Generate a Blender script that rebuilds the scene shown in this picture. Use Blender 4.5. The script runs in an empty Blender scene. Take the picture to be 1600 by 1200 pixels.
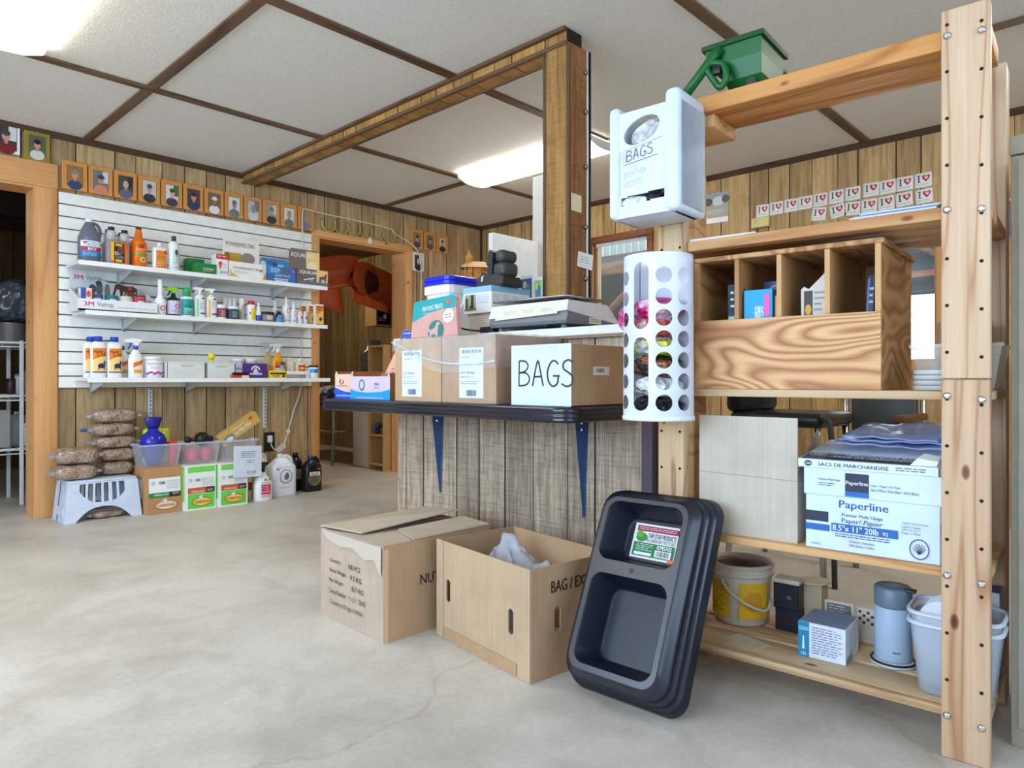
import bpy, bmesh, math, random
from math import sin, cos, pi, radians
from mathutils import Vector, Matrix
random.seed(7)
SC = bpy.context.scene
COL = SC.collection
DG = bpy.context.evaluated_depsgraph_get

def lin(c):
    return tuple(((x / 255.0 / 12.92) if x <= 10 else ((x / 255.0 + 0.055) / 1.055) ** 2.4) for x in c[:3])

# ------------------------------------------------------------------ camera, world, light, exposure
cam_d = bpy.data.cameras.new('camera')
cam = bpy.data.objects.new('camera', cam_d)
COL.objects.link(cam)
cam.location = (0, 0, 0.87)
cam.rotation_euler = (pi / 2, 0, radians(43.7 - 90))
cam_d.sensor_width = 36.0
cam_d.lens = 1077.0 / 1600.0 * 36.0
cam_d.shift_y = -7.0 / 1600.0
cam_d.clip_start = 0.02
SC.camera = cam

world = bpy.data.worlds.new('world')
SC.world = world
world.use_nodes = True
bg = world.node_tree.nodes['Background']
bg.inputs[0].default_value = (0.62, 0.78, 1.0, 1)
bg.inputs[1].default_value = 1.6

SC.view_settings.view_transform = 'Standard'
SC.view_settings.look = 'None'
SC.view_settings.exposure = 0.90
SC.view_settings.gamma = 1.0
SC.view_settings.use_curve_mapping = False
SC.cycles.use_denoising = True
SC.cycles.max_bounces = 8
SC.cycles.diffuse_bounces = 5
SC.cycles.glossy_bounces = 3
SC.cycles.transparent_max_bounces = 24
SC.cycles.sample_clamp_indirect = 8.0

def area(name, loc, rot, sx, sy, energy, col):
    l = bpy.data.lights.new(name, 'AREA')
    l.shape = 'RECTANGLE'; l.size = sx; l.size_y = sy; l.energy = energy; l.color = col
    o = bpy.data.objects.new(name, l); COL.objects.link(o)
    o.location = loc; o.rotation_euler = rot
    return o
# daylight through the two big openings behind the camera (in the near wall and the right wall)
area('daylight_near', (-2.75, 1.6, 1.52), (0, radians(-90), 0), 1.34, 4.4, 84, (0.56, 0.77, 1.0))
area('daylight_right', (0.6, -2.75, 1.52), (radians(90), 0, 0), 4.4, 1.34, 20, (0.52, 0.75, 1.0))
LAMP_STRENGTH = 7.5
LAMP_COLOR = (1.0, 0.94, 0.84)

# ------------------------------------------------------------------ materials
_mats = {}
def nodes_of(name):
    m = bpy.data.materials.new(name); m.use_nodes = True
    nt = m.node_tree
    return m, nt, nt.nodes['Principled BSDF']

def mat(c, rough=0.55, metal=0.0, var=0.05, spec=0.4):
    key = (tuple(c), rough, metal, var, spec)
    if key in _mats: return _mats[key]
    m, nt, b = nodes_of('paint_%d_%d_%d' % tuple(c[:3]))
    l = lin(c)
    if var > 0:
        tc = nt.nodes.new('ShaderNodeTexCoord')
        n = nt.nodes.new('ShaderNodeTexNoise'); n.inputs['Scale'].default_value = 18; n.inputs['Detail'].default_value = 3
        nt.links.new(tc.outputs['Object'], n.inputs['Vector'])
        r = nt.nodes.new('ShaderNodeValToRGB')
        r.color_ramp.elements[0].position = 0.3; r.color_ramp.elements[1].position = 0.7
        r.color_ramp.elements[0].color = tuple(x * (1 - var) for x in l) + (1,)
        r.color_ramp.elements[1].color = tuple(min(1, x * (1 + var)) for x in l) + (1,)
        nt.links.new(n.outputs['Fac'], r.inputs['Fac'])
        nt.links.new(r.outputs['Color'], b.inputs['Base Color'])
    else:
        b.inputs['Base Color'].default_value = l + (1,)
    b.inputs['Roughness'].default_value = rough
    b.inputs['Metallic'].default_value = metal
    b.inputs['Specular IOR Level'].default_value = spec
    _mats[key] = m
    return m

def clear(c, alpha=0.35, rough=0.15, name='clear_plastic'):
    key = ('clear', tuple(c), alpha, rough)
    if key in _mats: return _mats[key]
    m, nt, b = nodes_of(name)
    b.inputs['Base Color'].default_value = lin(c) + (1,)
    b.inputs['Roughness'].default_value = rough
    tr = nt.nodes.new('ShaderNodeBsdfTransparent')
    mx = nt.nodes.new('ShaderNodeMixShader'); mx.inputs[0].default_value = alpha
    out = nt.nodes['Material Output']
    nt.links.new(tr.outputs[0], mx.inputs[1]); nt.links.new(b.outputs[0], mx.inputs[2])
    nt.links.new(mx.outputs[0], out.inputs[0])
    _mats[key] = m
    return m

def glow(c, s):
    m, nt, b = nodes_of('lamp_and_sky_glow')
    b.inputs['Base Color'].default_value = (0.9, 0.9, 0.9, 1)
    b.inputs['Emission Color'].default_value = tuple(c) + (1,)
    b.inputs['Emission Strength'].default_value = s
    return m

def ramp(nt, stops, interp='LINEAR'):
    r = nt.nodes.new('ShaderNodeValToRGB'); cr = r.color_ramp; cr.interpolation = interp
    while len(cr.elements) > len(stops): cr.elements.remove(cr.elements[-1])
    while len(cr.elements) < len(stops): cr.elements.new(0.5)
    for e, (p, c) in zip(cr.elements, stops):
        e.position = p; e.color = tuple(c) + (1,)
    return r

def objcoord(nt, scale=(1, 1, 1), rot=(0, 0, 0), loc=(0, 0, 0)):
    tc = nt.nodes.new('ShaderNodeTexCoord'); mp = nt.nodes.new('ShaderNodeMapping')
    mp.inputs['Scale'].default_value = scale; mp.inputs['Rotation'].default_value = rot; mp.inputs['Location'].default_value = loc
    nt.links.new(tc.outputs['Object'], mp.inputs['Vector'])
    return mp

def mixc(nt, a, b, fac, mode='MIX'):
    x = nt.nodes.new('ShaderNodeMix'); x.data_type = 'RGBA'; x.blend_type = mode
    def put(sock, v):
        if isinstance(v, (int, float)): sock.default_value = v
        elif isinstance(v, tuple): sock.default_value = v + (1,) if len(v) == 3 else v
        else: nt.links.new(v, sock)
    put(x.inputs[0], fac); put(x.inputs[6], a); put(x.inputs[7], b)
    return x.outputs[2]

def noise(nt, vec, scale, detail=3, rough=0.5, dist=0.0):
    n = nt.nodes.new('ShaderNodeTexNoise')
    n.inputs['Scale'].default_value = scale; n.inputs['Detail'].default_value = detail
    n.inputs['Roughness'].default_value = rough; n.inputs['Distortion'].default_value = dist
    nt.links.new(vec, n.inputs['Vector'])
    return n.outputs['Fac']

def mth(nt, op, a, b=None):
    n = nt.nodes.new('ShaderNodeMath'); n.operation = op
    for i, v in enumerate((a, b)):
        if v is None: continue
        if isinstance(v, (int, float)): n.inputs[i].default_value = v
        else: nt.links.new(v, n.inputs[i])
    return n.outputs[0]

def bump(nt, b, h, strength, dist=0.01):
    n = nt.nodes.new('ShaderNodeBump'); n.inputs['Strength'].default_value = strength; n.inputs['Distance'].default_value = dist
    nt.links.new(h, n.inputs['Height']); nt.links.new(n.outputs[0], b.inputs['Normal'])

def paneling(name, axis, light, dark, saw=0.0, period=0.98, rough=0.55):
    """random-width vertical plank paneling with dark grooves; axis 0: planks side by side along x, 1: along y"""
    m, nt, b = nodes_of(name)
    mp = objcoord(nt)
    sep = nt.nodes.new('ShaderNodeSeparateXYZ'); nt.links.new(mp.outputs[0], sep.inputs[0])
    f = mth(nt, 'FRACT', mth(nt, 'DIVIDE', sep.outputs[axis], period))
    cuts = [0.0, 0.155, 0.30, 0.535, 0.665, 0.84]
    g = 0.0062
    st = []
    for c in cuts:
        st += [(c, (0, 0, 0)), (c + g, (1, 1, 1))]
    gr = ramp(nt, st, 'CONSTANT'); nt.links.new(f, gr.inputs[0])
    shades = [0.95, 0.72, 1.0, 0.88, 1.06, 0.80]
    sh = ramp(nt, [(c, (s, s, s)) for c, s in zip(cuts, shades)], 'CONSTANT'); nt.links.new(f, sh.inputs[0])
    sc = [26, 26, 26]; sc[2] = 1.6
    gm = objcoord(nt, tuple(sc))
    n1 = noise(nt, gm.outputs[0], 1.6, 5, 0.6, 0.4)
    gm2 = objcoord(nt, (4.5, 4.5, 0.8))
    n2 = noise(nt, gm2.outputs[0], 1.5, 3, 0.55, 1.8)
    rings = mth(nt, 'PINGPONG', mth(nt, 'MULTIPLY', n2, 9.0), 1.0)
    l, d = lin(light), lin(dark)
    mid = tuple((x + y) / 2 for x, y in zip(l, d))
    r1 = ramp(nt, [(0.18, d), (0.36, mid), (0.58, l)]); nt.links.new(n1, r1.inputs[0])
    r2 = ramp(nt, [(0.0, (0.72, 0.68, 0.62)), (0.35, (1, 1, 1))]); nt.links.new(rings, r2.inputs[0])
    c = mixc(nt, r1.outputs[0], r2.outputs[0], 0.55, 'MULTIPLY')
    c = mixc(nt, c, sh.outputs[0], 1.0, 'MULTIPLY')
    n3 = noise(nt, objcoord(nt, (2.2, 2.2, 1.2)).outputs[0], 1.0, 4, 0.6)
    r3 = ramp(nt, [(0.3, (0.78, 0.76, 0.72)), (0.6, (1.05, 1.05, 1.05))]); nt.links.new(n3, r3.inputs[0])
    c = mixc(nt, c, r3.outputs[0], 0.8, 'MULTIPLY')
    if saw > 0:
        hs = noise(nt, objcoord(nt, (9, 9, 190)).outputs[0], 1.0, 3, 0.7)
        vs = noise(nt, objcoord(nt, (230, 230, 5)).outputs[0], 1.0, 3, 0.7)
        rs = ramp(nt, [(0.40, (0.45, 0.43, 0.42)), (0.52, (1.08, 1.08, 1.08))]); nt.links.new(hs, rs.inputs[0])
        rv = ramp(nt, [(0.40, (0.42, 0.40, 0.38)), (0.54, (1.1, 1.1, 1.1))]); nt.links.new(vs, rv.inputs[0])
        c = mixc(nt, c, rs.outputs[0], saw * 0.7, 'MULTIPLY')
        c = mixc(nt, c, rv.outputs[0], saw, 'MULTIPLY')
    c = mixc(nt, lin((38, 28, 20)), c, gr.outputs[0])
    nt.links.new(c, b.inputs['Base Color'])
    b.inputs['Roughness'].default_value = rough
    b.inputs['Specular IOR Level'].default_value = 0.3
    bump(nt, b, gr.outputs[0], 0.5, 0.004)
    return m

def pine(name, along, light, dark, rings=11.0, stretch=0.10, knots=True, across=6.0, rough=0.5):
    """sawn softwood, grain along axis 0/1/2 of the object"""
    key = ('pine', name)
    if key in _mats: return _mats[key]
    m, nt, b = nodes_of(name)
    s = [across] * 3; s[along] = across * stretch
    mp = objcoord(nt, tuple(s), loc=(random.random() * 9, random.random() * 9, random.random() * 9))
    n = noise(nt, mp.outputs[0], 0.9, 2, 0.45, 0.5)
    r = mth(nt, 'PINGPONG', mth(nt, 'MULTIPLY', n, rings), 1.0)
    l, d = lin(light), lin(dark)
    rr = ramp(nt, [(0.0, d), (0.22, tuple(0.75 * x + 0.25 * y for x, y in zip(l, d))), (0.75, l)]); nt.links.new(r, rr.inputs[0])
    s2 = [90] * 3; s2[along] = 3.0
    n2 = noise(nt, objcoord(nt, tuple(s2)).outputs[0], 1.0, 3, 0.6)
    r2 = ramp(nt, [(0.3, (0.86, 0.84, 0.80)), (0.65, (1.04, 1.04, 1.04))]); nt.links.new(n2, r2.inputs[0])
    c = mixc(nt, rr.outputs[0], r2.outputs[0], 0.8, 'MULTIPLY')
    if knots:
        s3 = [13.0] * 3; s3[along] = 6.0
        v = nt.nodes.new('ShaderNodeTexVoronoi'); v.inputs['Scale'].default_value = 1.0
        nt.links.new(objcoord(nt, tuple(s3), loc=(random.random() * 5, 3, 1)).outputs[0], v.inputs['Vector'])
        r3 = ramp(nt, [(0.05, lin((70, 38, 16))), (0.09, lin((160, 100, 50))), (0.13, (1, 1, 1))]); nt.links.new(v.outputs['Distance'], r3.inputs[0])
        c = mixc(nt, c, r3.outputs[0], 0.85, 'MULTIPLY')
    nt.links.new(c, b.inputs['Base Color'])
    b.inputs['Roughness'].default_value = rough
    b.inputs['Specular IOR Level'].default_value = 0.3
    _mats[key] = m
    return m

def plywood(name, light, dark, scale=(2.0, 8, 5.0), rings=16.0):
    m, nt, b = nodes_of(name)
    n = noise(nt, objcoord(nt, scale, loc=(2.3, 0, 7.7)).outputs[0], 0.8, 1.5, 0.35, 0.8)
    r = mth(nt, 'PINGPONG', mth(nt, 'MULTIPLY', n, rings), 1.0)
    l, d = lin(light), lin(dark)
    rr = ramp(nt, [(0.05, d), (0.45, tuple(0.6 * x + 0.4 * y for x, y in zip(l, d))), (0.8, l)]); nt.links.new(r, rr.inputs[0])
    n2 = noise(nt, objcoord(nt, (5, 60, 60)).outputs[0], 1.0, 3, 0.6)
    r2 = ramp(nt, [(0.3, (0.85, 0.82, 0.78)), (0.65, (1.05, 1.05, 1.05))]); nt.links.new(n2, r2.inputs[0])
    c = mixc(nt, rr.outputs[0], r2.outputs[0], 0.8, 'MULTIPLY')
    nt.links.new(c, b.inputs['Base Color'])
    b.inputs['Roughness'].default_value = 0.6
    return m

def concrete(name):
    m, nt, b = nodes_of(name)
    n1 = noise(nt, objcoord(nt).outputs[0], 1.1, 6, 0.62, 0.4)
    n2 = noise(nt, objcoord(nt).outputs[0], 6.0, 5, 0.65, 0.8)
    n3 = noise(nt, objcoord(nt).outputs[0], 60.0, 3, 0.6)
    r1 = ramp(nt, [(0.30, lin((176, 169, 158))), (0.50, lin((197, 191, 181))), (0.70, lin((208, 203, 195)))]); nt.links.new(n1, r1.inputs[0])
    r2 = ramp(nt, [(0.34, (0.88, 0.87, 0.85)), (0.56, (1.04, 1.04, 1.04))]); nt.links.new(n2, r2.inputs[0])
    r3 = ramp(nt, [(0.3, (0.92, 0.92, 0.92)), (0.6, (1.03, 1.03, 1.03))]); nt.links.new(n3, r3.inputs[0])
    c = mixc(nt, r1.outputs[0], r2.outputs[0], 0.8, 'MULTIPLY')
    c = mixc(nt, c, r3.outputs[0], 1.0, 'MULTIPLY')
    v = nt.nodes.new('ShaderNodeTexVoronoi'); v.feature = 'DISTANCE_TO_EDGE'; v.inputs['Scale'].default_value = 0.42
    wv = objcoord(nt).outputs[0]
    nz = nt.nodes.new('ShaderNodeTexNoise'); nz.inputs['Scale'].default_value = 2.5; nz.inputs['Detail'].default_value = 5
    nt.links.new(wv, nz.inputs['Vector'])
    add = nt.nodes.new('ShaderNodeVectorMath'); add.operation = 'MULTIPLY_ADD'
    nt.links.new(nz.outputs['Color'], add.inputs[0]); add.inputs[1].default_value = (0.45, 0.45, 0); nt.links.new(wv, add.inputs[2])
    nt.links.new(add.outputs[0], v.inputs['Vector'])
    r4 = ramp(nt, [(0.0, (0.78, 0.75, 0.70)), (0.003, (1, 1, 1))]); nt.links.new(v.outputs['Distance'], r4.inputs[0])
    c = mixc(nt, c, r4.outputs[0], 0.7, 'MULTIPLY')
    nt.links.new(c, b.inputs['Base Color'])
    rr = ramp(nt, [(0.3, (0.34, 0.34, 0.34)), (0.7, (0.55, 0.55, 0.55))]); nt.links.new(n2, rr.inputs[0])
    nt.links.new(rr.outputs[0], b.inputs['Roughness'])
    bump(nt, b, n3, 0.08, 0.003)
    return m

def stipple(name, c):
    m, nt, b = nodes_of(name)
    n = noise(nt, objcoord(nt).outputs[0], 110.0, 4, 0.6)
    r = ramp(nt, [(0.3, tuple(x * 0.86 for x in lin(c))), (0.62, lin(c))]); nt.links.new(n, r.inputs[0])
    nt.links.new(r.outputs[0], b.inputs['Base Color']); b.inputs['Roughness'].default_value = 0.9
    bump(nt, b, n, 0.5, 0.006)
    return m

def kibble(name):
    m, nt, b = nodes_of(name)
    v = nt.nodes.new('ShaderNodeTexVoronoi'); v.inputs['Scale'].default_value = 95
    nt.links.new(objcoord(nt).outputs[0], v.inputs['Vector'])
    r = ramp(nt, [(0.0, lin((190, 166, 142))), (0.5, lin((160, 136, 114))), (0.85, lin((112, 94, 80)))]); nt.links.new(v.outputs['Distance'], r.inputs[0])
    n = noise(nt, objcoord(nt).outputs[0], 26, 3)
    r2 = ramp(nt, [(0.35, (0.8, 0.8, 0.82)), (0.65, (1.15, 1.12, 1.1))]); nt.links.new(n, r2.inputs[0])
    nt.links.new(mixc(nt, r.outputs[0], r2.outputs[0], 1.0, 'MULTIPLY'), b.inputs['Base Color'])
    b.inputs['Roughness'].default_value = 0.45
    b.inputs['Coat Weight'].default_value = 0.7; b.inputs['Coat Roughness'].default_value = 0.12
    bump(nt, b, n, 0.8, 0.012)
    return m

def crumple(c, rough=0.2, scale=28, strength=0.9, alpha=1.0, name='crumpled_plastic', c2=None):
    m, nt, b = nodes_of(name)
    v = nt.nodes.new('ShaderNodeTexVoronoi'); v.inputs['Scale'].default_value = scale; v.feature = 'F1'
    nt.links.new(objcoord(nt).outputs[0], v.inputs['Vector'])
    if c2 is None: b.inputs['Base Color'].default_value = lin(c) + (1,)
    else:
        n = noise(nt, objcoord(nt).outputs[0], scale * 0.6, 2)
        r = ramp(nt, [(0.45, lin(c)), (0.55, lin(c2))]); nt.links.new(n, r.inputs[0]); nt.links.new(r.outputs[0], b.inputs['Base Color'])
    b.inputs['Roughness'].default_value = rough
    bump(nt, b, v.outputs['Distance'], strength, 0.02)
    if alpha < 1:
        tr = nt.nodes.new('ShaderNodeBsdfTransparent')
        mx = nt.nodes.new('ShaderNodeMixShader'); mx.inputs[0].default_value = alpha
        nt.links.new(tr.outputs[0], mx.inputs[1]); nt.links.new(b.outputs[0], mx.inputs[2])
        nt.links.new(mx.outputs[0], nt.nodes['Material Output'].inputs[0])
    return m

def kraft(name, c, var=0.10):
    key = ('kraft', name)
    if key in _mats: return _mats[key]
    m, nt, b = nodes_of(name)
    n = noise(nt, objcoord(nt).outputs[0], 7.0, 5, 0.6)
    l = lin(c)
    r = ramp(nt, [(0.3, tuple(x * (1 - var) for x in l)), (0.68, tuple(min(1, x * (1 + var * 0.6)) for x in l))]); nt.links.new(n, r.inputs[0])
    fl = noise(nt, objcoord(nt, (160, 160, 3)).outputs[0], 1.0, 2)
    r2 = ramp(nt, [(0.3, (0.94, 0.93, 0.92)), (0.6, (1.02, 1.02, 1.02))]); nt.links.new(fl, r2.inputs[0])
    nt.links.new(mixc(nt, r.outputs[0], r2.outputs[0], 1.0, 'MULTIPLY'), b.inputs['Base Color'])
    b.inputs['Roughness'].default_value = 0.8; b.inputs['Specular IOR Level'].default_value = 0.2
    _mats[key] = m
    return m

# ------------------------------------------------------------------ scene tree helpers
def tag(o, label=None, cat=None, group=None, kind=None):
    if label: o['label'] = label
    if cat: o['category'] = cat
    if group: o['group'] = group
    if kind: o['kind'] = kind
    return o

def thing(name, label, cat, loc=(0, 0, 0), rz=0.0, group=None, rot=None):
    o = bpy.data.objects.new(name, None); o.empty_display_size = 0.05
    COL.objects.link(o); o.location = loc
    o.rotation_euler = rot if rot else (0, 0, rz)
    return tag(o, label, cat, group)

def dup(root, loc=None, rz=None, label=None, group=None):
    def cp(o, par):
        c = o.copy(); COL.objects.link(c)
        if par: c.parent = par
        for k in [k for k in bpy.data.objects if k.parent == o]: cp(k, c)
        return c
    r = cp(root, None)
    if loc is not None: r.location = loc
    if rz is not None: r.rotation_euler = (0, 0, rz)
    if label: r['label'] = label
    if group: r['group'] = group
    return r

class MB:
    def __init__(s):
        s.bm = bmesh.new(); s.mats = []; s.smooth = []
    def mi(s, m):
        if m not in s.mats: s.mats.append(m)
        return s.mats.index(m)
    def _mark(s, faces, m, smooth=False):
        i = s.mi(m)
        for f in faces:
            f.material_index = i; f.smooth = smooth
    def box(s, x0, y0, z0, x1, y1, z1, m, bev=0.0, M=None, seg=2):
        c = Vector(((x0 + x1) / 2, (y0 + y1) / 2, (z0 + z1) / 2))
        d = Vector((abs(x1 - x0), abs(y1 - y0), abs(z1 - z0)))
        tmp = bmesh.new()
        bmesh.ops.create_cube(tmp, size=1.0)
        for v in tmp.verts: v.co = Vector((v.co.x * d.x, v.co.y * d.y, v.co.z * d.z)) + c
        if bev > 0:
            bmesh.ops.bevel(tmp, geom=tmp.edges[:], offset=min(bev, min(d) * 0.45), segments=seg, affect='EDGES', profile=0.5)
        s.take(tmp, m, bev > 0 and seg > 1, M)
        return s
    def take(s, tmp, m, smooth=False, M=None):
        vm = {}
        for v in tmp.verts: vm[v] = s.bm.verts.new((M @ v.co) if M else v.co)
        i = s.mi(m)
        for f in tmp.faces:
            try: g = s.bm.faces.new([vm[v] for v in f.verts])
            except ValueError: continue
            g.material_index = i; g.smooth = smooth
        tmp.free()
    def loft(s, rings, m, caps=(True, True), smooth=True, closed=True, M=None):
        R = [[s.bm.verts.new((M @ Vector(p)) if M else Vector(p)) for p in r] for r in rings]
        fs = []
        n = len(R[0])
        for a, b in zip(R[:-1], R[1:]):
            for i in range(n if closed else n - 1):
                j = (i + 1) % n
                try: fs.append(s.bm.faces.new((a[i], a[j], b[j], b[i])))
                except ValueError: pass
        s._mark(fs, m, smooth)
        cf = []
        if caps[0]: cf.append(s.bm.faces.new(R[0][::-1]))
        if caps[1]: cf.append(s.bm.faces.new(R[-1]))
        s._mark(cf, m, False)
        return s
    def lathe(s, prof, m, seg=24, c=(0, 0, 0), sx=1.0, sy=1.0, n=2.0, caps=(True, True), M=None, smooth=True):
        rings = []
        for r, z in prof:
            ring = []
            for k in range(seg):
                t = 2 * pi * k / seg + pi / seg
                q = 1.0 / ((abs(cos(t)) ** n + abs(sin(t)) ** n) ** (1.0 / n))
                ring.append((c[0] + r * q * cos(t) * sx, c[1] + r * q * sin(t) * sy, c[2] + z))
            rings.append(ring)
        return s.loft(rings, m, caps, smooth, True, M)
    def cyl(s, a, b, r, m, seg=16, r2=None, smooth=True, caps=(True, True)):
        a, b = Vector(a), Vector(b); d = (b - a).normalized()
        u = d.orthogonal().normalized(); w = d.cross(u)
        rings = [[p + (u * cos(2 * pi * k / seg) + w * sin(2 * pi * k / seg)) * rr for k in range(seg)] for p, rr in ((a, r), (b, r if r2 is None else r2))]
        return s.loft(rings, m, caps, smooth)
    def tube(s, pts, r, m, seg=8, rs=None):
        P = [Vector(p) for p in pts]; rings = []
        d = (P[1] - P[0]).normalized(); u = d.orthogonal().normalized()
        for i, p in enumerate(P):
            if i == 0: d = P[1] - P[0]
            elif i == len(P) - 1: d = P[-1] - P[-2]
            else: d = P[i + 1] - P[i - 1]
            d.normalize(); u = (u - d * u.dot(d)).normalized(); w = d.cross(u)
            rr = rs[i] if rs else r
            rings.append([p + (u * cos(2 * pi * k / seg) + w * sin(2 * pi * k / seg)) * rr for k in range(seg)])
        return s.loft(rings, m)
    def prism(s, pts, a, b, m, plane='xz', smooth=False, M=None):
        """polygon in the plane pulled from a to b along the third axis"""
        def P(p, t):
            if plane == 'xz': return (p[0], t, p[1])
            if plane == 'xy': return (p[0], p[1], t)
            return (t, p[0], p[1])
        return s.loft([[P(p, a) for p in pts], [P(p, b) for p in pts]], m, (True, True), smooth, True, M)
    def face(s, pts, m, smooth=False):
        f = s.bm.faces.new([s.bm.verts.new(Vector(p)) for p in pts])
        s._mark([f], m, smooth); return s
    def grid(s, fn, nu, nv, m, smooth=True):
        V = [[s.bm.verts.new(Vector(fn(i / nu, j / nv))) for j in range(nv + 1)] for i in range(nu + 1)]
        fs = [s.bm.faces.new((V[i][j], V[i + 1][j], V[i + 1][j + 1], V[i][j + 1])) for i in range(nu) for j in range(nv)]
        s._mark(fs, m, smooth); return s
    def build(s, name, parent=None, loc=None, rot=None, fix=True, label=None):
        if fix: bmesh.ops.recalc_face_normals(s.bm, faces=s.bm.faces[:])
        me = bpy.data.meshes.new(name); s.bm.to_mesh(me); s.bm.free()
        for m in s.mats: me.materials.append(m)
        o = bpy.data.objects.new(name, me); COL.objects.link(o)
        if parent: o.parent = parent
        if loc: o.location = loc
        if rot: o.rotation_euler = rot
        if label: o['label'] = label
        return o

# ------------------------------------------------------------------ printed matter
_tx = {}
def text_geo(t, bold=0.0, shear=0.0):
    k = (t, bold, shear)
    if k in _tx: return _tx[k]
    cu = bpy.data.curves.new('lettering', 'FONT'); cu.body = t; cu.resolution_u = 2
    cu.offset = bold; cu.shear = shear
    o = bpy.data.objects.new('lettering', cu); COL.objects.link(o)
    me = bpy.data.meshes.new_from_object(o.evaluated_get(DG()))
    V = [(v.co.x, v.co.y) for v in me.vertices]; F = [tuple(p.vertices) for p in me.polygons]
    bpy.data.objects.remove(o); bpy.data.curves.remove(cu); bpy.data.meshes.remove(me)
    if V:
        x0 = min(v[0] for v in V); x1 = max(v[0] for v in V); y0 = min(v[1] for v in V); y1 = max(v[1] for v in V)
        V = [((x - x0) / (x1 - x0 or 1), (y - y0) / (y1 - y0 or 1)) for x, y in V]
    _tx[k] = (V, F)
    return _tx[k]

class Decal:
    """flat print in x (right), z (up); layers stack outward in 0.2 mm steps"""
    STEP = 0.0003
    def __init__(s): s.parts = []; s.k = 1
    def _add(s, V, F, c): s.parts.append((V, F, c, s.k)); s.k += 1; return s
    def rect(s, x0, z0, x1, z1, c, n=1):
        V = []; F = []
        for i in range(n + 1):
            x = x0 + (x1 - x0) * i / n; V += [(x, z0), (x, z1)]
        for i in range(n): F.append((2 * i, 2 * i + 2, 2 * i + 3, 2 * i + 1))
        return s._add(V, F, c)
    def poly(s, pts, c): return s._add(list(pts), [tuple(range(len(pts)))], c)
    def ell(s, cx, cz, rx, rz, c, n=12):
        V = []; F = []
        for i in range(n + 1):
            a = pi * i / n; V += [(cx - rx * cos(a), cz - rz * sin(a)), (cx - rx * cos(a), cz + rz * sin(a))]
        for i in range(n): F.append((2 * i, 2 * i + 2, 2 * i + 3, 2 * i + 1))
        return s._add(V, F, c)
    def band(s, ends, c, n=8):
        (xa, a0, a1), (xb, b0, b1) = ends; V = []; F = []
        for i in range(n + 1):
            t = i / n; x = xa + (xb - xa) * t; V += [(x, a0 + (b0 - a0) * t), (x, a1 + (b1 - a1) * t)]
        for i in range(n): F.append((2 * i, 2 * i + 2, 2 * i + 3, 2 * i + 1))
        return s._add(V, F, c)
    def ring(s, cx, cz, rx, rz, t, c, n=24, a0=0.0, a1=2 * pi):
        V = []; F = []
        for i in range(n + 1):
            a = a0 + (a1 - a0) * i / n
            V += [(cx + rx * cos(a), cz + rz * sin(a)), (cx + (rx - t) * cos(a), cz + (rz - t) * sin(a))]
        for i in range(n): F.append((2 * i, 2 * i + 1, 2 * i + 3, 2 * i + 2))
        return s._add(V, F, c)
    def text(s, t, x0, z0, x1, z1, c, bold=0.0, shear=0.0, rot=0.0):
        V, F = text_geo(t, 0.0, shear)
        if bold > 0:
            e = bold * 0.8 * (z1 - z0)
            s.text(t, x0 - e, z0, x1 - e, z1, c, 0.0, shear, rot); x0 += e; x1 += e
        cx, cz = (x0 + x1) / 2, (z0 + z1) / 2
        W = []
        for x, y in V:
            px, pz = (x - 0.5) * (x1 - x0), (y - 0.5) * (z1 - z0)
            W.append((cx + px * cos(rot) - pz * sin(rot), cz + px * sin(rot) + pz * cos(rot)))
        return s._add(W, F, c)
    def lines(s, x0, z0, x1, z1, n, c, ragged=0.25, th=0.35):
        h = (z1 - z0) / n; V = []; F = []
        for i in range(n):
            zt = z1 - i * h - h * 0.2; e = x1 - (x1 - x0) * ragged * random.random()
            x = x0
            while x < e:
                w = min(h * random.uniform(1.0, 3.0), e - x)
                b = len(V); V += [(x, zt - h * th), (x + w, zt - h * th), (x + w, zt), (x, zt)]; F.append((b, b + 1, b + 2, b + 3))
                x += w + h * 0.5
        return s._add(V, F, c)
    def bars(s, x0, z0, x1, z1, c, n=22):
        V = []; F = []; x = x0; u = (x1 - x0) / n / 1.5
        while x < x1:
            w = u * random.choice((0.5, 0.8, 1.2)); b = len(V)
            V += [(x, z0), (min(x1, x + w), z0), (min(x1, x + w), z1), (x, z1)]; F.append((b, b + 1, b + 2, b + 3)); x += w + u * random.choice((0.5, 0.9))
        return s._add(V, F, c)
    def stroke(s, pts, w, c):
        V = []; F = []
        for i, (x, z) in enumerate(pts):
            a = pts[max(0, i - 1)]; b = pts[min(len(pts) - 1, i + 1)]
            dx, dz = b[0] - a[0], b[1] - a[1]; L = math.hypot(dx, dz) or 1
            V += [(x - dz / L * w / 2, z + dx / L * w / 2), (x + dz / L * w / 2, z - dx / L * w / 2)]
        for i in range(len(pts) - 1): F.append((2 * i, 2 * i + 1, 2 * i + 3, 2 * i + 2))
        return s._add(V, F, c)
    def to(s, mb, f, rough=0.5):
        """f(x, z, out) -> position"""
        for V, F, c, k in s.parts:
            vs = [mb.bm.verts.new(Vector(f(x, z, k * s.STEP))) for x, z in V]
            m = c if not isinstance(c, tuple) else mat(c, rough, var=0.0)
            i = mb.mi(m)
            for q in F:
                try: g = mb.bm.faces.new([vs[j] for j in q])
                except ValueError: continue
                g.material_index = i
        return mb
    def build(s, name, parent, f, rough=0.5, label=None):
        mb = MB(); s.to(mb, f, rough)
        return mb.build(name, parent, fix=False, label=label)

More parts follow.
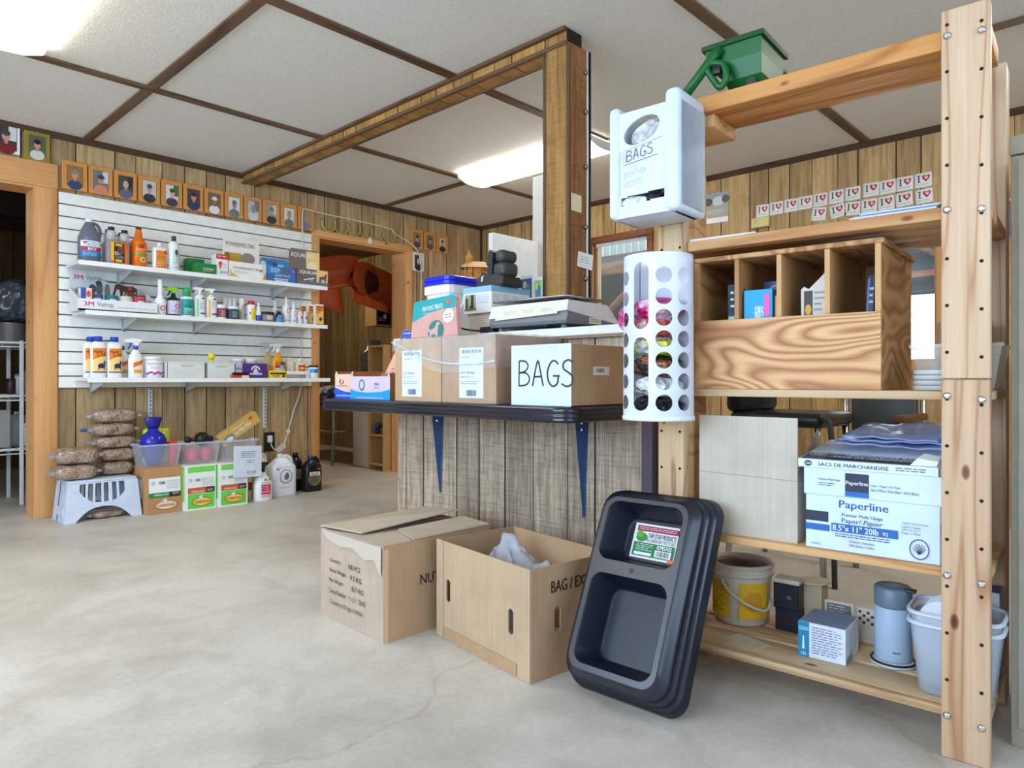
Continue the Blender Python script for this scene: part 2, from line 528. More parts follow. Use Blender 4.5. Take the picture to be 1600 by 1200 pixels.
def front(y=0.0, x=0.0, z=0.0): return lambda a, b, o: (x + a, y - o, z + b)
def rightf(xf, y=0.0, z=0.0): return lambda a, b, o: (xf + o, y + a, z + b)
def topf(zf, x=0.0, y=0.0): return lambda a, b, o: (x + a, y + b, zf + o)
def wrap(r, cx=0.0, cy=0.0, n=2.0, sx=1.0, sy=1.0, z=0.0):
    """around an upright bottle of radius r whose front is -y"""
    def f(a, b, o):
        t = -pi / 2 + a / r
        q = 1.0 / ((abs(cos(t)) ** n + abs(sin(t)) ** n) ** (1.0 / n))
        return (cx + (r + o) * q * cos(t) * sx, cy + (r + o) * q * sin(t) * sy, z + b)
    return f

WHITE = (238, 240, 242); OFFW = (226, 226, 220); BLACK = (24, 24, 26); INK = (40, 42, 48); GREYT = (150, 152, 156)
M_white = mat((232, 234, 236), 0.4); M_black = mat((22, 22, 24), 0.4); M_whiteplastic = mat((236, 238, 240), 0.3)
M_chrome = mat((200, 202, 206), 0.25, 1.0); M_steel = mat((150, 150, 152), 0.35, 1.0)
# ------------------------------------------------------------------ the setting
WOOD_WALL = paneling('wall_paneling', 0, (200, 170, 126), (126, 99, 66))
WOOD_WALL_Y = paneling('wall_paneling_back', 1, (206, 170, 116), (128, 95, 56))
WOOD_LOW = paneling('island_paneling_cool_lit', 1, (196, 178, 158), (130, 113, 96), saw=0.6, period=1.0)  # same planks as the walls, greyed to carry the cool daylight tint
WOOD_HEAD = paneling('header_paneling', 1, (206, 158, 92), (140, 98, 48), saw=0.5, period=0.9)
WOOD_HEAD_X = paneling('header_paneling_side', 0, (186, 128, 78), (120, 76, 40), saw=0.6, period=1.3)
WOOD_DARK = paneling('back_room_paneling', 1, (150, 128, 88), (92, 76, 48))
BROWN_TRIM = pine('brown_trim', 1, (112, 84, 62), (78, 56, 40), knots=False)
BROWN_TRIM_X = pine('brown_trim_cross', 0, (112, 84, 62), (78, 56, 40), knots=False)
DOOR_PINE = pine('door_pine', 2, (220, 164, 108), (196, 136, 84), rings=5, across=4)
DOOR_PINE_X = pine('door_pine_cross', 0, (220, 164, 108), (196, 136, 84), rings=5, across=4)
CEIL = stipple('ceiling_texture', (232, 230, 223))
FLOOR = concrete('concrete_floor')
U0, U1, V0, V1, H = -2.7, 4.92, -2.7, 5.14, 2.44
WT = 0.2

def structure(mb, name, kind='structure', parent=None):
    o = mb.build(name, parent)
    o['kind'] = kind
    return o

structure(MB().box(U0, V0, -0.1, 8.0, 9.2, 0.0, FLOOR), 'floor')
structure(MB().box(U0, V0, H, U1, V1, H + 0.1, CEIL), 'ceiling')
D1 = (0.02, 1.06, 2.08); D2 = (3.035, 3.95, 2.06)
w = MB()
w.box(U0, V1, 0, D1[0], V1 + WT, H, WOOD_WALL)
w.box(D1[0], V1, D1[2], D1[1], V1 + WT, H, WOOD_WALL)
w.box(D1[1], V1, 0, D2[0], V1 + WT, H, WOOD_WALL)
w.box(D2[0], V1, D2[2], D2[1], V1 + WT, H, WOOD_WALL)
w.box(D2[1], V1, 0, U1, V1 + WT, H, WOOD_WALL)
structure(w, 'wall_left')
# back wall with its window holes  (v0, v1, z0, z1)
WINS = [(3.14, 3.72, 1.38, 2.07), (1.05, 1.95, 0.98, 1.78), (0.30, 0.80, 1.66, 1.95)]
w = MB()
cuts = sorted(WINS, key=lambda q: q[0]); v = V0
for a, b, z0, z1 in cuts:
    w.box(U1, v, 0, U1 + 0.14, a, H, WOOD_WALL_Y)
    w.box(U1, a, 0, U1 + 0.14, b, z0, WOOD_WALL_Y)
    w.box(U1, a, z1, U1 + 0.14, b, H, WOOD_WALL_Y)
    v = b
w.box(U1, v, 0, U1 + 0.14, V1 + WT, H, WOOD_WALL_Y)
structure(w, 'wall_back')
# walls behind the camera with wide openings that let the daylight in
w = MB()
w.box(U0 - 0.1, V0, 0, U0, V1, 0.84, WOOD_WALL_Y); w.box(U0 - 0.1, V0, 2.2, U0, V1, H, WOOD_WALL_Y)
w.box(U0 - 0.1, V0, 0.84, U0, -0.7, 2.2, WOOD_WALL_Y); w.box(U0 - 0.1, 3.9, 0.84, U0, V1, 2.2, WOOD_WALL_Y)
structure(w, 'wall_near')
w = MB()
w.box(U0, V0 - 0.1, 0, U1, V0, 0.84, WOOD_WALL); w.box(U0, V0 - 0.1, 2.2, U1, V0, H, WOOD_WALL)
w.box(U0, V0 - 0.1, 0.84, -1.7, V0, 2.2, WOOD_WALL); w.box(2.9, V0 - 0.1, 0.84, U1, V0, 2.2, WOOD_WALL)
structure(w, 'wall_right')

# ceiling battens, cove trim and header
tn = 0
def trim(mb):
    global tn
    tn += 1
    return structure(mb, 'trim_%d' % tn)
for u in (-1.10, 0.12, 1.335, 3.70):
    trim(MB().box(u - 0.03, V0, H - 0.012, u + 0.03, V1, H, BROWN_TRIM, 0.004, seg=1))
for v in (3.97, 2.68, 1.45, 0.2, -1.05):
    trim(MB().box(U0, v - 0.03, H - 0.0125, 2.36, v + 0.03, H, BROWN_TRIM_X, 0.004, seg=1))
    trim(MB().box(2.50, v - 0.03, H - 0.0125, U1, v + 0.03, H, BROWN_TRIM_X, 0.004, seg=1))
cove = pine('cove_trim', 0, (84, 62, 46), (58, 42, 32), knots=False)
trim(MB().prism([(V1, H), (V1 - 0.035, H), (V1 - 0.012, H - 0.035), (V1, H - 0.035)], U0, U1, cove, 'yz'))
trim(MB().prism([(U1, H), (U1 - 0.035, H), (U1 - 0.012, H - 0.035), (U1, H - 0.035)], V0, V1, pine('cove_trim_side', 1, (84, 62, 46), (58, 42, 32), knots=False), 'xz'))
trim(MB().box(U1 - 0.02, V1 - 0.02, 0, U1, V1, H - 0.035, mat((74, 54, 38), 0.6)))
# boxed header running out from the left wall to the post
hb = MB()
hb.box(2.39, 1.945, 2.372, 2.495, V1, H, WOOD_HEAD)
structure(hb, 'beam_header')
trim(MB().box(2.362, 1.94, H - 0.016, 2.392, V1, H, BROWN_TRIM, 0.004, seg=1))
trim(MB().prism([(2.383, 2.384), (2.383, 2.366), (2.404, 2.366), (2.404, 2.372), (2.39, 2.372), (2.39, 2.384)], 1.94, V1, BROWN_TRIM, 'xz'))
trim(MB().box(2.484, 1.94, 2.364, 2.502, V1, 2.384, BROWN_TRIM, 0.003, seg=1))
# boxed post
pb = MB()
pb.box(2.39, 1.937, 0, 2.54, 2.081, 2.372, WOOD_HEAD)
po = structure(pb, 'column_post')
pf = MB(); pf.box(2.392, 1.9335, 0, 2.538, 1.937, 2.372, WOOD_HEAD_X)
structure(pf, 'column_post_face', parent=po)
for v0_, v1_ in ((2.068, 2.086), (1.931, 1.949)):
    trim(MB().box(2.384, v0_, 0.0, 2.402, v1_, 2.366, pine('post_trim', 2, (104, 76, 54), (70, 50, 36), knots=False), 0.004, seg=1))

# door frames
def casing(mb, u0, u1, ztop, wl, wr, head):
    y0 = V1 - 0.022
    if wl: mb.box(u0 - wl, y0, 0, u0, V1, ztop, DOOR_PINE, 0.004)
    if wr: mb.box(u1, y0, 0, u1 + wr, V1, ztop, DOOR_PINE, 0.004)
    mb.box(u0 - wl, y0 - 0.001, ztop, u1 + wr, V1, ztop + head, DOOR_PINE_X, 0.004)
    mb.box(u0, V1 - 0.01, 0, u0 + 0.012, V1 + WT, ztop - 0.012, DOOR_PINE)
    mb.box(u1 - 0.012, V1 - 0.01, 0, u1, V1 + WT, ztop - 0.012, DOOR_PINE)
    mb.box(u0, V1 - 0.01, ztop - 0.012, u1, V1 + WT, ztop, DOOR_PINE_X)
    return mb
structure(casing(MB(), D1[0], D1[1], D1[2], 0.115, 0.115, 0.155), 'door_1')
structure(casing(MB(), D2[0], D2[1], D2[2], 0.068, 0.06, 0.055), 'door_2')

# windows in the back wall
M_frame = pine('window_frame_wood', 1, (134, 84, 50), (96, 56, 32), knots=False)
M_pine_fr = pine('window_frame_pine', 2, (206, 154, 96), (176, 122, 70), knots=False)
glass = clear((215, 228, 232), 0.10, 0.05, 'window_glass')
for i, (a, b, z0, z1) in enumerate(WINS):
    fm = M_frame if i == 0 else M_pine_fr
    t = 0.055
    fr = MB()
    fr.box(U1 - 0.02, a - t, z0 - t, U1 + 0.01, a, z1 + t, fm, 0.003); fr.box(U1 - 0.02, b, z0 - t, U1 + 0.01, b + t, z1 + t, fm, 0.003)
    fr.box(U1 - 0.02, a, z1, U1 + 0.01, b, z1 + t, fm, 0.003); fr.box(U1 - 0.02, a, z0 - t, U1 + 0.01, b, z0, fm, 0.003)
    for q in ((a, a + 0.02), (b - 0.02, b)): fr.box(U1 + 0.03, q[0], z0, U1 + 0.06, q[1], z1, fm)
    fr.box(U1 + 0.03, a, z1 - 0.02, U1 + 0.06, b, z1, M_white if i == 0 else fm); fr.box(U1 + 0.03, a, z0, U1 + 0.06, b, z0 + 0.02, fm)
    o = structure(fr, 'window_%d' % (i + 1))
    structure(MB().box(U1 + 0.042, a + 0.02, z0 + 0.02, U1 + 0.048, b - 0.02, z1 - 0.02, glass), 'window_glass', parent=o)

# lean-to barn beyond the back wall
OLD = pine('old_timber', 1, (150, 128, 104), (100, 80, 62), knots=False); RUST = pine('rusty_timber', 1, (150, 92, 52), (104, 58, 32), knots=False)
tin = mat((176, 184, 168), 0.5, 0.0); skin_ = mat((120, 140, 150), 0.6)
barn = MB()
for i in range(70):
    yv = -1.0 + i * 0.1
    barn.box(6.7, yv, 2.30, 6.72, yv + 0.088, 2.9, tin); barn.box(6.69, yv + 0.088, 2.30, 6.71, yv + 0.1, 2.9, mat((226, 228, 220), 0.5))
barn.box(6.6, 2.2, 2.235, 6.7, 6.0, 2.315, mat((104, 92, 82), 0.7))
barn.box(6.55, 2.2, 2.16, 6.66, 6.0, 2.235, OLD); barn.box(6.55, 2.2, 2.09, 6.64, 6.0, 2.16, RUST)
for yv in (4.98, 4.20, 3.3): barn.box(6.56, yv, 0.0, 6.64, yv + 0.075, 2.09, pine('barn_stud', 2, (150, 92, 52), (104, 58, 32), knots=False))
barn.box(6.55, 2.2, 1.44, 6.64, 6.0, 1.53, RUST)
barn.box(7.5, 2.2, 0, 7.55, 6.2, 2.2, mat((38, 26, 20), 0.9)); barn.box(6.66, 2.2, 2.15, 7.5, 6.2, 2.2, mat((38, 26, 20), 0.9))
for (ya, za, yb, zb, uu) in ((4.95, 1.5, 4.25, 2.09, 6.62), (4.9, 1.45, 4.1, 1.85, 6.85), (4.3, 1.95, 3.4, 1.5, 6.75)):
    barn.tube([(uu, ya, za), (uu, yb, zb)], 0.045, RUST, 4)
structure(barn, 'exterior_barn')
wall2 = MB()
wall2.box(7.0, -1.2, 0.0, 7.05, 2.2, 1.63, glow((0.72, 0.93, 1.0), 2.2))  # glowing panel stands in for bright sky through plastic, not a lamp
wall2.box(7.0, -1.2, 1.63, 7.05, 2.2, 2.6, mat((72, 84, 92), 0.7))
for q in (1.66, 1.80, 1.95, 2.1): wall2.box(6.94, -1.2, q, 7.0, 2.2, q + 0.05, mat((44, 52, 60), 0.7))
for yy in (1.5, 0.9): wall2.tube([(6.88, yy + 0.5, 2.3), (6.88, yy - 0.35, 1.75)], 0.03, RUST, 4)
wall2.box(6.86, -1.2, 1.78, 6.9, 2.2, 1.83, RUST)
structure(wall2, 'exterior_shed')

# rooms behind the left wall
rm = MB()
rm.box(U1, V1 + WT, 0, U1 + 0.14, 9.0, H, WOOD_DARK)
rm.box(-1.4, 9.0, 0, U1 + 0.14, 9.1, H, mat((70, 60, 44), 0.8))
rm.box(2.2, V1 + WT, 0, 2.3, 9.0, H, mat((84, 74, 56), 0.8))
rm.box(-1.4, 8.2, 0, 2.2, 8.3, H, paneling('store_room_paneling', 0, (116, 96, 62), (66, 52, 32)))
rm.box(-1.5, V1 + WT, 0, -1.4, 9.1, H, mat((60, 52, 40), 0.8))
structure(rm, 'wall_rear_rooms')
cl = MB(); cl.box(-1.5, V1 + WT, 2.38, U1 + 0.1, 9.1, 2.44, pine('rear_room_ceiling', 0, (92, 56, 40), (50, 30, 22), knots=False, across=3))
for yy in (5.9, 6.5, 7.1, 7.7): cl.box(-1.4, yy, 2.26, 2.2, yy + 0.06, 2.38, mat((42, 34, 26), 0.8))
structure(cl, 'ceiling_rear_rooms')

# ------------------------------------------------------------------ ceiling lights
GLOW = glow(LAMP_COLOR, LAMP_STRENGTH)
def fixture(u, v, label, L=1.26, W=0.34):
    t = thing('ceiling_light', label, 'ceiling light', (u, v, H), group='wraparound ceiling lights')
    MB().box(-W / 2 + 0.02, -L / 2 + 0.03, -0.03, W / 2 - 0.02, L / 2 - 0.03, 0, M_white, 0.004).build('housing', t)
    prof = [(-W / 2, -0.022), (-W / 2 + 0.01, -0.042), (-W / 4, -0.068), (0, -0.074), (W / 4, -0.068), (W / 2 - 0.01, -0.042), (W / 2, -0.022)]
    d = MB(); d.loft([[(x, y, z) for x, z in prof] for y in (-L / 2 + 0.012, L / 2 - 0.012)], GLOW, (False, False), True, False)
    d.build('diffuser', t)
    for sgn in (-1, 1):
        e = MB()
        P2 = [(x * 1.012, z - 0.002) for x, z in prof]
        e.prism(P2, sgn * (L / 2 - 0.014), sgn * L / 2, mat((226, 226, 220), 0.35), 'xz')
        e.build('end_cap', t)
    return t
fixture(3.66, 3.28, 'long white ceiling light behind the wood post, glowing')
fixture(0.66, 3.22, 'white ceiling light over the open doorway at the upper left corner')
fixture(-1.5, 3.2, 'unseen ceiling light near the wide opening, added for even light')  # out of view, added to flatten the room light
fixture(-1.5, 0.1, 'unseen ceiling light in the rear of the shop, added as fill')  # unseen fixture, added as fill light behind the camera
fixture(3.66, -0.4, 'unseen ceiling light beyond the shelf unit, added as fill')  # added outside the frame to keep the lighting even
bl = bpy.data.lights.new('back_room_fill', 'POINT'); bl.energy = 24; bl.color = (1.0, 0.86, 0.62); bl.shadow_soft_size = 0.12  # unseen point light added to brighten the back room
bo = bpy.data.objects.new('back_room_fill', bl); COL.objects.link(bo); bo.location = (3.3, 7.0, 2.2)
bl2 = bpy.data.lights.new('store_room_fill', 'POINT'); bl2.energy = 3.5; bl2.color = (1.0, 0.92, 0.8); bl2.shadow_soft_size = 0.12  # added fill light, no lamp is seen in the store room
bo2 = bpy.data.objects.new('store_room_fill', bl2); COL.objects.link(bo2); bo2.location = (0.3, 6.4, 2.1)
# ------------------------------------------------------------------ left wall: slatwall, shelves, photos
slat = MB(); zt, zb = 2.073, 0.813
M_slat = mat((240, 241, 236), 0.45); M_groove = mat((104, 96, 82), 0.7)
n = 16; ph = (zt - zb) / n
for i in range(n):
    slat.box(1.18, 5.12, zb + i * ph + 0.004, 2.966, 5.136, zb + (i + 1) * ph - 0.004, M_slat, 0.002, seg=1)
slat.box(1.18, 5.132, zb, 2.966, 5.1395, zt, M_groove)
tag(slat.build('slatwall_panel'), 'large white slatwall panel with horizontal grooves between the two doorways', 'slatwall')

M_shelf = mat((228, 230, 228), 0.3)
SHELVES = [(1.214, 2.93, 1.60, 'top', 'white display shelf nearest the framed photos, topmost of three'),
           (1.250, 2.93, 1.296, 'mid', 'white display shelf in the middle holding the bandage display tray'),
           (1.262, 2.955, 0.878, 'low', 'lowest white display shelf holding two lattice baskets and a purple box')]
for u0, u1, z, nm, lab in SHELVES:
    t = thing('display_shelf', lab, 'shelf', (u0, 5.12, z), group='white shelves on the slatwall')
    L = u1 - u0
    bo_ = MB().box(0, -0.30, -0.018, L, -0.016, 0, M_shelf, 0.003, seg=1).build('board', t)
    for f in ((0.18, 0.46, 0.82, ) if nm != 'low' else (0.06, 0.42, 0.85)):
        b = MB(); x = f * L
        b.box(x - 0.011, -0.014, -0.10, x + 0.011, 0, -0.018, M_steel, 0.002, seg=1)
        b.prism([(-0.01, -0.09), (-0.01, -0.019), (-0.26, -0.019), (-0.26, -0.034)], x - 0.0025, x + 0.0025, mat((196, 198, 198), 0.35), 'yz')
        b.build('bracket', t)
    lp = MB(); lp.box(0, -0.306, -0.026, L, -0.3005, 0.003, mat((240, 242, 240), 0.25), 0.001, seg=1); lp.build('front_lip', bo_)
for u, zz, lab in ((1.728, 0.61, 'white slotted shelf standard hanging below the slatwall behind the kibble bags'), (2.567, 0.49, 'white slotted shelf standard hanging below the slatwall above the wall socket')):
    s_ = MB(); s_.box(-0.014, -0.012, zz, 0.014, 0, 0.81, mat((214, 222, 232), 0.35), 0.002, seg=1)
    z = zz + 0.02
    while z < 0.80:
        s_.box(-0.003, -0.0135, z, 0.003, -0.0118, z + 0.014, mat((80, 84, 90))); z += 0.028
    o = s_.build('shelf_standard', loc=(u, 5.139, 0)); tag(o, lab, 'shelf standard', 'slotted standards')

# framed portraits
def portrait(d, w, h, bgc, hat, skin, shirt, brim=True, bgc2=None, white_hat=False, seed=0):
    """picture area centred on 0,0"""
    d.rect(-w / 2, -h / 2, w / 2, h / 2, bgc)
    if bgc2: d.rect(w * 0.12, -h * 0.1, w / 2, h / 2, bgc2)
    d.ell(0, -h * 0.46, w * 0.46, h * 0.25, shirt)
    d.rect(-w * 0.46, -h / 2, w * 0.46, -h * 0.44, shirt)
    d.rect(-w * 0.09, -h * 0.26, w * 0.09, -h * 0.1, tuple(int(x * 0.86) for x in skin))
    d.ell(0, h * 0.05, w * 0.20, h * 0.20, skin)
    d.ell(-w * 0.07, h * 0.08, w * 0.025, h * 0.016, (50, 40, 36)); d.ell(w * 0.07, h * 0.08, w * 0.025, h * 0.016, (50, 40, 36))
    d.rect(-w * 0.07, -h * 0.055, w * 0.07, -h * 0.035, (150, 84, 76))
    if hat:
        d.ell(0, h * 0.20, w * 0.21, h * 0.12, hat)
        if brim: d.ell(0, h * 0.155, w * 0.32, h * 0.03, hat)
SK = (206, 152, 128)
M_ply = pine('photo_frame_wood', 2, (214, 148, 80), (198, 130, 66), rings=3, knots=False)
FR = [  # hat, brim, background, second background, shirt, skin, wording
 ((132, 132, 120), True, (150, 110, 60), None, (44, 66, 104), SK, 'grey hat and blue jacket, beside the left door frame'),
 ((60, 66, 74), True, (112, 118, 120), (200, 214, 220), (206, 132, 110), (204, 140, 116), 'dark hat and salmon shirt, second from the left door frame'),
 (None, False, (70, 72, 70), (40, 44, 40), (90, 100, 130), (214, 168, 150), 'bald laughing man on a dark backdrop'),
 ((62, 78, 74), False, (196, 198, 194), None, (50, 54, 60), SK, 'dark green cap and black jacket, fourth in the row'),
 ((64, 92, 70), False, (216, 214, 206), (70, 110, 80), (70, 60, 92), (220, 176, 156), 'green cap and grey beard on a light backdrop'),
 ((40, 42, 48), True, (72, 66, 62), None, (44, 62, 96), SK, 'black hat on a dark brown backdrop'),
 ((226, 224, 214), True, (110, 100, 70), None, (226, 228, 232), (176, 112, 84), 'wide white hat and white shirt'),
 ((110, 112, 112), False, (216, 220, 222), None, (112, 124, 128), (190, 140, 116), 'grey cap on a pale sky backdrop'),
 (None, False, (186, 188, 188), (120, 122, 122), (206, 208, 208), (150, 150, 148), 'black and white snow scene'),
 ((112, 122, 112), False, (150, 160, 150), (200, 206, 206), (44, 46, 50), SK, 'grey-green cap and black coat'),
 ((150, 150, 148), False, (214, 216, 214), None, (104, 122, 120), (196, 146, 122), 'grey hair and teal-grey sweater'),
 ((132, 140, 154), False, (160, 140, 110), None, (110, 124, 150), (196, 150, 124), 'pale blue cap, last of the row, crossed by the white cord'),
]
def frame(u, z, w, h, pw, ph_, wood, spec, lab, grp, v=5.138, dz=0.0, tilt=0.0):
    t = thing('photo_frame', lab, 'framed photo', (u, v, z), group=grp, rot=(0, tilt, 0))
    fr = MB(); fr.box(-w / 2, -0.016, -h / 2, w / 2, 0, h / 2, wood, 0.002, seg=1)
    fo = fr.build('frame', t)
    d = Decal(); d.rect(-pw / 2 - 0.003, -ph_ / 2 - 0.003, pw / 2 + 0.003, ph_ / 2 + 0.003, (120, 80, 44))
    hat, brim, b1, b2, sh, sk, _ = spec
    portrait(d, pw, ph_, b1, hat, sk, sh, brim, b2)
    d.build('photo', t, front(-0.0162, 0, dz))
    MB().cyl((0, -0.0175, h / 2 - 0.012), (0, -0.0155, h / 2 - 0.012), 0.004, mat((226, 200, 120), 0.3, 0.8), 8).build('nail', fo)
    return t
for i, sp in enumerate(FR):
    frame(1.265 + i * 0.1492, 2.182, 0.141, 0.184, 0.086, 0.124, M_ply, sp, 'wood framed photo: ' + sp[6], 'wood framed portraits above the slatwall', v=5.119, dz=-0.002)
frame(0.905, 2.342, 0.142, 0.182, 0.105, 0.14, mat((232, 232, 236), 0.4), ((60, 64, 70), False, (70, 50, 44), (210, 214, 218), (120, 24, 28), SK, ''), 'white framed photo of a man in a dark cap, red shirt', None)
frame(1.065, 2.329, 0.138, 0.194, 0.084, 0.122, mat((146, 128, 52), 0.6), ((26, 26, 28), True, (90, 96, 70), None, (206, 206, 202), (214, 150, 130), ''), 'olive framed photo of a man in a black cap above the left door', None)
RS = [((40, 40, 44), False, (150, 120, 90), None, (60, 70, 100), SK, 'dark cap and blue shirt, nearest the second doorway'),
      ((60, 60, 62), False, (120, 110, 100), None, (84, 92, 96), SK, 'grey shirt, middle of the three right of the second doorway'),
      ((70, 70, 74), False, (200, 190, 170), None, (40, 42, 46), SK, 'light backdrop, nearest the room corner')]
for i, sp in enumerate(RS):
    frame(4.070 + i * 0.155, 2.19, 0.143, 0.178, 0.08, 0.112, M_ply, sp, 'wood framed photo: ' + sp[6], 'wood framed photos right of the second doorway')
frame(4.082, 1.978, 0.142, 0.176, 0.08, 0.118, mat((226, 222, 206), 0.5), (None, False, (60, 60, 60), (220, 220, 220), (40, 40, 42), (190, 180, 176), ''), 'white framed black and white photo at the right door casing', None)

# cord strung with horseshoes
cpts = [(2.862, 5.1125, 0.80), (2.872, 5.1125, 1.2), (2.878, 5.1125, 1.72), (2.868, 5.091, 2.06), (2.864, 5.089, 2.16), (2.872, 5.089, 2.245), (2.915, 5.095, 2.256), (3.09, 5.100, 2.25), (3.41, 5.100, 2.246), (3.74, 5.100, 2.232), (3.80, 5.11, 2.20), (4.08, 5.112, 2.055), (4.105, 5.112, 1.60), (4.108, 5.112, 1.1)]
lowc = [(2.862, 5.1125, 0.80), (2.80, 5.11, 0.62), (2.74, 5.09, 0.45), (2.70, 5.08, 0.36), (2.645, 5.07, 0.315), (2.61, 5.08, 0.33), (2.602, 5.105, 0.37)]
def smooth(pts, k=6):
    P = [Vector(p) for p in pts]; out = []
    for i in range(len(P) - 1):
        a, b, c, d = P[max(0, i - 1)], P[i], P[i + 1], P[min(len(P) - 1, i + 2)]
        for j in range(k):
            t = j / k
            out.append(0.5 * ((2 * b) + (c - a) * t + (2 * a - 5 * b + 4 * c - d) * t * t + (3 * b - a - 3 * c + d) * t ** 3))
    out.append(P[-1]); return out
M_cord = mat((224, 220, 206), 0.5)
tag(MB().tube(smooth(lowc[::-1] + cpts[1:]), 0.005, M_cord, 6).build('extension_cable'), 'white power cord running from the wall socket up over the second doorway', 'power cord')
M_brass = mat((178, 164, 96), 0.35, 0.6)
def shoe_pts(w, h):
    P = []
    for i in range(17):
        a = radians(-215 + 250 * i / 16)
        P.append((w / 2 * cos(a), 0, h / 2 * sin(a) - 0.0))
    return P
hs = None
WORD = ['leftmost, next to the last photo of the row', 'second from the left', 'third from the left', 'third from the right', 'second from the right', 'rightmost, near the right door casing']
for i in range(6):
    u = 3.125 + i * 0.1242
    b = MB(); b.tube(shoe_pts(0.118, 0.136), 0.0085, M_brass, 6)
    P = shoe_pts(0.118, 0.136)
    o = b.build('horseshoe', loc=(u, 5.118, 2.182), rot=(0, radians(random.uniform(-10, 10)), radians(-10)))
    tag(o, 'brass horseshoe hanging over the second doorway, ' + WORD[i], 'horseshoe', 'horseshoes strung above the doorway')
tag(MB().box(-0.02, -0.003, -0.03, 0.02, 0, 0.03, mat((232, 228, 214))).build('paper_tag', loc=(3.535, 5.116, 2.10)), 'small cream paper tag hanging under the horseshoes on the door head', 'tag')
# socket with plug
t = thing('wall_socket', 'black wall socket with a white plug below the slatwall', 'socket', (2.605, 5.139, 0.38))
MB().box(-0.045, -0.008, -0.075, 0.045, 0, 0.075, mat((36, 32, 30), 0.5), 0.004).build('cover_plate', t)
MB().box(-0.022, -0.04, -0.006, 0.012, -0.009, 0.05, M_whiteplastic, 0.006).build('plug', t)

# ------------------------------------------------------------------ packaging builders
def rnd_prof(r, h, rb=0.006):
    return [(r - rb, 0), (r, rb), (r, h - rb), (r - rb, h)]
def bottle(name, label, cat, loc, prof, bodym, cap=None, deco=None, n=2.0, sx=1.0, sy=1.0, group=None, lr=None, rz=0.0, seg=24):
    """cap: (r, z0, z1, mat); deco: function(Decal) in x around the front, z up"""
    t = thing(name, label, cat, loc, rz, group)
    MB().lathe(prof, bodym, seg, n=n, sx=sx, sy=sy).build('body', t)
    if cap:
        r, z0, z1, m = cap
        MB().lathe([(r, z0), (r, z1 - 0.003), (r - 0.003, z1)], m, 18).build('cap', t)
    if deco:
        d = Decal(); deco(d)
        d.build('label', t, wrap((lr or max(p[0] for p in prof)) + 0.0006, n=n, sx=sx, sy=sy))
    return t
def trigger(t, z, m, m2, s=1.0, flip=1):
    """spray head on a bottle: collar, head, trigger; nozzle to local -x*flip"""
    MB().lathe([(0.014 * s, z), (0.014 * s, z + 0.02 * s), (0.010 * s, z + 0.024 * s)], m2, 14).build('collar', t)
    h = MB()
    p = [(-0.055, 0.040), (-0.055, 0.056), (-0.02, 0.064), (0.03, 0.060), (0.034, 0.05), (0.014, 0.036), (0.010, 0.022), (-0.010, 0.022), (-0.014, 0.038)]
    h.prism([(x * s * flip, z + y * s) for x, y in p], -0.011 * s, 0.011 * s, m); hd_ = h.build('spray_head', t)
    tr = MB()
    q = [(-0.028, 0.040), (-0.020, 0.040), (-0.024, 0.02), (-0.036, 0.002), (-0.042, 0.004), (-0.032, 0.022)]
    tr.prism([(x * s * flip, z + y * s) for x, y in q], -0.006 * s, 0.006 * s, m2); tr.build('trigger', hd_)
def carton(name, label, cat, loc, w, d, h, m, decos=None, group=None, rz=0.0, bev=0.0015, rot=None):
    """base centre front at loc; decos: {'front'|'right'|'top': fn(Decal, w, h)} with x from the face's left, z from its bottom"""
    t = thing(name, label, cat, loc, rz, group, rot)
    MB().box(-w / 2, 0, 0, w / 2, d, h, m, bev, seg=1).build('body', t)
    for k, fn in (decos or {}).items():
        dc = Decal()
        if k == 'front': fn(dc, w, h); dc.build('front_print', t, front(-0.0002, -w / 2, 0))
        elif k == 'right': fn(dc, d, h); dc.build('side_print', t, rightf(w / 2 + 0.0002))
        elif k == 'top': fn(dc, w, d); dc.build('top_print', t, topf(h + 0.0002, -w / 2, 0))
    return t

ZT, ZM, ZL = 1.6005, 1.2965, 0.8785
VF = 4.89
# ---- top shelf
t = thing('jug', 'dark grey gallon jug with a blue, red and white label at the left shelf end', 'jug', (1.306, 4.955, ZT))
M_jug = mat((104, 108, 122), 0.3)
MB().lathe([(0.056, 0), (0.062, 0.006), (0.062, 0.16), (0.058, 0.175), (0.045, 0.215), (0.026, 0.255), (0.02, 0.265)], M_jug, 26, n=2.6, sx=1.0, sy=0.95).build('body', t)
MB().lathe([(0.02, 0.262), (0.02, 0.284), (0.017, 0.287)], M_whiteplastic, 18).build('cap', t)
MB().tube(smooth([(0.018, 0, 0.262), (0.045, 0, 0.255), (0.062, 0, 0.22), (0.058, 0, 0.18), (0.044, 0, 0.165)], 4), 0.010, M_jug, 8).build('handle', t)
d = Decal(); d.rect(-0.062, 0.04, 0.062, 0.145, (60, 140, 196), 14); d.rect(-0.062, 0.105, 0.062, 0.14, (232, 236, 240), 14); d.rect(-0.058, 0.078, 0.06, 0.1, (196, 34, 48), 14)
d.rect(-0.062, 0.04, 0.062, 0.074, (30, 120, 190), 14); d.text('BKV', -0.02, 0.08, 0.025, 0.098, WHITE, 0.02); d.lines(-0.045, 0.108, 0.045, 0.136, 3, (70, 90, 150)); d.ell(-0.036, 0.128, 0.01, 0.006, (200, 40, 50)); d.lines(-0.045, 0.044, 0.04, 0.068, 3, (170, 214, 240))
d.build('label', t, wrap(0.0628, n=2.6, sy=0.95))
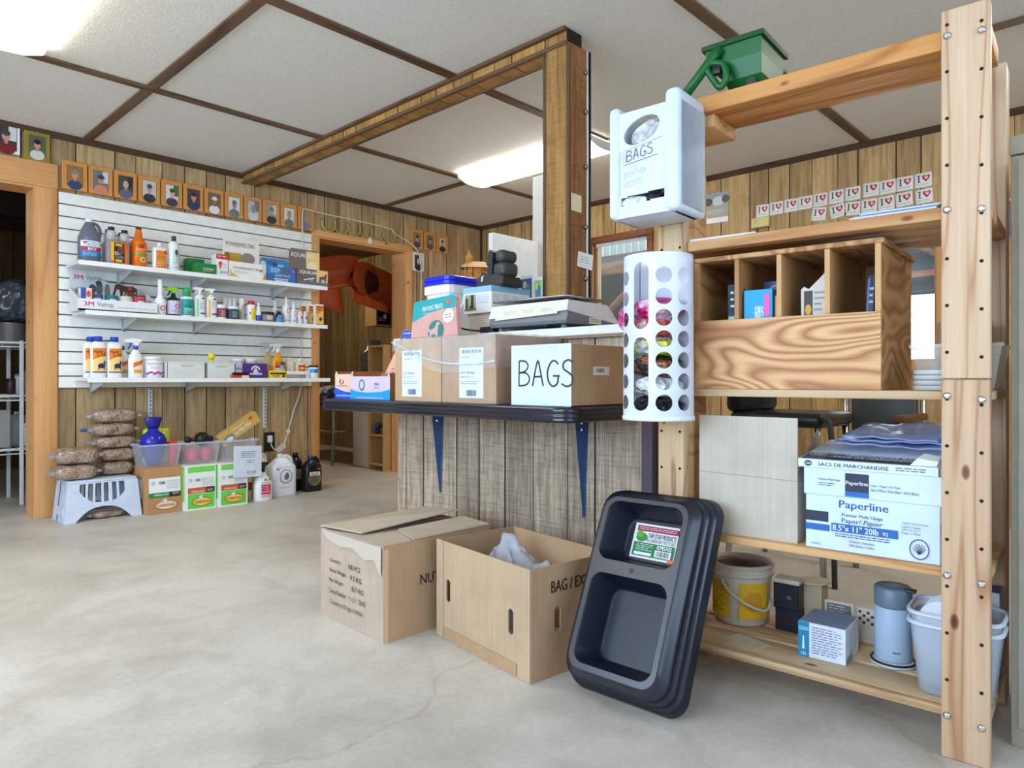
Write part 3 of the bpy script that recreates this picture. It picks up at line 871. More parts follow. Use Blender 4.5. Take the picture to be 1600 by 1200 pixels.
def dose(loc, label):
    t = thing('dosing_bottle', label, 'bottle', loc, group='twin-neck dosing bottles')
    gm = mat((146, 134, 138), 0.35); tm = clear((210, 206, 206), 0.7, 0.2, 'frosted_neck')
    MB().box(-0.068, -0.03, 0, 0.068, 0.03, 0.165, gm, 0.012).build('body', t)
    for x, zz in ((-0.035, 0.232), (0.042, 0.222)):
        MB().lathe([(0.026, 0.163), (0.026, zz - 0.012), (0.02, zz - 0.006)], tm, 18, c=(x, 0, 0)).build('neck', t)
        MB().lathe([(0.019, zz - 0.008), (0.019, zz + 0.014), (0.016, zz + 0.016)], mat((30, 30, 34), 0.4), 18, c=(x, 0, 0)).build('cap', t)
    d = Decal(); d.rect(-0.045, 0.008, 0.05, 0.15, (216, 112, 30)); d.rect(-0.045, 0.03, -0.028, 0.15, (240, 190, 40)); d.rect(-0.026, 0.02, 0.034, 0.145, (34, 36, 34)); d.text('EXA', -0.022, 0.07, 0.012, 0.09, WHITE, 0.02)
    d.ell(0.012, 0.10, 0.02, 0.026, (120, 60, 48)); d.rect(-0.02, 0.125, 0.02, 0.14, (210, 190, 40)); d.rect(-0.02, 0.024, 0.02, 0.04, (200, 190, 60)); d.rect(0.03, 0.12, 0.05, 0.15, (226, 80, 40)); d.lines(-0.02, 0.044, 0.03, 0.064, 3, (180, 180, 176))
    d.build('label', t, front(-0.0305))
    return t
dose((1.456, 4.915, ZT), 'grey twin-neck dosing bottle with an orange and black label, beside the grey jug')
dose((1.470, 5.02, ZT), 'grey twin-neck dosing bottle half hidden behind an identical one')
def dec_or(d):
    d.text('USE', -0.02, 0.135, 0.02, 0.158, (70, 40, 20), 0.02); d.lines(-0.03, 0.115, 0.03, 0.13, 2, (240, 200, 120)); d.rect(-0.048, 0.085, 0.048, 0.1, (80, 160, 60), 12); d.lines(-0.03, 0.088, 0.03, 0.097, 1, WHITE)
    d.ell(0.012, 0.058, 0.018, 0.018, (240, 220, 130)); d.ell(0.012, 0.058, 0.011, 0.011, (90, 150, 60))
bottle('spray_bottle', 'orange plastic bottle with a black cap and green band', 'bottle', (1.592, 4.945, ZT), [(0.044, 0), (0.05, 0.006), (0.05, 0.17), (0.043, 0.185), (0.026, 0.20), (0.019, 0.25), (0.018, 0.262)], mat((236, 112, 20), 0.28), (0.018, 0.258, 0.276, mat((50, 44, 40), 0.4)), dec_or)
def dec_lot(d):
    d.rect(-0.028, 0.02, 0.036, 0.135, (232, 110, 30), 8); d.lines(-0.022, 0.1, 0.026, 0.13, 3, (250, 190, 60)); d.rect(-0.028, 0.072, 0.03, 0.084, (150, 170, 60), 6); d.lines(-0.022, 0.028, 0.026, 0.066, 3, (250, 220, 150)); d.ell(0.028, 0.128, 0.012, 0.012, (230, 60, 30))
bottle('lotion_bottle', 'white squeeze bottle with an orange label', 'bottle', (1.718, 4.93, ZT), [(0.042, 0), (0.046, 0.006), (0.046, 0.145), (0.036, 0.158), (0.014, 0.162), (0.014, 0.164)], M_whiteplastic, (0.014, 0.162, 0.19, M_whiteplastic), dec_lot, n=3.0, sy=0.6)
def dec_can(d):
    d.rect(-0.024, 0.04, 0.034, 0.16, (214, 228, 228), 8); d.ell(0.006, 0.135, 0.012, 0.02, (60, 90, 90)); d.text('DVM', -0.012, 0.105, 0.02, 0.114, (60, 90, 90)); d.lines(-0.016, 0.05, 0.026, 0.095, 5, (120, 150, 150)); d.rect(-0.01, 0.03, 0.022, 0.036, (100, 190, 190), 4)
bottle('aerosol_can', 'white spray can with a grey-green crest and dark nozzle cap', 'spray can', (1.812, 4.935, ZT), [(0.032, 0), (0.035, 0.004), (0.035, 0.185), (0.031, 0.203), (0.02, 0.214), (0.016, 0.215)], mat((232, 236, 236), 0.25), (0.015, 0.213, 0.25, mat((70, 66, 60), 0.4)), dec_can)
GRN = mat((22, 128, 62), 0.4)
def dec_green(d, w, h):
    d.text('VETERINARY', w * 0.3, h * 0.42, w * 0.9, h * 0.62, (226, 236, 226)); d.rect(w * 0.3, h * 0.3, w * 0.75, h * 0.36, (226, 130, 60))
carton('green_box', 'green carton standing behind the other green carton', 'box', (1.985, 4.99, ZT), 0.115, 0.085, 0.125, GRN, {'front': dec_green})
carton('green_box', 'green carton in front at the shelf edge', 'box', (2.005, 4.86, ZT), 0.135, 0.10, 0.078, GRN, {'front': dec_green})
def dec_lampbox(d, w, h):
    d.rect(0, h * 0.78, w, h, (200, 62, 58)); d.lines(w * 0.15, h * 0.84, w * 0.9, h * 0.95, 1, (240, 210, 206)); d.ell(w * 0.35, h * 0.58, w * 0.15, h * 0.1, (226, 60, 36)); d.rect(w * 0.28, h * 0.36, w * 0.42, h * 0.52, (226, 60, 36)); d.text('BLUE', w * 0.35, h * 0.16, w * 0.9, h * 0.27, (50, 50, 120)); d.lines(w * 0.55, h * 0.35, w * 0.95, h * 0.6, 3, (230, 170, 180))
carton('bulb_box', 'white upright box with a red top band and red lamp picture', 'box', (2.117, 4.87, ZT), 0.085, 0.08, 0.158, M_white, {'front': dec_lampbox})
def display_box(label, loc, w, d, hf, hb, m, fdeco, bdeco):
    t = thing('display_box', label, 'display box', loc)
    b = MB(); b.box(-w / 2, 0, 0, w / 2, d, hf, m, 0.0015, seg=1); b.build('tray', t)
    k = MB(); k.prism([(-w / 2, hf), (w / 2, hf), (w / 2, hb - 0.02), (w / 2 - 0.02, hb), (-w / 2 + 0.02, hb), (-w / 2, hb - 0.02)], d - 0.004, d, m, 'xz'); k.build('header_card', t)
    dc = Decal(); fdeco(dc, w, hf); dc.build('front_print', t, front(-0.0002, -w / 2, 0))
    dc = Decal(); bdeco(dc, w, hb - hf); dc.build('card_print', t, front(d - 0.0042, -w / 2, hf))
    dc = Decal(); dc.rect(0.006, 0.006, w - 0.006, d - 0.01, tuple(int(x * 0.8) for x in (200, 200, 200))); dc.build('top_print', t, topf(hf + 0.0002, -w / 2, 0))
    return t
def f_pm(d, w, h):
    d.rect(0, 0, w, h, (240, 240, 236)); d.poly([(0, 0), (w * 0.3, 0), (w * 0.05, h * 0.35), (0, h * 0.6)], (214, 184, 110)); d.poly([(w * 0.88, 0), (w, 0), (w, h * 0.75)], (206, 150, 50)); d.text('POWERMECTIN', w * 0.1, h * 0.56, w * 0.8, h * 0.70, (120, 92, 66), 0.01); d.lines(w * 0.12, h * 0.3, w * 0.6, h * 0.46, 2, (180, 176, 170)); d.ell(w * 0.85, h * 0.6, w * 0.035, h * 0.09, (230, 70, 50)); d.poly([(w * 0.88, h * 0.3), (w, h * 0.5), (w, h * 0.95), (w * 0.9, h * 0.95)], (190, 212, 224))
def b_pm(d, w, h):
    d.rect(0, 0, w, h - 0.02, (236, 234, 228)); d.rect(0.01, h * 0.1, w * 0.5, h * 0.42, (196, 158, 50)); d.ell(w * 0.12, h * 0.26, w * 0.07, h * 0.16, (120, 104, 40)); d.ell(w * 0.68, h * 0.25, w * 0.2, h * 0.22, (150, 138, 128)); d.text('POWERMECTIN', w * 0.08, h * 0.66, w * 0.85, h * 0.82, (130, 112, 96), 0.01)
display_box('white and gold dewormer display box with a tall header card', (2.305, 4.86, ZT), 0.275, 0.12, 0.118, 0.315, mat((236, 234, 228), 0.4), f_pm, b_pm)
def f_q(d, w, h):
    d.rect(0, 0, w, h, (46, 106, 186)); d.rect(0, h * 0.55, w * 0.45, h, (60, 140, 206)); d.text('QUEST PLUS', w * 0.25, h * 0.36, w * 0.78, h * 0.52, (240, 230, 60), 0.02); d.lines(w * 0.12, h * 0.6, w * 0.42, h * 0.9, 3, (220, 236, 250)); d.rect(w * 0.22, h * 0.2, w * 0.72, h * 0.26, (226, 236, 250)); d.rect(w * 0.25, h * 0.1, w * 0.7, h * 0.15, (226, 236, 250)); d.ell(w * 0.62, h * 0.78, w * 0.08, h * 0.14, (110, 100, 60)); d.ell(w * 0.9, h * 0.8, w * 0.05, h * 0.08, (230, 60, 140))
def b_q(d, w, h):
    d.rect(0, 0, w, h - 0.012, (40, 130, 196)); d.ell(w * 0.1, h * 0.35, w * 0.1, h * 0.35, (206, 210, 214)); d.lines(w * 0.25, h * 0.4, w * 0.6, h * 0.75, 2, (30, 60, 120)); d.ell(w * 0.5, h * 0.45, w * 0.09, h * 0.25, (30, 70, 130)); d.rect(w * 0.62, h * 0.2, w * 0.82, h * 0.5, (150, 200, 226))
display_box('blue dewormer display box with yellow lettering', (2.567, 4.86, ZT), 0.232, 0.12, 0.118, 0.195, mat((40, 110, 190), 0.4), f_q, b_q)
def f_e(d, w, h):
    d.rect(0, 0, w, h, (104, 92, 90)); d.rect(w * 0.62, h * 0.25, w, h, (240, 196, 120)); d.rect(0, 0, w, h * 0.25, (96, 112, 124)); d.text('EQUALAN', w * 0.07, h * 0.66, w * 0.64, h * 0.9, WHITE, 0.02, 0.2); d.stroke([(w * 0.2, h * 0.32), (w * 0.55, h * 0.48)], h * 0.06, (236, 236, 236)); d.text('122', w * 0.38, h * 0.26, w * 0.5, h * 0.38, (226, 220, 210))
    horse = [(0.70, .26), (.72, .50), (.70, .58), (.78, .62), (.88, .66), (.92, .82), (.97, .76), (.95, .6), (.93, .26), (.90, .26), (.89, .44), (.78, .44), (.77, .26)]
    d.poly([(w * x, h * y) for x, y in horse], (64, 92, 104))
def b_e(d, w, h):
    d.rect(0, 0, w, h - 0.012, (120, 106, 100)); d.rect(w * 0.55, 0, w, h - 0.012, (240, 210, 140)); d.text('EQUALAN', w * 0.06, h * 0.6, w * 0.8, h * 0.82, WHITE, 0.02, 0.2); d.ell(w * 0.75, h * 0.25, w * 0.16, h * 0.22, (250, 236, 190))
display_box('brown and amber wormer display box with a horse picture at the right shelf end', (2.818, 4.845, ZT), 0.262, 0.13, 0.128, 0.30, mat((110, 98, 94), 0.4), f_e, b_e)

# ---- middle shelf
t = thing('bandage_display_tray', 'white cardboard bandage display tray with a horse picture header card', 'display tray', (1.447, 4.845, ZM))
w_ = 0.455
tm_ = mat((226, 230, 234), 0.5)
b = MB(); b.box(-w_ / 2, 0, 0, w_ / 2, 0.20, 0.012, tm_); b.box(-w_ / 2, 0, 0, w_ / 2, 0.004, 0.075, tm_); b.build('tray', t)
for sgn in (-1, 1):
    x = sgn * (w_ / 2 - 0.002)
    MB().prism([(0.004, 0.012), (0.2, 0.012), (0.2, 0.16), (0.004, 0.075)], x - 0.002, x + 0.002, tm_, 'yz').build('side', t)
MB().prism([(-w_ / 2, 0.012), (w_ / 2 - 0.05, 0.012), (w_ / 2 - 0.05, 0.18), (w_ / 2 - 0.2, 0.20), (-w_ / 2, 0.285)], 0.2, 0.204, mat((196, 206, 214), 0.5), 'xz').build('header_card', t)
def vet(d, x, z, s):
    d.text('3M', x, z, x + 0.055 * s, z + 0.028 * s, (206, 32, 44), 0.03); d.text('Vetrap', x + 0.072 * s, z - 0.008 * s, x + 0.165 * s, z + 0.03 * s, (110, 116, 120))
d = Decal(); vet(d, 0.03, 0.03, 1.0); d.lines(0.22, 0.026, 0.44, 0.036, 1, (150, 150, 152), 0.0); d.build('front_print', t, front(-0.0002, -w_ / 2, 0))
d = Decal(); vet(d, 0.02, 0.215, 1.0)
for cx, cz, rx, rz, c in ((.13, .16, .022, .03, (70, 80, 90)), (.17, .165, .02, .045, (90, 96, 104)), (.165, .20, .018, .016, (60, 64, 70)), (.215, .15, .016, .05, (130, 108, 100)), (.06, .145, .03, .02, (150, 130, 140))): d.ell(cx, cz, rx, rz, c)
H_ = [(0.245, .128), (.262, .20), (.285, .205), (.33, .196), (.37, .198), (.396, .18), (.40, .12), (.392, .12), (.388, .16), (.372, .155), (.37, .12), (.36, .12), (.355, .155), (.31, .158), (.303, .118), (.294, .118), (.288, .168), (.272, .175), (.258, .13)]
d.poly(H_, (86, 44, 36)); d.ell(.35, .182, .014, .012, (196, 66, 36)); d.poly([(x * 0.5 + 0.19, z * 0.62 + 0.035) for x, z in H_], (112, 72, 52)); d.build('card_print', t, front(0.1998, -w_ / 2, 0))
def dec_bb(d, w, h):
    d.rect(0, 0, w * 0.48, h, (50, 90, 176)); d.rect(w * 0.48, 0, w, h, (236, 226, 216)); d.ell(w * 0.68, h * 0.72, w * 0.18, h * 0.16, (230, 76, 36)); d.rect(w * 0.85, 0, w, h, (240, 170, 110)); d.text('VETRAP', w * 0.1, h * 0.1, w * 0.4, h * 0.24, WHITE)
carton('bandage_box', 'blue, white and orange carton standing in the left end of the display tray', 'box', (1.268, 4.865, ZM + 0.013), 0.062, 0.06, 0.13, M_white, {'front': dec_bb})
for i, (u, c, lab) in enumerate(((1.337, (66, 96, 150), 'blue bandage roll in a clear wrapper in the display tray'), (1.425, (40, 120, 120), 'teal bandage roll in the display tray'), (1.508, (216, 212, 196), 'cream bandage roll in the display tray'), (1.592, (206, 60, 74), 'red bandage roll in the display tray'))):
    t = thing('bandage_roll', lab, 'bandage roll', (u, 4.925, ZM + 0.013), group='bandage rolls in the display tray')
    MB().lathe([(0.036, 0), (0.038, 0.004), (0.038, 0.096), (0.036, 0.10)], mat(c, 0.7), 22).build('roll', t)
    d = Decal(); d.rect(-0.02, 0.03, 0.02, 0.075, (226, 230, 232), 5); d.lines(-0.016, 0.04, 0.016, 0.07, 3, GREYT); d.build('label', t, wrap(0.0384))
def dec_red(x=0.0, z=0.05, s=1.0):
    def f(d):
        d.ring(x, z, 0.017 * s, 0.017 * s, 0.006 * s, (206, 56, 76), 14); d.lines(x - 0.022 * s, z - 0.045 * s, x + 0.022 * s, z - 0.026 * s, 2, (90, 100, 190)); d.ell(x + 0.03 * s, z + 0.006, 0.006 * s, 0.012 * s, (220, 70, 70))
    return f
bottle('long_neck_bottle', 'white bottle with a long thin neck beside the display tray', 'bottle', (1.712, 4.90, ZM), [(0.030, 0), (0.036, 0.006), (0.036, 0.075), (0.040, 0.09), (0.034, 0.105), (0.018, 0.13), (0.015, 0.15), (0.015, 0.24), (0.012, 0.245)], M_whiteplastic, None, dec_red(0.004, 0.05), lr=0.036)
t = bottle('spray_bottle', 'black and lavender spray bottle with a lime green head', 'bottle', (1.800, 4.91, ZM), [(0.040, 0), (0.044, 0.006), (0.044, 0.11), (0.036, 0.125), (0.018, 0.135), (0.014, 0.145)], mat((30, 32, 30), 0.4), None, lambda d: (d.rect(-0.06, 0.016, 0.06, 0.108, (200, 196, 220), 14), dec_red(0.012, 0.07)(d), d.lines(-0.03, 0.02, 0.03, 0.04, 2, (190, 110, 130))))
trigger(t, 0.14, mat((140, 200, 40), 0.4), M_black, 0.95, 1)
def dec_teal(d):
    d.rect(-0.05, 0.015, 0.05, 0.125, (30, 150, 150), 14); d.poly([(-0.005, 0.085), (0.015, 0.118), (0.034, 0.09), (0.02, 0.08)], (240, 190, 50)); d.text('TRI-TEC', -0.03, 0.07, 0.022, 0.082, (30, 40, 40), 0.02); d.rect(-0.03, 0.045, 0.03, 0.062, (120, 200, 170), 8); d.lines(-0.03, 0.02, 0.03, 0.04, 2, (180, 226, 220))
bottle('fly_spray_bottle', 'teal bottle with a tall green cap', 'bottle', (1.886, 4.905, ZM), [(0.038, 0), (0.042, 0.006), (0.042, 0.128), (0.036, 0.14), (0.018, 0.146), (0.016, 0.15)], mat((232, 240, 238), 0.3), (0.025, 0.148, 0.205, mat((40, 170, 84), 0.35)), dec_teal)
for u, st, flip, wd, mm in ((1.972, (130, 210, 140), 1, 'with a green stripe', M_whiteplastic), (2.052, (226, 176, 80), 1, 'with an amber stripe and lime collar', mat((160, 206, 70), 0.4))):
    def dd(d, st=st):
        d.rect(-0.03, 0.012, -0.016, 0.135, st, 3); d.lines(-0.01, 0.06, 0.034, 0.12, 5, (120, 140, 206)); d.ell(0.012, 0.138, 0.012, 0.007, (220, 60, 56)); d.rect(-0.008, 0.028, 0.034, 0.038, (60, 70, 160), 5)
    t = bottle('spray_bottle', 'white spray bottle %s on the middle shelf' % wd, 'bottle', (u, 4.905, ZM), [(0.034, 0), (0.037, 0.006), (0.037, 0.14), (0.03, 0.156), (0.014, 0.166), (0.012, 0.172)], M_whiteplastic, None, dd, n=2.6)
    trigger(t, 0.165, M_whiteplastic, mm, 0.82, flip)
def jar(label, u, v, r, h, band, bodym, capm, z=ZM, cat='jar'):
    def dd(d):
        d.rect(-r * 1.45, h * 0.16, r * 1.45, h * 0.76, band, 14); d.rect(-r * 0.4, h * 0.3, r * 0.5, h * 0.66, tuple(min(255, int(x * 1.5) + 30) for x in band), 6); d.lines(-r * 0.35, h * 0.18, r * 0.5, h * 0.3, 2, (226, 226, 226)); d.lines(-r * 0.3, h * 0.4, r * 0.4, h * 0.6, 2, (70, 60, 60))
    return bottle('jar', label, cat, (u, v, z), [(r - 0.003, 0), (r, 0.003), (r, h * 0.78), (r - 0.002, h * 0.8)], bodym, (r * 1.04, h * 0.79, h, capm), dd)
jar('small jar with a maroon label and white lid', 2.122, 4.90, 0.036, 0.104, (122, 60, 66), M_whiteplastic, M_whiteplastic)
jar('small dark jar with an orange band and white lid', 2.206, 4.905, 0.044, 0.100, (50, 66, 76), mat((60, 66, 70)), M_whiteplastic)
for i, u in enumerate((2.19, 2.225, 2.262, 2.30)):
    bottle('spray_can', 'tall plain white can in the row behind the jars, ' + ['leftmost of four', 'second from the left', 'third from the left', 'rightmost of four'][i], 'spray can', (u, 4.975 + (0.02 if i < 3 else -0.02), ZM), rnd_prof(0.0165 if i < 3 else 0.02, 0.172, 0.004), mat((232, 230, 226), 0.35), None, dec_red(0.0, 0.11, 0.6) if i == 3 else None, group='plain white cans behind the jars')
bottle('dusting_bottle', 'white and yellow powder bottle with a red cap', 'bottle', (2.345, 4.90, ZM), [(0.028, 0), (0.031, 0.005), (0.031, 0.115), (0.026, 0.125)], M_whiteplastic, (0.026, 0.124, 0.152, mat((206, 40, 40), 0.4)), lambda d: (d.rect(-0.012, 0.012, 0.02, 0.095, (240, 206, 40), 5), d.ell(-0.02, 0.06, 0.006, 0.008, (206, 60, 50)), d.ell(0.022, 0.10, 0.008, 0.01, (230, 80, 60))))
bottle('nozzle_bottle', 'slim white bottle with a blue base and pointed nozzle', 'bottle', (2.396, 4.89, ZM), [(0.019, 0), (0.021, 0.004), (0.021, 0.07), (0.012, 0.10), (0.006, 0.14), (0.004, 0.142)], M_whiteplastic, None, lambda d: d.rect(-0.03, 0.006, 0.03, 0.05, (40, 90, 170), 12), lr=0.021)
jar('wide tub with a black lid and grey-brown label', 2.468, 4.91, 0.055, 0.078, (128, 116, 116), mat((50, 52, 56)), M_black)
bottle('blue_bottle', 'small dark bottle with a bright blue label', 'bottle', (2.556, 4.885, ZM), [(0.026, 0), (0.029, 0.005), (0.029, 0.06), (0.02, 0.075), (0.014, 0.078)], mat((40, 56, 104), 0.3), (0.015, 0.076, 0.09, mat((36, 44, 80), 0.4)), lambda d: (d.rect(-0.04, 0.006, 0.04, 0.04, (50, 160, 220), 12), d.lines(-0.02, 0.044, 0.02, 0.058, 2, WHITE)))
for u, v, h, lab in ((2.575, 4.985, 0.178, 'white bottle with a red mark half hidden behind the small blue bottle'), (2.622, 4.90, 0.205, 'tall white dropper bottle with a red emblem, taller of the pair'), (2.682, 4.90, 0.172, 'white dropper bottle with a red emblem, shorter of the pair')):
    k = h / 0.205
    bottle('dropper_bottle', lab, 'bottle', (u, v, ZM), [(0.026, 0), (0.029, 0.005), (0.029, 0.12 * k), (0.02, 0.14 * k), (0.011, 0.15 * k), (0.010, 0.175 * k), (0.005, 0.20 * k), (0.003, 0.205 * k)], M_whiteplastic, None, lambda d, k=k: (d.ring(0.004, 0.1 * k, 0.013, 0.02, 0.005, (214, 60, 80), 14), d.lines(-0.02, 0.02, 0.02, 0.07 * k, 4, (140, 150, 190)), d.rect(-0.02, 0.02, 0.02, 0.024, (90, 100, 160), 4)), lr=0.029)
for u, lab in ((2.722, 'small white bottle with a red dot, left of a pair near the shelf end'), (2.762, 'small white bottle with a red dot, right of a pair near the shelf end')):
    bottle('small_bottle', lab, 'bottle', (u, 4.865, ZM), [(0.016, 0), (0.018, 0.004), (0.018, 0.08), (0.011, 0.094), (0.010, 0.104)], mat((216, 220, 224), 0.3), None, lambda d: d.ell(0.002, 0.052, 0.008, 0.012, (206, 60, 76)), lr=0.018)
def dec_yel(d, w, h):
    d.rect(0, 0, w, h, (238, 190, 90)); d.poly([(0, h * 0.5), (w, h * 0.72), (w, h), (0, h * 0.95)], (226, 128, 30)); d.lines(w * 0.08, h * 0.66, w * 0.9, h * 0.92, 2, (120, 56, 20)); d.ell(w * 0.62, h * 0.3, w * 0.2, h * 0.09, (70, 56, 46)); d.rect(0, 0, w, h * 0.06, (60, 50, 44)); d.rect(0, h * 0.93, w, h, WHITE)
for u, v, lab in ((2.808, 4.945, 'orange and cream carton furthest back at the right end of the middle shelf'), (2.845, 4.895, 'orange and cream carton, middle one at the right end of the middle shelf'), (2.878, 4.845, 'orange and cream carton at the front corner of the middle shelf')):
    carton('polish_box', lab, 'box', (u, v, ZM), 0.066, 0.045, 0.165, M_white, {'front': dec_yel}, group='orange and cream cartons')

# ---- bottom shelf
def dec_mane(d):
    d.rect(-0.036, 0.035, 0.042, 0.19, (244, 212, 130), 10); d.band([(-0.036, 0.115, 0.19), (0.042, 0.15, 0.19)], (236, 130, 34), 10); d.text('Mane', -0.032, 0.158, 0.016, 0.178, (46, 30, 22), 0.02, 0.2, 0.15); d.text("'n Tail", -0.012, 0.136, 0.036, 0.158, (46, 30, 22), 0.02, 0.2, 0.15)
    d.stroke([(-0.034, 0.118), (0.036, 0.146)], 0.006, (60, 50, 70)); d.ell(0.012, 0.078, 0.02, 0.016, (44, 50, 96)); d.rect(-0.006, 0.052, -0.001, 0.075, (44, 50, 96)); d.rect(0.024, 0.052, 0.029, 0.075, (44, 50, 96)); d.ell(0.028, 0.098, 0.006, 0.012, (44, 50, 96)); d.rect(-0.036, 0.035, 0.042, 0.042, (60, 60, 110), 6)
def mane(label, u, v):
    return bottle('shampoo_bottle', label, 'bottle', (u, v, ZL), [(0.04, 0), (0.044, 0.006), (0.044, 0.205), (0.038, 0.222), (0.024, 0.23), (0.022, 0.235)], M_whiteplastic, (0.024, 0.233, 0.264, mat((40, 62, 176), 0.4)), dec_mane, group='shampoo bottles with blue caps', n=2.6, sy=0.62, lr=0.044)
mane('white shampoo bottle with orange label and blue cap, half hidden behind another', 1.322, 4.98)
mane('white shampoo bottle with orange label and blue cap, middle of three', 1.342, 4.90)
mane('white shampoo bottle with orange label and blue cap, beside the spray bottles', 1.434, 4.90)
def dec_sp(d):
    d.rect(-0.022, 0.03, 0.036, 0.115, (236, 226, 200), 8); d.band([(-0.022, 0.07, 0.1), (0.036, 0.095, 0.118)], (230, 110, 40), 8); d.rect(-0.018, 0.034, 0.03, 0.055, (236, 160, 60), 6); d.ell(0.03, 0.112, 0.008, 0.008, (220, 60, 40)); d.stroke([(-0.02, 0.066), (0.034, 0.084)], 0.005, (80, 130, 60))
for u, v, lab in ((1.510, 5.005, 'white trigger spray bottle standing behind the other spray bottle'), (1.560, 4.90, 'white trigger spray bottle with an orange label and blue collar')):
    t = bottle('spray_bottle', lab, 'bottle', (u, v, ZL), [(0.040, 0), (0.044, 0.006), (0.044, 0.12), (0.038, 0.15), (0.02, 0.175), (0.017, 0.19)], M_whiteplastic, None, dec_sp, n=2.4, sy=0.72, lr=0.044)
    trigger(t, 0.187, M_whiteplastic, mat((50, 80, 180), 0.4), 1.15, 1)
def dec_tub(d):
    d.rect(-0.06, 0.02, 0.07, 0.115, (244, 240, 246), 12); d.text('Epsom Aid', -0.045, 0.088, 0.05, 0.104, (80, 70, 150), 0.01)
    for i in range(9): d.ell(-0.05 + i * 0.0135, 0.03 + (i % 3) * 0.005, 0.008, 0.008, (150 + i * 4, 60, 170))
    d.lines(-0.03, 0.06, 0.04, 0.08, 2, (190, 180, 200))
bottle('tub', 'white tub with purple flowers on its label', 'tub', (1.675, 4.94, ZL), [(0.056, 0), (0.06, 0.004), (0.064, 0.12), (0.064, 0.122)], M_whiteplastic, (0.067, 0.12, 0.145, M_whiteplastic), dec_tub)
for u, wd, lab in ((1.868, 0.25, 'white lattice plastic basket beside the tub'), (2.105, 0.20, 'white lattice plastic basket with a yellow scoop, beside the purple box')):
    t = thing('plastic_basket', lab, 'basket', (u, 4.86, ZL), group='white lattice baskets')
    bm_ = mat((222, 226, 224), 0.4); b = MB(); h = 0.112
    b.box(-wd / 2, 0, 0, wd / 2, 0.2, 0.004, bm_)
    for y in (0, 0.197): b.box(-wd / 2, y, 0, wd / 2, y + 0.003, h, bm_)
    for x in (-wd / 2, wd / 2 - 0.003): b.box(x, 0, 0, x + 0.003, 0.2, h, bm_)
    b.build('basket_body', t)
    rim = MB()
    rim.box(-wd / 2 - 0.004, -0.005, h - 0.006, wd / 2 + 0.004, 0.004, h, bm_); rim.box(-wd / 2 - 0.004, 0.196, h - 0.006, wd / 2 + 0.004, 0.205, h, bm_)
    rim.box(-wd / 2 - 0.004, 0.004, h - 0.006, -wd / 2 + 0.005, 0.196, h, bm_); rim.box(wd / 2 - 0.005, 0.004, h - 0.006, wd / 2 + 0.004, 0.196, h, bm_); rim.build('rim', t)
    d = Decal(); d.rect(-0.035, 0.078, 0.045, 0.092, (196, 192, 170))
    nx = int(wd / 0.016)
    for i in range(nx):
        for j in range(5): d.rect(-wd / 2 + 0.008 + i * 0.016 + (j % 2) * 0.006, 0.012 + j * 0.012, -wd / 2 + 0.013 + i * 0.016 + (j % 2) * 0.006, 0.016 + j * 0.012, (178, 188, 190))
    d.build('lattice_holes', t, front(-0.0004))
t = thing('scoop', 'small yellow scoop standing in the second lattice basket', 'scoop', (2.075, 4.95, ZL + 0.0045))
MB().cyl((0, 0, 0), (0, 0, 0.15), 0.012, mat((236, 214, 30), 0.4), 10).build('handle', t)
MB().lathe([(0.014, 0.13), (0.023, 0.14), (0.024, 0.17), (0.02, 0.172)], mat((240, 220, 40), 0.4), 14).build('bowl', t)
def dec_pur(d, w, h):
    d.rect(0, 0, w, h, (80, 46, 126)); d.ring(w * 0.52, h * 0.5, w * 0.2, h * 0.36, 0.012, (226, 220, 236), 20, 0.2, pi - 0.2); d.poly([(w * 0.4, h * 0.3), (w * 0.46, h * 0.62), (w * 0.55, h * 0.75), (w * 0.6, h * 0.5), (w * 0.68, h * 0.3)], (214, 206, 230)); d.rect(w * 0.28, h * 0.24, w * 0.78, h * 0.36, (226, 220, 236)); d.lines(w * 0.34, h * 0.27, w * 0.74, h * 0.34, 1, (90, 60, 130), 0)
carton('horse_treat_box', 'purple carton with a white horse emblem', 'box', (2.358, 4.865, ZL), 0.185, 0.13, 0.11, mat((82, 48, 128), 0.4), {'front': dec_pur})
def dec_eliq(d, w, h):
    d.rect(0, 0, w, h, (206, 182, 214)); d.text('ERIQ', w * 0.12, h * 0.52, w * 0.95, h * 0.72, (50, 44, 60), 0.02)
carton('lavender_box', 'lavender carton between the basket and the purple box', 'box', (2.236, 4.865, ZL), 0.05, 0.13, 0.11, mat((206, 182, 214), 0.4), {'front': dec_eliq})
carton('red_box', 'flat red and white box lying at the front edge of the lowest shelf', 'box', (2.232, 4.828, ZL), 0.125, 0.032, 0.022, mat((216, 66, 40), 0.4), {'front': lambda d, w, h: d.rect(w * 0.58, 0, w, h, (232, 216, 216))})
carton('black_box', 'flat black box lying on the flat red box', 'box', (2.236, 4.828, ZL + 0.0225), 0.11, 0.032, 0.02, M_black)
M_gold = clear((236, 170, 30), 0.85, 0.15, 'golden_plastic')
t = bottle('spray_bottle', 'golden yellow spray bottle with a picture label', 'bottle', (2.585, 4.96, ZL), [(0.05, 0), (0.056, 0.008), (0.058, 0.08), (0.05, 0.12), (0.034, 0.15), (0.022, 0.19), (0.018, 0.2)], M_gold, None, lambda d: (d.rect(-0.034, 0.05, 0.05, 0.125, (120, 60, 40), 10), d.rect(-0.034, 0.05, 0.046, 0.08, (206, 216, 220), 8), d.ell(-0.012, 0.108, 0.02, 0.016, (226, 100, 40)), d.ell(0.02, 0.085, 0.02, 0.02, (140, 190, 220))), sy=0.6, lr=0.058)
trigger(t, 0.198, clear((232, 234, 234), 0.75, 0.2, 'clear_trigger'), M_white, 1.1, 1)
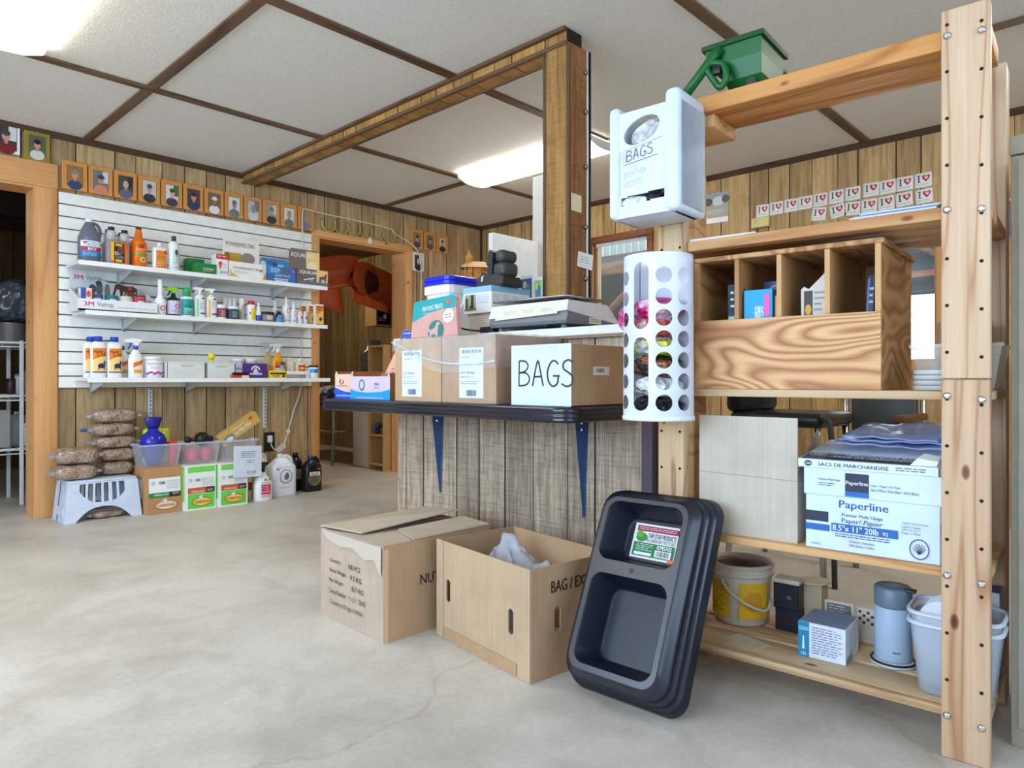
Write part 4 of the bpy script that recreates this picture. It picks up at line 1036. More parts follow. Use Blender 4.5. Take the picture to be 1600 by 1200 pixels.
t = bottle('spray_bottle', 'amber clear spray bottle standing behind the golden one', 'bottle', (2.55, 5.05, ZL), [(0.036, 0), (0.04, 0.006), (0.04, 0.13), (0.03, 0.16), (0.014, 0.2)], clear((226, 190, 110), 0.5, 0.2, 'amber_plastic'), None, None, sy=0.6)
trigger(t, 0.2, mat((196, 196, 186), 0.4), mat((206, 206, 196), 0.4), 1.2, 1)
def dec_yb(d, w, h):
    d.rect(0, 0, w, h, (240, 200, 50)); d.rect(0, h * 0.5, w, h * 0.72, (40, 34, 24)); d.text('TUFF', w * 0.12, h * 0.1, w * 0.6, h * 0.42, (50, 40, 20), 0.02); d.ell(w * 0.85, h * 0.3, w * 0.08, h * 0.2, (50, 40, 20))
carton('yellow_box', 'low yellow and black box in front of the golden spray bottle', 'box', (2.528, 4.845, ZL), 0.125, 0.06, 0.06, mat((240, 200, 50), 0.4), {'front': dec_yb})
for u, v, h, lab in ((2.70, 5.0, 0.155, 'cream translucent bottle at the left of the pair behind the flat boxes'), (2.775, 4.97, 0.15, 'cream translucent bottle with an orange label behind the flat boxes')):
    bottle('jug', lab, 'bottle', (u, v, ZL), [(0.034, 0), (0.038, 0.005), (0.038, h - 0.03), (0.02, h - 0.012), (0.014, h - 0.01)], clear((232, 222, 190), 0.8, 0.3, 'cream_plastic'), (0.015, h - 0.012, h + 0.008, M_whiteplastic), (lambda d: (d.rect(-0.028, 0.06, 0.028, 0.105, (180, 60, 34), 7), d.rect(-0.02, 0.07, 0.02, 0.09, (240, 180, 50), 5))) if v < 4.99 else None, n=3)
carton('brown_box', 'flat brown and white box at the right of the lowest shelf', 'box', (2.695, 4.845, ZL), 0.19, 0.08, 0.055, M_white, {'front': lambda d, w, h: (d.rect(0, 0, w * 0.82, h * 0.55, (150, 130, 126)), d.rect(w * 0.83, h * 0.1, w * 0.98, h * 0.5, (60, 60, 70)), d.rect(w * 0.845, h * 0.15, w * 0.965, h * 0.45, WHITE), d.lines(w * 0.05, h * 0.2, w * 0.6, h * 0.4, 1, (226, 220, 216)))})
bottle('tub', 'small white and blue tub with a black lid, right end of lowest shelf', 'tub', (2.838, 4.87, ZL), rnd_prof(0.036, 0.09, 0.003), M_whiteplastic, (0.038, 0.088, 0.102, M_black), lambda d: (d.rect(-0.05, 0.045, 0.05, 0.075, (60, 160, 220), 12), d.ell(0.0, 0.055, 0.012, 0.012, (40, 110, 190))))
for u, v, lab, c in ((2.31, 5.045, 'cream jar with a pink cap behind the purple box', (216, 180, 160)), (2.41, 5.045, 'white jar with a red and brown label behind the purple box', (200, 66, 40))):
    jar(lab, u, v, 0.045, 0.15, c, M_whiteplastic, M_whiteplastic, ZL)
# ------------------------------------------------------------------ floor goods under the slatwall
M_stool = mat((206, 218, 236), 0.35); M_stool_in = mat((150, 158, 170), 0.5)
t = thing('step_stool', 'pale blue-white plastic step stool with slotted front, kibble bags on top', 'step stool', (1.345, 4.80, 0))
hs_ = 0.25
s_ = MB(); s_.box(-0.19, 0, hs_ - 0.012, 0.19, 0.24, hs_, M_stool, 0.004); s_.build('top', t)
def stool_side(y0, y1):
    def lerp(z): return 0.192 + (hs_ - z) * 0.10
    b = MB()
    # front sheet between arch and slots, built from upright strips
    N = 60
    def archz(x): return 0.0 if abs(x) > 0.72 else 0.085 * max(0.0, 1 - (abs(x) / 0.72) ** 2.6)
    def slotz(x): return 0.112 + 0.075 * (abs(x) / 0.66) ** 3
    sg = 1 if y0 < .1 else -1
    def P(x, z, y): return (x * lerp(z), y - (hs_ - z) * 0.06 * sg, z)
    for i in range(N):
        x0 = -1 + 2 * i / N; x1 = -1 + 2 * (i + 1) / N; xm = (x0 + x1) / 2
        slot = abs(xm) < 0.66 and ((xm + 0.66) / 0.22) % 1.0 < 0.66
        def col(a0, a1, b0, b1):
            b.loft([[P(x0, a0, y0), P(x1, a1, y0), P(x1, a1, y1), P(x0, a0, y1)], [P(x0, b0, y0), P(x1, b1, y0), P(x1, b1, y1), P(x0, b0, y1)]], M_stool, (True, True), False)
        if slot: col(archz(x0), archz(x1), slotz(x0), slotz(x1)); col(hs_ - 0.02, hs_ - 0.02, hs_ - 0.012, hs_ - 0.012)
        else: col(archz(x0), archz(x1), hs_ - 0.012, hs_ - 0.012)
    return b
stool_side(0.0, 0.006).build('front_panel', t)
stool_side(0.234, 0.24).build('rear_panel', t)
for sg in (-1, 1):
    b = MB()
    X = lambda z: sg * (0.19 + (hs_ - z) * 0.10)
    for ya, yb in ((0.0, 0.05), (0.075, 0.085), (0.105, 0.115), (0.135, 0.145), (0.19, 0.24)):
        b.loft([[(X(0.0), ya, 0), (X(0), yb, 0), (X(0) - sg * 0.006, yb, 0), (X(0) - sg * 0.006, ya, 0)], [(X(hs_ - .012), ya, hs_ - .012), (X(hs_ - .012), yb, hs_ - .012), (X(hs_ - .012) - sg * 0.006, yb, hs_ - .012), (X(hs_ - .012) - sg * 0.006, ya, hs_ - .012)]], M_stool, (True, True), False)
    b.box(X(0.07) - 0.004, 0.04, 0.04, X(0.07) + 0.004, 0.2, 0.09, M_stool); b.build('leg', t)
KIB = kibble('kibble'); M_film = crumple((186, 190, 198), 0.15, 30, 0.8, 0.75, 'bag_film')
def kbag(label, loc, w, d, h, rz=0.0, knot=None, group='clear bags of kibble'):
    t = thing('kibble_bag', label, 'kibble bag', loc, rz, group)
    b = MB(); rings = []
    for i in range(15):
        f = -1 + 2 * i / 14; g = max(0.02, 1 - abs(f) ** 5) ** 0.55; k = max(0.35, 1 - abs(f) ** 6) ** 0.5
        ring = []
        for j in range(20):
            a = 2 * pi * j / 20; c_, s__ = cos(a), sin(a)
            y = d / 2 * k * (abs(c_) ** 0.5) * (1 if c_ > 0 else -1); z = h / 2 * g * (abs(s__) ** 0.5) * (1 if s__ > 0 else -1)
            wob = 1 + 0.05 * sin(7 * f + 3 * a + rz * 9)
            ring.append((w / 2 * 0.9 * f, y * wob, h / 2 + (z * wob if z > 0 else z * 0.96)))
        rings.append(ring)
    b.loft(rings, KIB); b.build('filled_body', t)
    for sg in ((-1,) if knot else (-1, 1)):
        e = MB(); e.prism([(sg * w * 0.44, h * 0.5 - 0.012), (sg * w * 0.44, h * 0.5 + 0.012), (sg * w * 0.54, h * 0.5 + 0.002), (sg * w * 0.54, h * 0.5 - 0.004)], -d * 0.3, d * 0.3, M_film, 'xz'); e.build('sealed_end', t)
    return t
kbag('clear kibble bag on the left half of the step stool, lower one of two', (1.212, 4.925, 0.2505), 0.265, 0.20, 0.097, 0.03)
kbag('clear kibble bag on the left half of the step stool, upper one of two', (1.220, 4.925, 0.348), 0.275, 0.20, 0.102, -0.04)
kbag('clear kibble bag on the stool at the bottom of the tall stack', (1.468, 5.01, 0.2505), 0.225, 0.17, 0.085, 0.02)
kbag('clear kibble bag second from the bottom of the tall stack', (1.485, 5.03, 0.336), 0.26, 0.155, 0.085, -0.05)
kbag('clear kibble bag in the middle of the tall stack', (1.470, 5.03, 0.4215), 0.28, 0.155, 0.080, 0.05)
kbag('clear kibble bag second from the top of the stack, with a blue tie end', (1.456, 5.03, 0.502), 0.29, 0.155, 0.085, 0.10)
kbag('clear kibble bag on top of the tall stack', (1.466, 5.03, 0.5875), 0.30, 0.155, 0.092, -0.06)
kbag('pale clear bag tucked on the floor under the step stool', (1.39, 4.90, 0.0), 0.24, 0.16, 0.05, 0.1, group=None)
tag(MB().tube(smooth([(1.305, 5.0, 0.545), (1.285, 4.995, 0.549), (1.268, 4.99, 0.545)], 4), 0.010, mat((50, 96, 180), 0.4), 8).build('bag_tie'), 'blue twisted tie at the left end of a kibble bag', 'tie')
# egg cartons and bins
M_karton = kraft('kraft_floor_box', (190, 142, 96)); GR = (122, 214, 96)
def dec_egg(green):
    def f(d, w, h):
        if green:
            d.rect(0, 0, w, h, (236, 240, 238)); d.rect(w * .1, h * .84, w * .96, h * .97, GR); d.rect(w * .1, 0.01, w * .96, h * .36, (110, 206, 80)); d.rect(w * .1, h * .37, w * .68, h * .5, (206, 96, 40)); d.rect(w * .68, h * .37, w * .96, h * .5, (70, 54, 36)); z = 0
        else:
            d.rect(w * .06, h * .35, w * .94, h * .78, (238, 240, 240)); d.rect(w * .06, h * .35, w * .6, h * .46, (30, 140, 70)); d.rect(w * .6, h * .35, w * .94, h * .46, (40, 40, 36))
        d.text('OMEGA EGG', w * .2, h * .39, w * .62, h * .435, WHITE, 0.02); d.lines(w * .72, h * .39, w * .93, h * .45, 2, (230, 226, 210))
        d.ring(w * .18, h * .67, w * .045, h * .035, 0.003, (110, 120, 140), 12); d.bars(w * .34, h * .64, w * .5, h * .70, (90, 96, 120), 9); d.lines(w * .55, h * .52, w * .95, h * .72, 5, (190, 194, 200))
        d.ell(w * .54, h * .18, w * .31, h * .1, (110, 60, 24) if green else (150, 96, 50)); d.ell(w * .54, h * .18, w * .29, h * .088, (246, 196, 90) if green else (236, 206, 170)); d.text('CONESTOGA', w * .3, h * .15, w * .78, h * .2, (110, 50, 20), 0.03)
        d.ell(w * .5, h * .27, w * .07, h * .05, (200, 206, 212)); d.poly([(w * .48, h * .25), (w * .54, h * .25), (w * .56, h * .33), (w * .5, h * .31)], (226, 230, 234))
    return f
def dec_eggside(d, w, h): d.rect(w * .1, h * .32, w * .75, h * .74, (232, 234, 236))
for u, v, lab, g in ((1.683, 4.735, 'kraft egg carton box with a green and black label band', False), (1.897, 4.70, 'white and bright green egg carton box in the middle of three', True), (2.109, 4.68, 'white and bright green egg carton box beneath the taped price sheet', True)):
    t = carton('egg_case', lab, 'box', (u, v, 0), 0.222 if not g else 0.206, 0.28, 0.297, M_white if g else M_karton, {'front': dec_egg(g)}, group='egg cases' if g and False else None)
    d = Decal()
    if g: d.rect(0.0, 0.06, 0.05, 0.29, GR)
    else: d.rect(0.08, 0.1, 0.24, 0.22, (230, 232, 234))
    wd = 0.103 if g else 0.111
    d.build('side_print', t, lambda a, b, o, wd=wd: (-wd - 0.0002 - o, a, b))
    tp = MB(); tp.box(-wd + 0.004, 0.13, 0.2971, wd - 0.004, 0.155, 0.2976, clear((220, 200, 160), 0.5, 0.2, 'packing_tape')); tp.build('tape', t)
M_bin = clear((220, 226, 236), 0.28, 0.2, 'clear_bin_plastic')
def tote(label, u, v, w=0.27, d=0.22, h=0.15, z=0.298):
    t = thing('storage_bin', label, 'bin', (u, v, z), group=None)
    b = MB()
    def R(k, zz): return [(-w / 2 * k, d / 2 - d / 2 * k, zz), (w / 2 * k, d / 2 - d / 2 * k, zz), (w / 2 * k, d / 2 + d / 2 * k, zz), (-w / 2 * k, d / 2 + d / 2 * k, zz)]
    b.loft([R(0.80, 0.0), R(0.82, 0.004), R(0.97, h)], M_bin, (True, False), False); b.build('body', t)
    r_ = MB()
    for x0, y0, x1, y1 in ((-w / 2 - .004, -.004, w / 2 + .004, .006), (-w / 2 - .004, d - .006, w / 2 + .004, d + .004), (-w / 2 - .004, .006, -w / 2 + .006, d - .006), (w / 2 - .006, .006, w / 2 + .004, d - .006)):
        r_.box(x0, y0, h - 0.012, x1, y1, h, M_bin)
    r_.build('rim', t)
    return t
tote('clear plastic bin on the kraft egg case, holding the blue dog toys', 1.675, 4.76, 0.255, 0.19)
tote('clear plastic bin on the middle egg case, full of red toys', 1.93, 4.735, 0.24, 0.19)
tote('clear plastic bin on the right egg case, price sheet taped to it', 2.183, 4.72, 0.25, 0.2)
def ball(name, label, cat, loc, r, m, sz=1.0, sy=1.0):
    o = MB().lathe([(r * sin(pi * k / 10) if 0 < k < 10 else 0.0005, -r * cos(pi * k / 10) * sz) for k in range(11)], m, 20, sy=sy).build(name, loc=loc)
    return tag(o, label, cat)
t = thing('ball_thrower', 'shiny blue ball toy with a flared blue cap, in the left bin', 'dog toy', (1.652, 4.852, 0.304))
MB().lathe([(0.03, 0), (0.05, 0.03), (0.066, 0.08), (0.080, 0.14), (0.079, 0.17), (0.062, 0.205), (0.034, 0.225), (0.03, 0.245)], mat((34, 40, 160), 0.18), 22).build('body', t)
MB().lathe([(0.032, 0.245), (0.042, 0.26), (0.055, 0.312), (0.050, 0.318)], mat((30, 36, 130), 0.3), 20, sy=0.5).build('cap', t)
t = thing('lime_case', 'lime green rounded case behind the blue toy in the left bin', 'dog toy', (1.715, 4.978, 0.298))
MB().box(-0.085, -0.02, 0, 0.085, 0.02, 0.24, mat((190, 216, 40), 0.35), 0.035, seg=4).build('body', t)
d = Decal(); d.rect(0.0, 0.2, 0.03, 0.215, (226, 110, 40)); d.rect(0.034, 0.2, 0.05, 0.215, (220, 226, 220)); d.lines(0.05, 0.1, 0.066, 0.17, 5, (206, 160, 30)); d.build('print', t, front(-0.0205))
t = thing('dog_bowl', 'folded red rubber scoop lying in the left bin', 'dog toy', (1.752, 4.83, 0.304))
MB().prism([(-0.008, 0), (0.012, 0), (0.036, 0.145), (0.024, 0.158), (-0.016, 0.15), (-0.012, 0.13)], -0.02, 0.02, mat((214, 60, 74), 0.4)).build('body', t)
M_red = mat((206, 58, 84), 0.4)
for x, y, zz, r, sz in ((1.885, 4.797, 0.3665, 0.0355, 1.45), (1.975, 4.797, 0.3665, 0.0355, 1.45), (1.885, 4.869, 0.3665, 0.0355, 1.45), (1.976, 4.869, 0.3665, 0.0355, 1.45)):
    ball('rubber_toy', 'red rubber toy in the middle bin, ' + ('front' if y < 4.8 else 'back') + (' left one' if x < 1.9 else ' right one'), 'dog toy', (x, y, zz - 0.01), r, M_red, sz)['group'] = 'red toys in the middle bin'
t = thing('black_dumbbell', 'black rubber dumbbell toy lying on the red toys', 'dog toy', (1.93, 4.832, 0.4095))
for x, r in ((-0.065, 0.024), (0.03, 0.05), (0.09, 0.02)):
    MB().lathe([(r * sin(pi * k / 8) if 0 < k < 8 else 0.0005, -r * cos(pi * k / 8)) for k in range(9)], M_black, 16, c=(x, 0, 0.05)).build('knob', t)
MB().cyl((-0.065, 0, 0.05), (0.09, 0, 0.05), 0.011, M_black, 10).build('bar', t)
t = thing('long_box', 'long tan box tilted up out of the right bin against the wall', 'box', (2.236, 4.83, 0.482), rot=(0, radians(-33), 0))
MB().box(-0.16, -0.035, 0, 0.16, 0.035, 0.085, mat((206, 168, 90), 0.5), 0.002, seg=1).build('body', t)
d = Decal(); d.text('Dura-Flo Mix', -0.09, 0.024, 0.09, 0.05, (240, 238, 230), 0.01, 0.2); d.lines(-0.05, 0.056, 0.06, 0.07, 1, (240, 238, 230)); d.ell(0.105, 0.066, 0.02, 0.013, (230, 90, 60)); d.ell(-0.1, 0.03, 0.045, 0.028, (110, 140, 130)); d.ell(-0.1, 0.025, 0.03, 0.016, (226, 226, 230)); d.build('front_print', t, front(-0.0352))
t = thing('price_sheet', 'white paper sheet priced $15.00 taped to the right bin', 'paper', (2.205, 4.662, 0.19), rot=(radians(-4), radians(3), radians(4)))
MB().box(-0.105, 0, 0, 0.105, 0.0012, 0.215, mat((216, 226, 240), 0.6)).build('sheet', t)
d = Decal(); d.text('$15.00', -0.005, 0.022, 0.062, 0.042, (90, 96, 116), 0.01); d.rect(-0.005, 0.018, 0.062, 0.0195, (90, 96, 116)); d.lines(-0.05, 0.13, 0.07, 0.18, 4, (130, 136, 160)); d.lines(-0.005, 0.09, 0.05, 0.12, 2, (150, 156, 176)); d.build('print', t, front(-0.0002))
# bottles on the floor
def dec_spf(d):
    d.rect(-0.03, 0.05, 0.04, 0.12, (200, 50, 80), 10); d.rect(-0.03, 0.064, 0.04, 0.07, (230, 190, 200), 8); d.lines(-0.026, 0.075, 0.03, 0.112, 3, (240, 200, 206)); d.rect(-0.03, 0.03, 0.036, 0.046, (240, 170, 170), 8); d.lines(-0.03, 0.126, 0.03, 0.136, 1, (110, 116, 120)); d.ell(0.0, 0.155, 0.010, 0.010, (140, 150, 60)); d.ell(0.03, 0.155, 0.009, 0.008, (226, 90, 50))
t = bottle('spray_bottle', 'white trigger spray bottle with a pink-red label standing on the floor', 'bottle', (2.345, 4.72, 0), [(0.062, 0), (0.066, 0.008), (0.066, 0.12), (0.054, 0.155), (0.026, 0.185), (0.02, 0.21)], M_whiteplastic, None, dec_spf, n=2.6, sy=0.65)
trigger(t, 0.205, mat((40, 40, 44), 0.4), M_black, 1.15, 1)
M_cream = mat((226, 222, 204), 0.4)
def bigjug(name, label, loc, w, d, h, m, deco=None, capm=M_whiteplastic, rz=0):
    t = thing(name, label, 'jug', loc, rz)
    b = MB(); b.lathe([(w * .48, 0), (w * .5, 0.01), (w * .5, h * .66), (w * .46, h * .74), (w * .22, h * .9), (w * .14, h * .93)], m, 28, n=5, sy=d / w); b.build('body', t)
    MB().lathe([(0.02, h * .92), (0.02, h), (0.017, h + 0.003)], capm, 16, c=(-w * 0.05, 0, 0)).build('cap', t)
    MB().tube(smooth([(-w * .06, 0, h * .93), (w * .2, 0, h * .95), (w * .38, 0, h * .88), (w * .42, 0, h * .72)], 5), 0.012, m, 8).build('handle', t)
    if deco:
        dd = Decal(); deco(dd); dd.build('label', t, front(-d / 2 * 1.0 - 0.001))
    return t
def dec_wj(d):
    d.ring(0.005, 0.15, 0.05, 0.05, 0.006, (110, 120, 140), 22); d.ell(0.01, 0.15, 0.024, 0.03, (190, 196, 206)); d.poly([(-0.01, 0.125), (0.02, 0.125), (0.03, 0.15), (0.018, 0.178), (0.0, 0.165)], (90, 100, 120)); d.ring(0.005, 0.15, 0.056, 0.056, 0.01, (206, 160, 120), 18, pi * 1.15, pi * 1.85); d.rect(-0.07, 0.215, 0.085, 0.2175, (170, 180, 196)); d.rect(-0.07, 0.2, -0.05, 0.21, (214, 60, 50)); d.lines(-0.05, 0.06, 0.06, 0.075, 2, (190, 196, 206))
bigjug('gallon_jug', 'large white gallon jug with a horse head emblem on the floor', (2.545, 4.83, 0), 0.20, 0.13, 0.31, mat((230, 236, 244), 0.3), dec_wj)
bigjug('gallon_jug', 'cream gallon jug standing behind the pink-labelled spray bottle', (2.44, 4.985, 0), 0.14, 0.11, 0.32, M_cream)
t = bottle('shampoo_bottle', 'yellowish bottle with a red label beside the right egg case', 'bottle', (2.305, 4.90, 0), [(0.036, 0), (0.04, 0.006), (0.04, 0.20), (0.02, 0.26), (0.015, 0.275)], mat((226, 218, 170), 0.35), (0.016, 0.272, 0.30, M_whiteplastic), lambda d: d.rect(0.0, 0.06, 0.05, 0.12, (150, 40, 30), 8))
M_blk = mat((24, 26, 28), 0.25)
t = bottle('hoof_bottle', 'tall black bottle partly hidden behind the black jug by the doorway', 'bottle', (2.745, 4.985, 0), [(0.044, 0), (0.048, 0.006), (0.048, 0.22), (0.03, 0.255), (0.02, 0.265)], M_blk, (0.022, 0.262, 0.295, M_blk), lambda d: d.rect(-0.045, 0.09, 0.05, 0.17, (130, 120, 90), 10), n=3)
def dec_bj(d): d.ell(0.0, 0.10, 0.055, 0.055, (120, 104, 76)); d.rect(-0.045, 0.125, 0.045, 0.152, (222, 222, 216)); d.lines(-0.036, 0.06, 0.036, 0.12, 5, (60, 52, 40)); d.rect(0.02, 0.168, 0.05, 0.18, (226, 70, 40)); d.text('HOOF', -0.03, 0.13, 0.03, 0.147, (50, 46, 40), 0.02)
bigjug('hoof_oil_jug', 'shiny black handled jug with a tan label beside the second doorway', (2.815, 4.86, 0), 0.145, 0.10, 0.27, M_blk, dec_bj, mat((40, 60, 120), 0.4))
# tags on the cord near the plug
tag(MB().box(-0.045, -0.001, -0.022, 0.045, 0.001, 0.022, mat((214, 222, 236), 0.4)).build('cord_tag', loc=(2.655, 5.04, 0.335), rot=(0, radians(-30), 0.2)), 'white warning tag wrapped on the cord above the jug', 'tag')
tag(MB().box(-0.016, -0.001, -0.013, 0.016, 0.001, 0.013, mat((226, 230, 236), 0.4)).build('cord_label', loc=(2.735, 5.076, 0.46), rot=(0, radians(30), 0)), 'small white paper label clipped to the cord', 'tag')

# ------------------------------------------------------------------ store room seen through the left doorway
M_wire = mat((214, 216, 216), 0.35)
t = thing('wire_rack', 'white wire shelving rack in the dark room behind the left doorway', 'shelf rack', (1.05, 5.78, 0))
for x in (-0.4, 0.06, 0.42):
    for y in (0.0, 0.42):
        MB().box(x - 0.012, y - 0.012, 0, x + 0.012, y + 0.012, 1.14, M_wire, 0.003, seg=1).build('leg', t)
for z in (0.385, 0.755, 1.125):
    b = MB()
    for y in (0.0, 0.42): b.cyl((-0.42, y, z), (0.44, y, z), 0.009, M_wire, 8); b.cyl((-0.42, y, z - 0.03), (0.44, y, z - 0.03), 0.005, M_wire, 6)
    for i in range(22): b.cyl((-0.42 + i * 0.041, 0, z), (-0.42 + i * 0.041, 0.42, z), 0.004, M_wire, 5)
    b.build('wire_shelf', t)
def bag_lump(name, label, cat, loc, sx, sy, sz, m, seed=1, group=None):
    rr = random.Random(seed); ph = [rr.uniform(0, 6) for _ in range(6)]
    b = MB(); rings = []
    for i in range(13):
        a = pi * i / 12; ring = []
        for j in range(22):
            p = 2 * pi * j / 22
            r = 1 + 0.10 * sin(3 * p + ph[0] + 2 * a) + 0.07 * sin(5 * p - 3 * a + ph[1]) + 0.05 * sin(9 * p + ph[2] + 5 * a)
            ring.append((sx * r * max(0.02, sin(a)) * cos(p), sy * r * max(0.02, sin(a)) * sin(p), sz * (1 - cos(a)) * (0.97 + 0.03 * r)))
        rings.append(ring)
    b.loft(rings, m); o = b.build(name, loc=loc)
    return tag(o, label, cat, group)
bag_lump('garbage_bag', 'crumpled dark grey plastic bag on top of the wire rack', 'plastic bag', (1.12, 6.0, 1.27), 0.16, 0.16, 0.16, crumple((70, 76, 86), 0.18, 22, 0.9), 3)
t = thing('pot', 'grey metal pot on the top wire shelf under the bag', 'pot', (1.09, 6.0, 1.135))
MB().lathe([(0.075, 0), (0.09, 0.01), (0.095, 0.13), (0.1, 0.135)], mat((150, 150, 150), 0.35, 0.6), 20).build('body', t)
bag_lump('red_bowl', 'dark red bundle on the top wire shelf beside the door frame', 'bundle', (1.262, 5.93, 1.135), 0.06, 0.08, 0.07, mat((150, 24, 30), 0.4), 5)
t = thing('water_tank', 'pale round plastic tank on the low wire shelf', 'tank', (1.14, 6.085, 0.396))
MB().lathe([(0.07, 0), (0.085, 0.01), (0.085, 0.16), (0.06, 0.21), (0.02, 0.22)], mat((176, 182, 184), 0.4), 20).build('body', t)
MB().lathe([(0.02, 0.218), (0.02, 0.24)], mat((190, 194, 194), 0.4), 12).build('cap', t)
t = thing('pail', 'white lidded pail on the low wire shelf next to the door frame', 'bucket', (1.205, 5.93, 0.396))
MB().lathe([(0.062, 0), (0.068, 0.005), (0.075, 0.14)], mat((206, 206, 202), 0.4), 22).build('body', t)
MB().lathe([(0.08, 0.138), (0.08, 0.158), (0.076, 0.162)], mat((214, 214, 210), 0.4), 22).build('lid', t)
d = Decal(); d.rect(-0.03, 0.05, 0.02, 0.1, (50, 52, 54), 5); d.build('label', t, wrap(0.0745))
carton('file_box', 'grey panel box standing at the left of the low wire shelf', 'box', (0.98, 5.86, 0.396), 0.16, 0.12, 0.26, mat((150, 152, 150), 0.6))
for x, c, h, lab in ((1.08, (60, 30, 34), 0.10, 'dark red can on the middle wire shelf'), (1.13, (170, 174, 182), 0.13, 'pale grey can on the middle wire shelf'), (1.20, (120, 124, 128), 0.16, 'grey canister on the middle wire shelf near the door frame')):
    bottle('can', lab, 'can', (x, 5.95, 0.766), rnd_prof(0.03 if x < 1.15 else 0.045, h, 0.004), mat(c, 0.4), (0.03 if x < 1.15 else 0.046, h - 0.004, h + 0.012, mat(tuple(int(q * .7) for q in c), 0.4)))

# ------------------------------------------------------------------ room behind the second doorway
M_leather = mat((206, 92, 46), 0.35, 0.0, 0.12); M_leather_d = mat((70, 30, 22), 0.4, 0.0, 0.1)
t = thing('saddle', 'rust orange rolled leather saddle hide slung on a wall rack beyond the second doorway', 'saddle', (3.78, 6.0, 1.56))
b = MB(); rings = []
for i in range(9):
    f = i / 8.0
    ring = []
    for k in range(30):
        a = radians(-70 + 500 * k / 29); r = 0.235 - 0.075 * k / 29
        ring.append((0.16 + 0.62 * f + r * cos(a) * 1.05, -0.22 + 0.30 * f + 0.10 * cos(a) * (1 - f), 0.30 - 0.06 * f + r * sin(a) * 0.85))
    rings.append(ring)
b.loft(rings, M_leather, (False, False), True, False); b.build('rolled_hide', t)
b = MB(); b.loft([[(0.16 + f * 0.5 + 0.15 * cos(a), -0.17 + 0.28 * f, 0.30 - 0.05 * f + 0.13 * sin(a)) for a in [2 * pi * k / 20 for k in range(20)]] for f in (0.0, 0.5, 1.0)], M_leather_d, (True, True)); b.build('inner_roll', t)
b = MB(); b.grid(lambda a, c: (0.08 - 0.50 * a + 0.04 * c, -0.22 + 0.15 * a + 0.05 * sin(pi * c), 0.52 - 0.03 * a - (0.30 + 0.03 * a) * c + 0.015 * sin(6 * a)), 14, 10, M_leather); o = b.build('seat_flap', t); o.modifiers.new('thickness', 'SOLIDIFY').thickness = 0.012
b = MB(); b.grid(lambda a, c: (-0.40 + 0.32 * a + 0.06 * c, -0.10 + 0.02 * sin(6 * a), 0.30 - 0.05 * a - (0.26 + 0.04 * a) * c), 8, 6, M_leather); o = b.build('stirrup_flap', t); o.modifiers.new('thickness', 'SOLIDIFY').thickness = 0.012
b = MB(); b.grid(lambda a, c: (-0.02 + 0.42 * a, -0.25 + 0.03 * sin(4 * a), 0.22 - 0.16 * a - 0.13 * c * (1 - 0.4 * a)), 10, 4, M_leather); o = b.build('stirrup_flap', t); o.modifiers.new('thickness', 'SOLIDIFY').thickness = 0.012
MB().cyl((0.2, 0.0, 0.24), (1.135, 0.0, 0.24), 0.03, mat((60, 50, 40)), 10).build('rack_arm', t)
t = thing('water_cooler', 'white water cooler with an upturned dark bottle beyond the second doorway', 'water cooler', (3.90, 5.80, 0), radians(-90))
MB().box(-0.15, 0, 0, 0.15, 0.30, 0.86, mat((196, 196, 184), 0.4), 0.02, seg=3).build('body', t)
MB().box(-0.13, -0.006, 0.58, 0.13, 0.0, 0.62, mat((170, 170, 160), 0.4), 0.003).build('tray', t)
wt = clear((96, 104, 96), 0.75, 0.1, 'water_bottle_plastic')
MB().lathe([(0.05, 0.86), (0.06, 0.90), (0.12, 0.95), (0.125, 1.04), (0.115, 1.05), (0.125, 1.06), (0.125, 1.14), (0.08, 1.17), (0.075, 1.26), (0.06, 1.265)], wt, 22, c=(0, 0.15, 0)).build('bottle', t)
t = thing('open_cabinet', 'tan open shelf cabinet just inside the second doorway', 'cabinet', (3.86, 5.36, 0))
M_tan = mat((186, 146, 92), 0.5)
b = MB(); b.box(0, 0, 0, 0.34, 0.018, 1.2, M_tan); b.build('side_panel', t)
b = MB(); b.box(0, 0.24, 0, 0.34, 0.258, 1.2, M_tan); b.build('side_panel', t)
MB().box(0.33, 0.018, 0, 0.34, 0.24, 1.2, mat((156, 140, 100), 0.6)).build('back_panel', t)
for z in (0.05, 0.33, 0.66, 1.18): MB().box(0.004, 0.018, z, 0.33, 0.24, z + 0.018, M_tan).build('shelf', t)
for i, (y, z, c) in enumerate(((0.07, 0.349, (60, 62, 64)), (0.15, 0.349, (30, 30, 32)), (0.20, 0.349, (90, 92, 94)))):
    tag(MB().box(0, -0.03, 0, 0.2, 0.022, 0.06 + 0.02 * i, mat(c, 0.35), 0.01).build('clipper_case', loc=(3.875, 5.36 + y - 0.0, z)), ['grey tool case on the cabinet shelf nearest the jamb', 'black tool case in the middle of the cabinet shelf', 'pale grey tool case at the far end of the cabinet shelf'][i], 'case')
t = thing('folding_table', 'metal legged table in the dark beyond the second doorway', 'table', (3.78, 6.12, 0))
M_leg = mat((150, 150, 140), 0.35, 0.5)
MB().box(-0.02, -0.02, 0.60, 0.5, 1.3, 0.63, mat((60, 58, 54), 0.5)).build('tabletop', t)
for x, y in ((0, 0), (0.48, 0), (0, 1.28), (0.48, 1.28)): MB().tube([(x, y, 0), (x + 0.015, y, 0.60)], 0.016, M_leg, 8).build('leg', t)
MB().cyl((0, 0.0, 0.34), (0, 1.28, 0.34), 0.010, M_leg, 8).build('stretcher', t)
MB().cyl((0, 0.0, 0.34), (0.48, 0.0, 0.34), 0.010, M_leg, 8).build('stretcher', t)
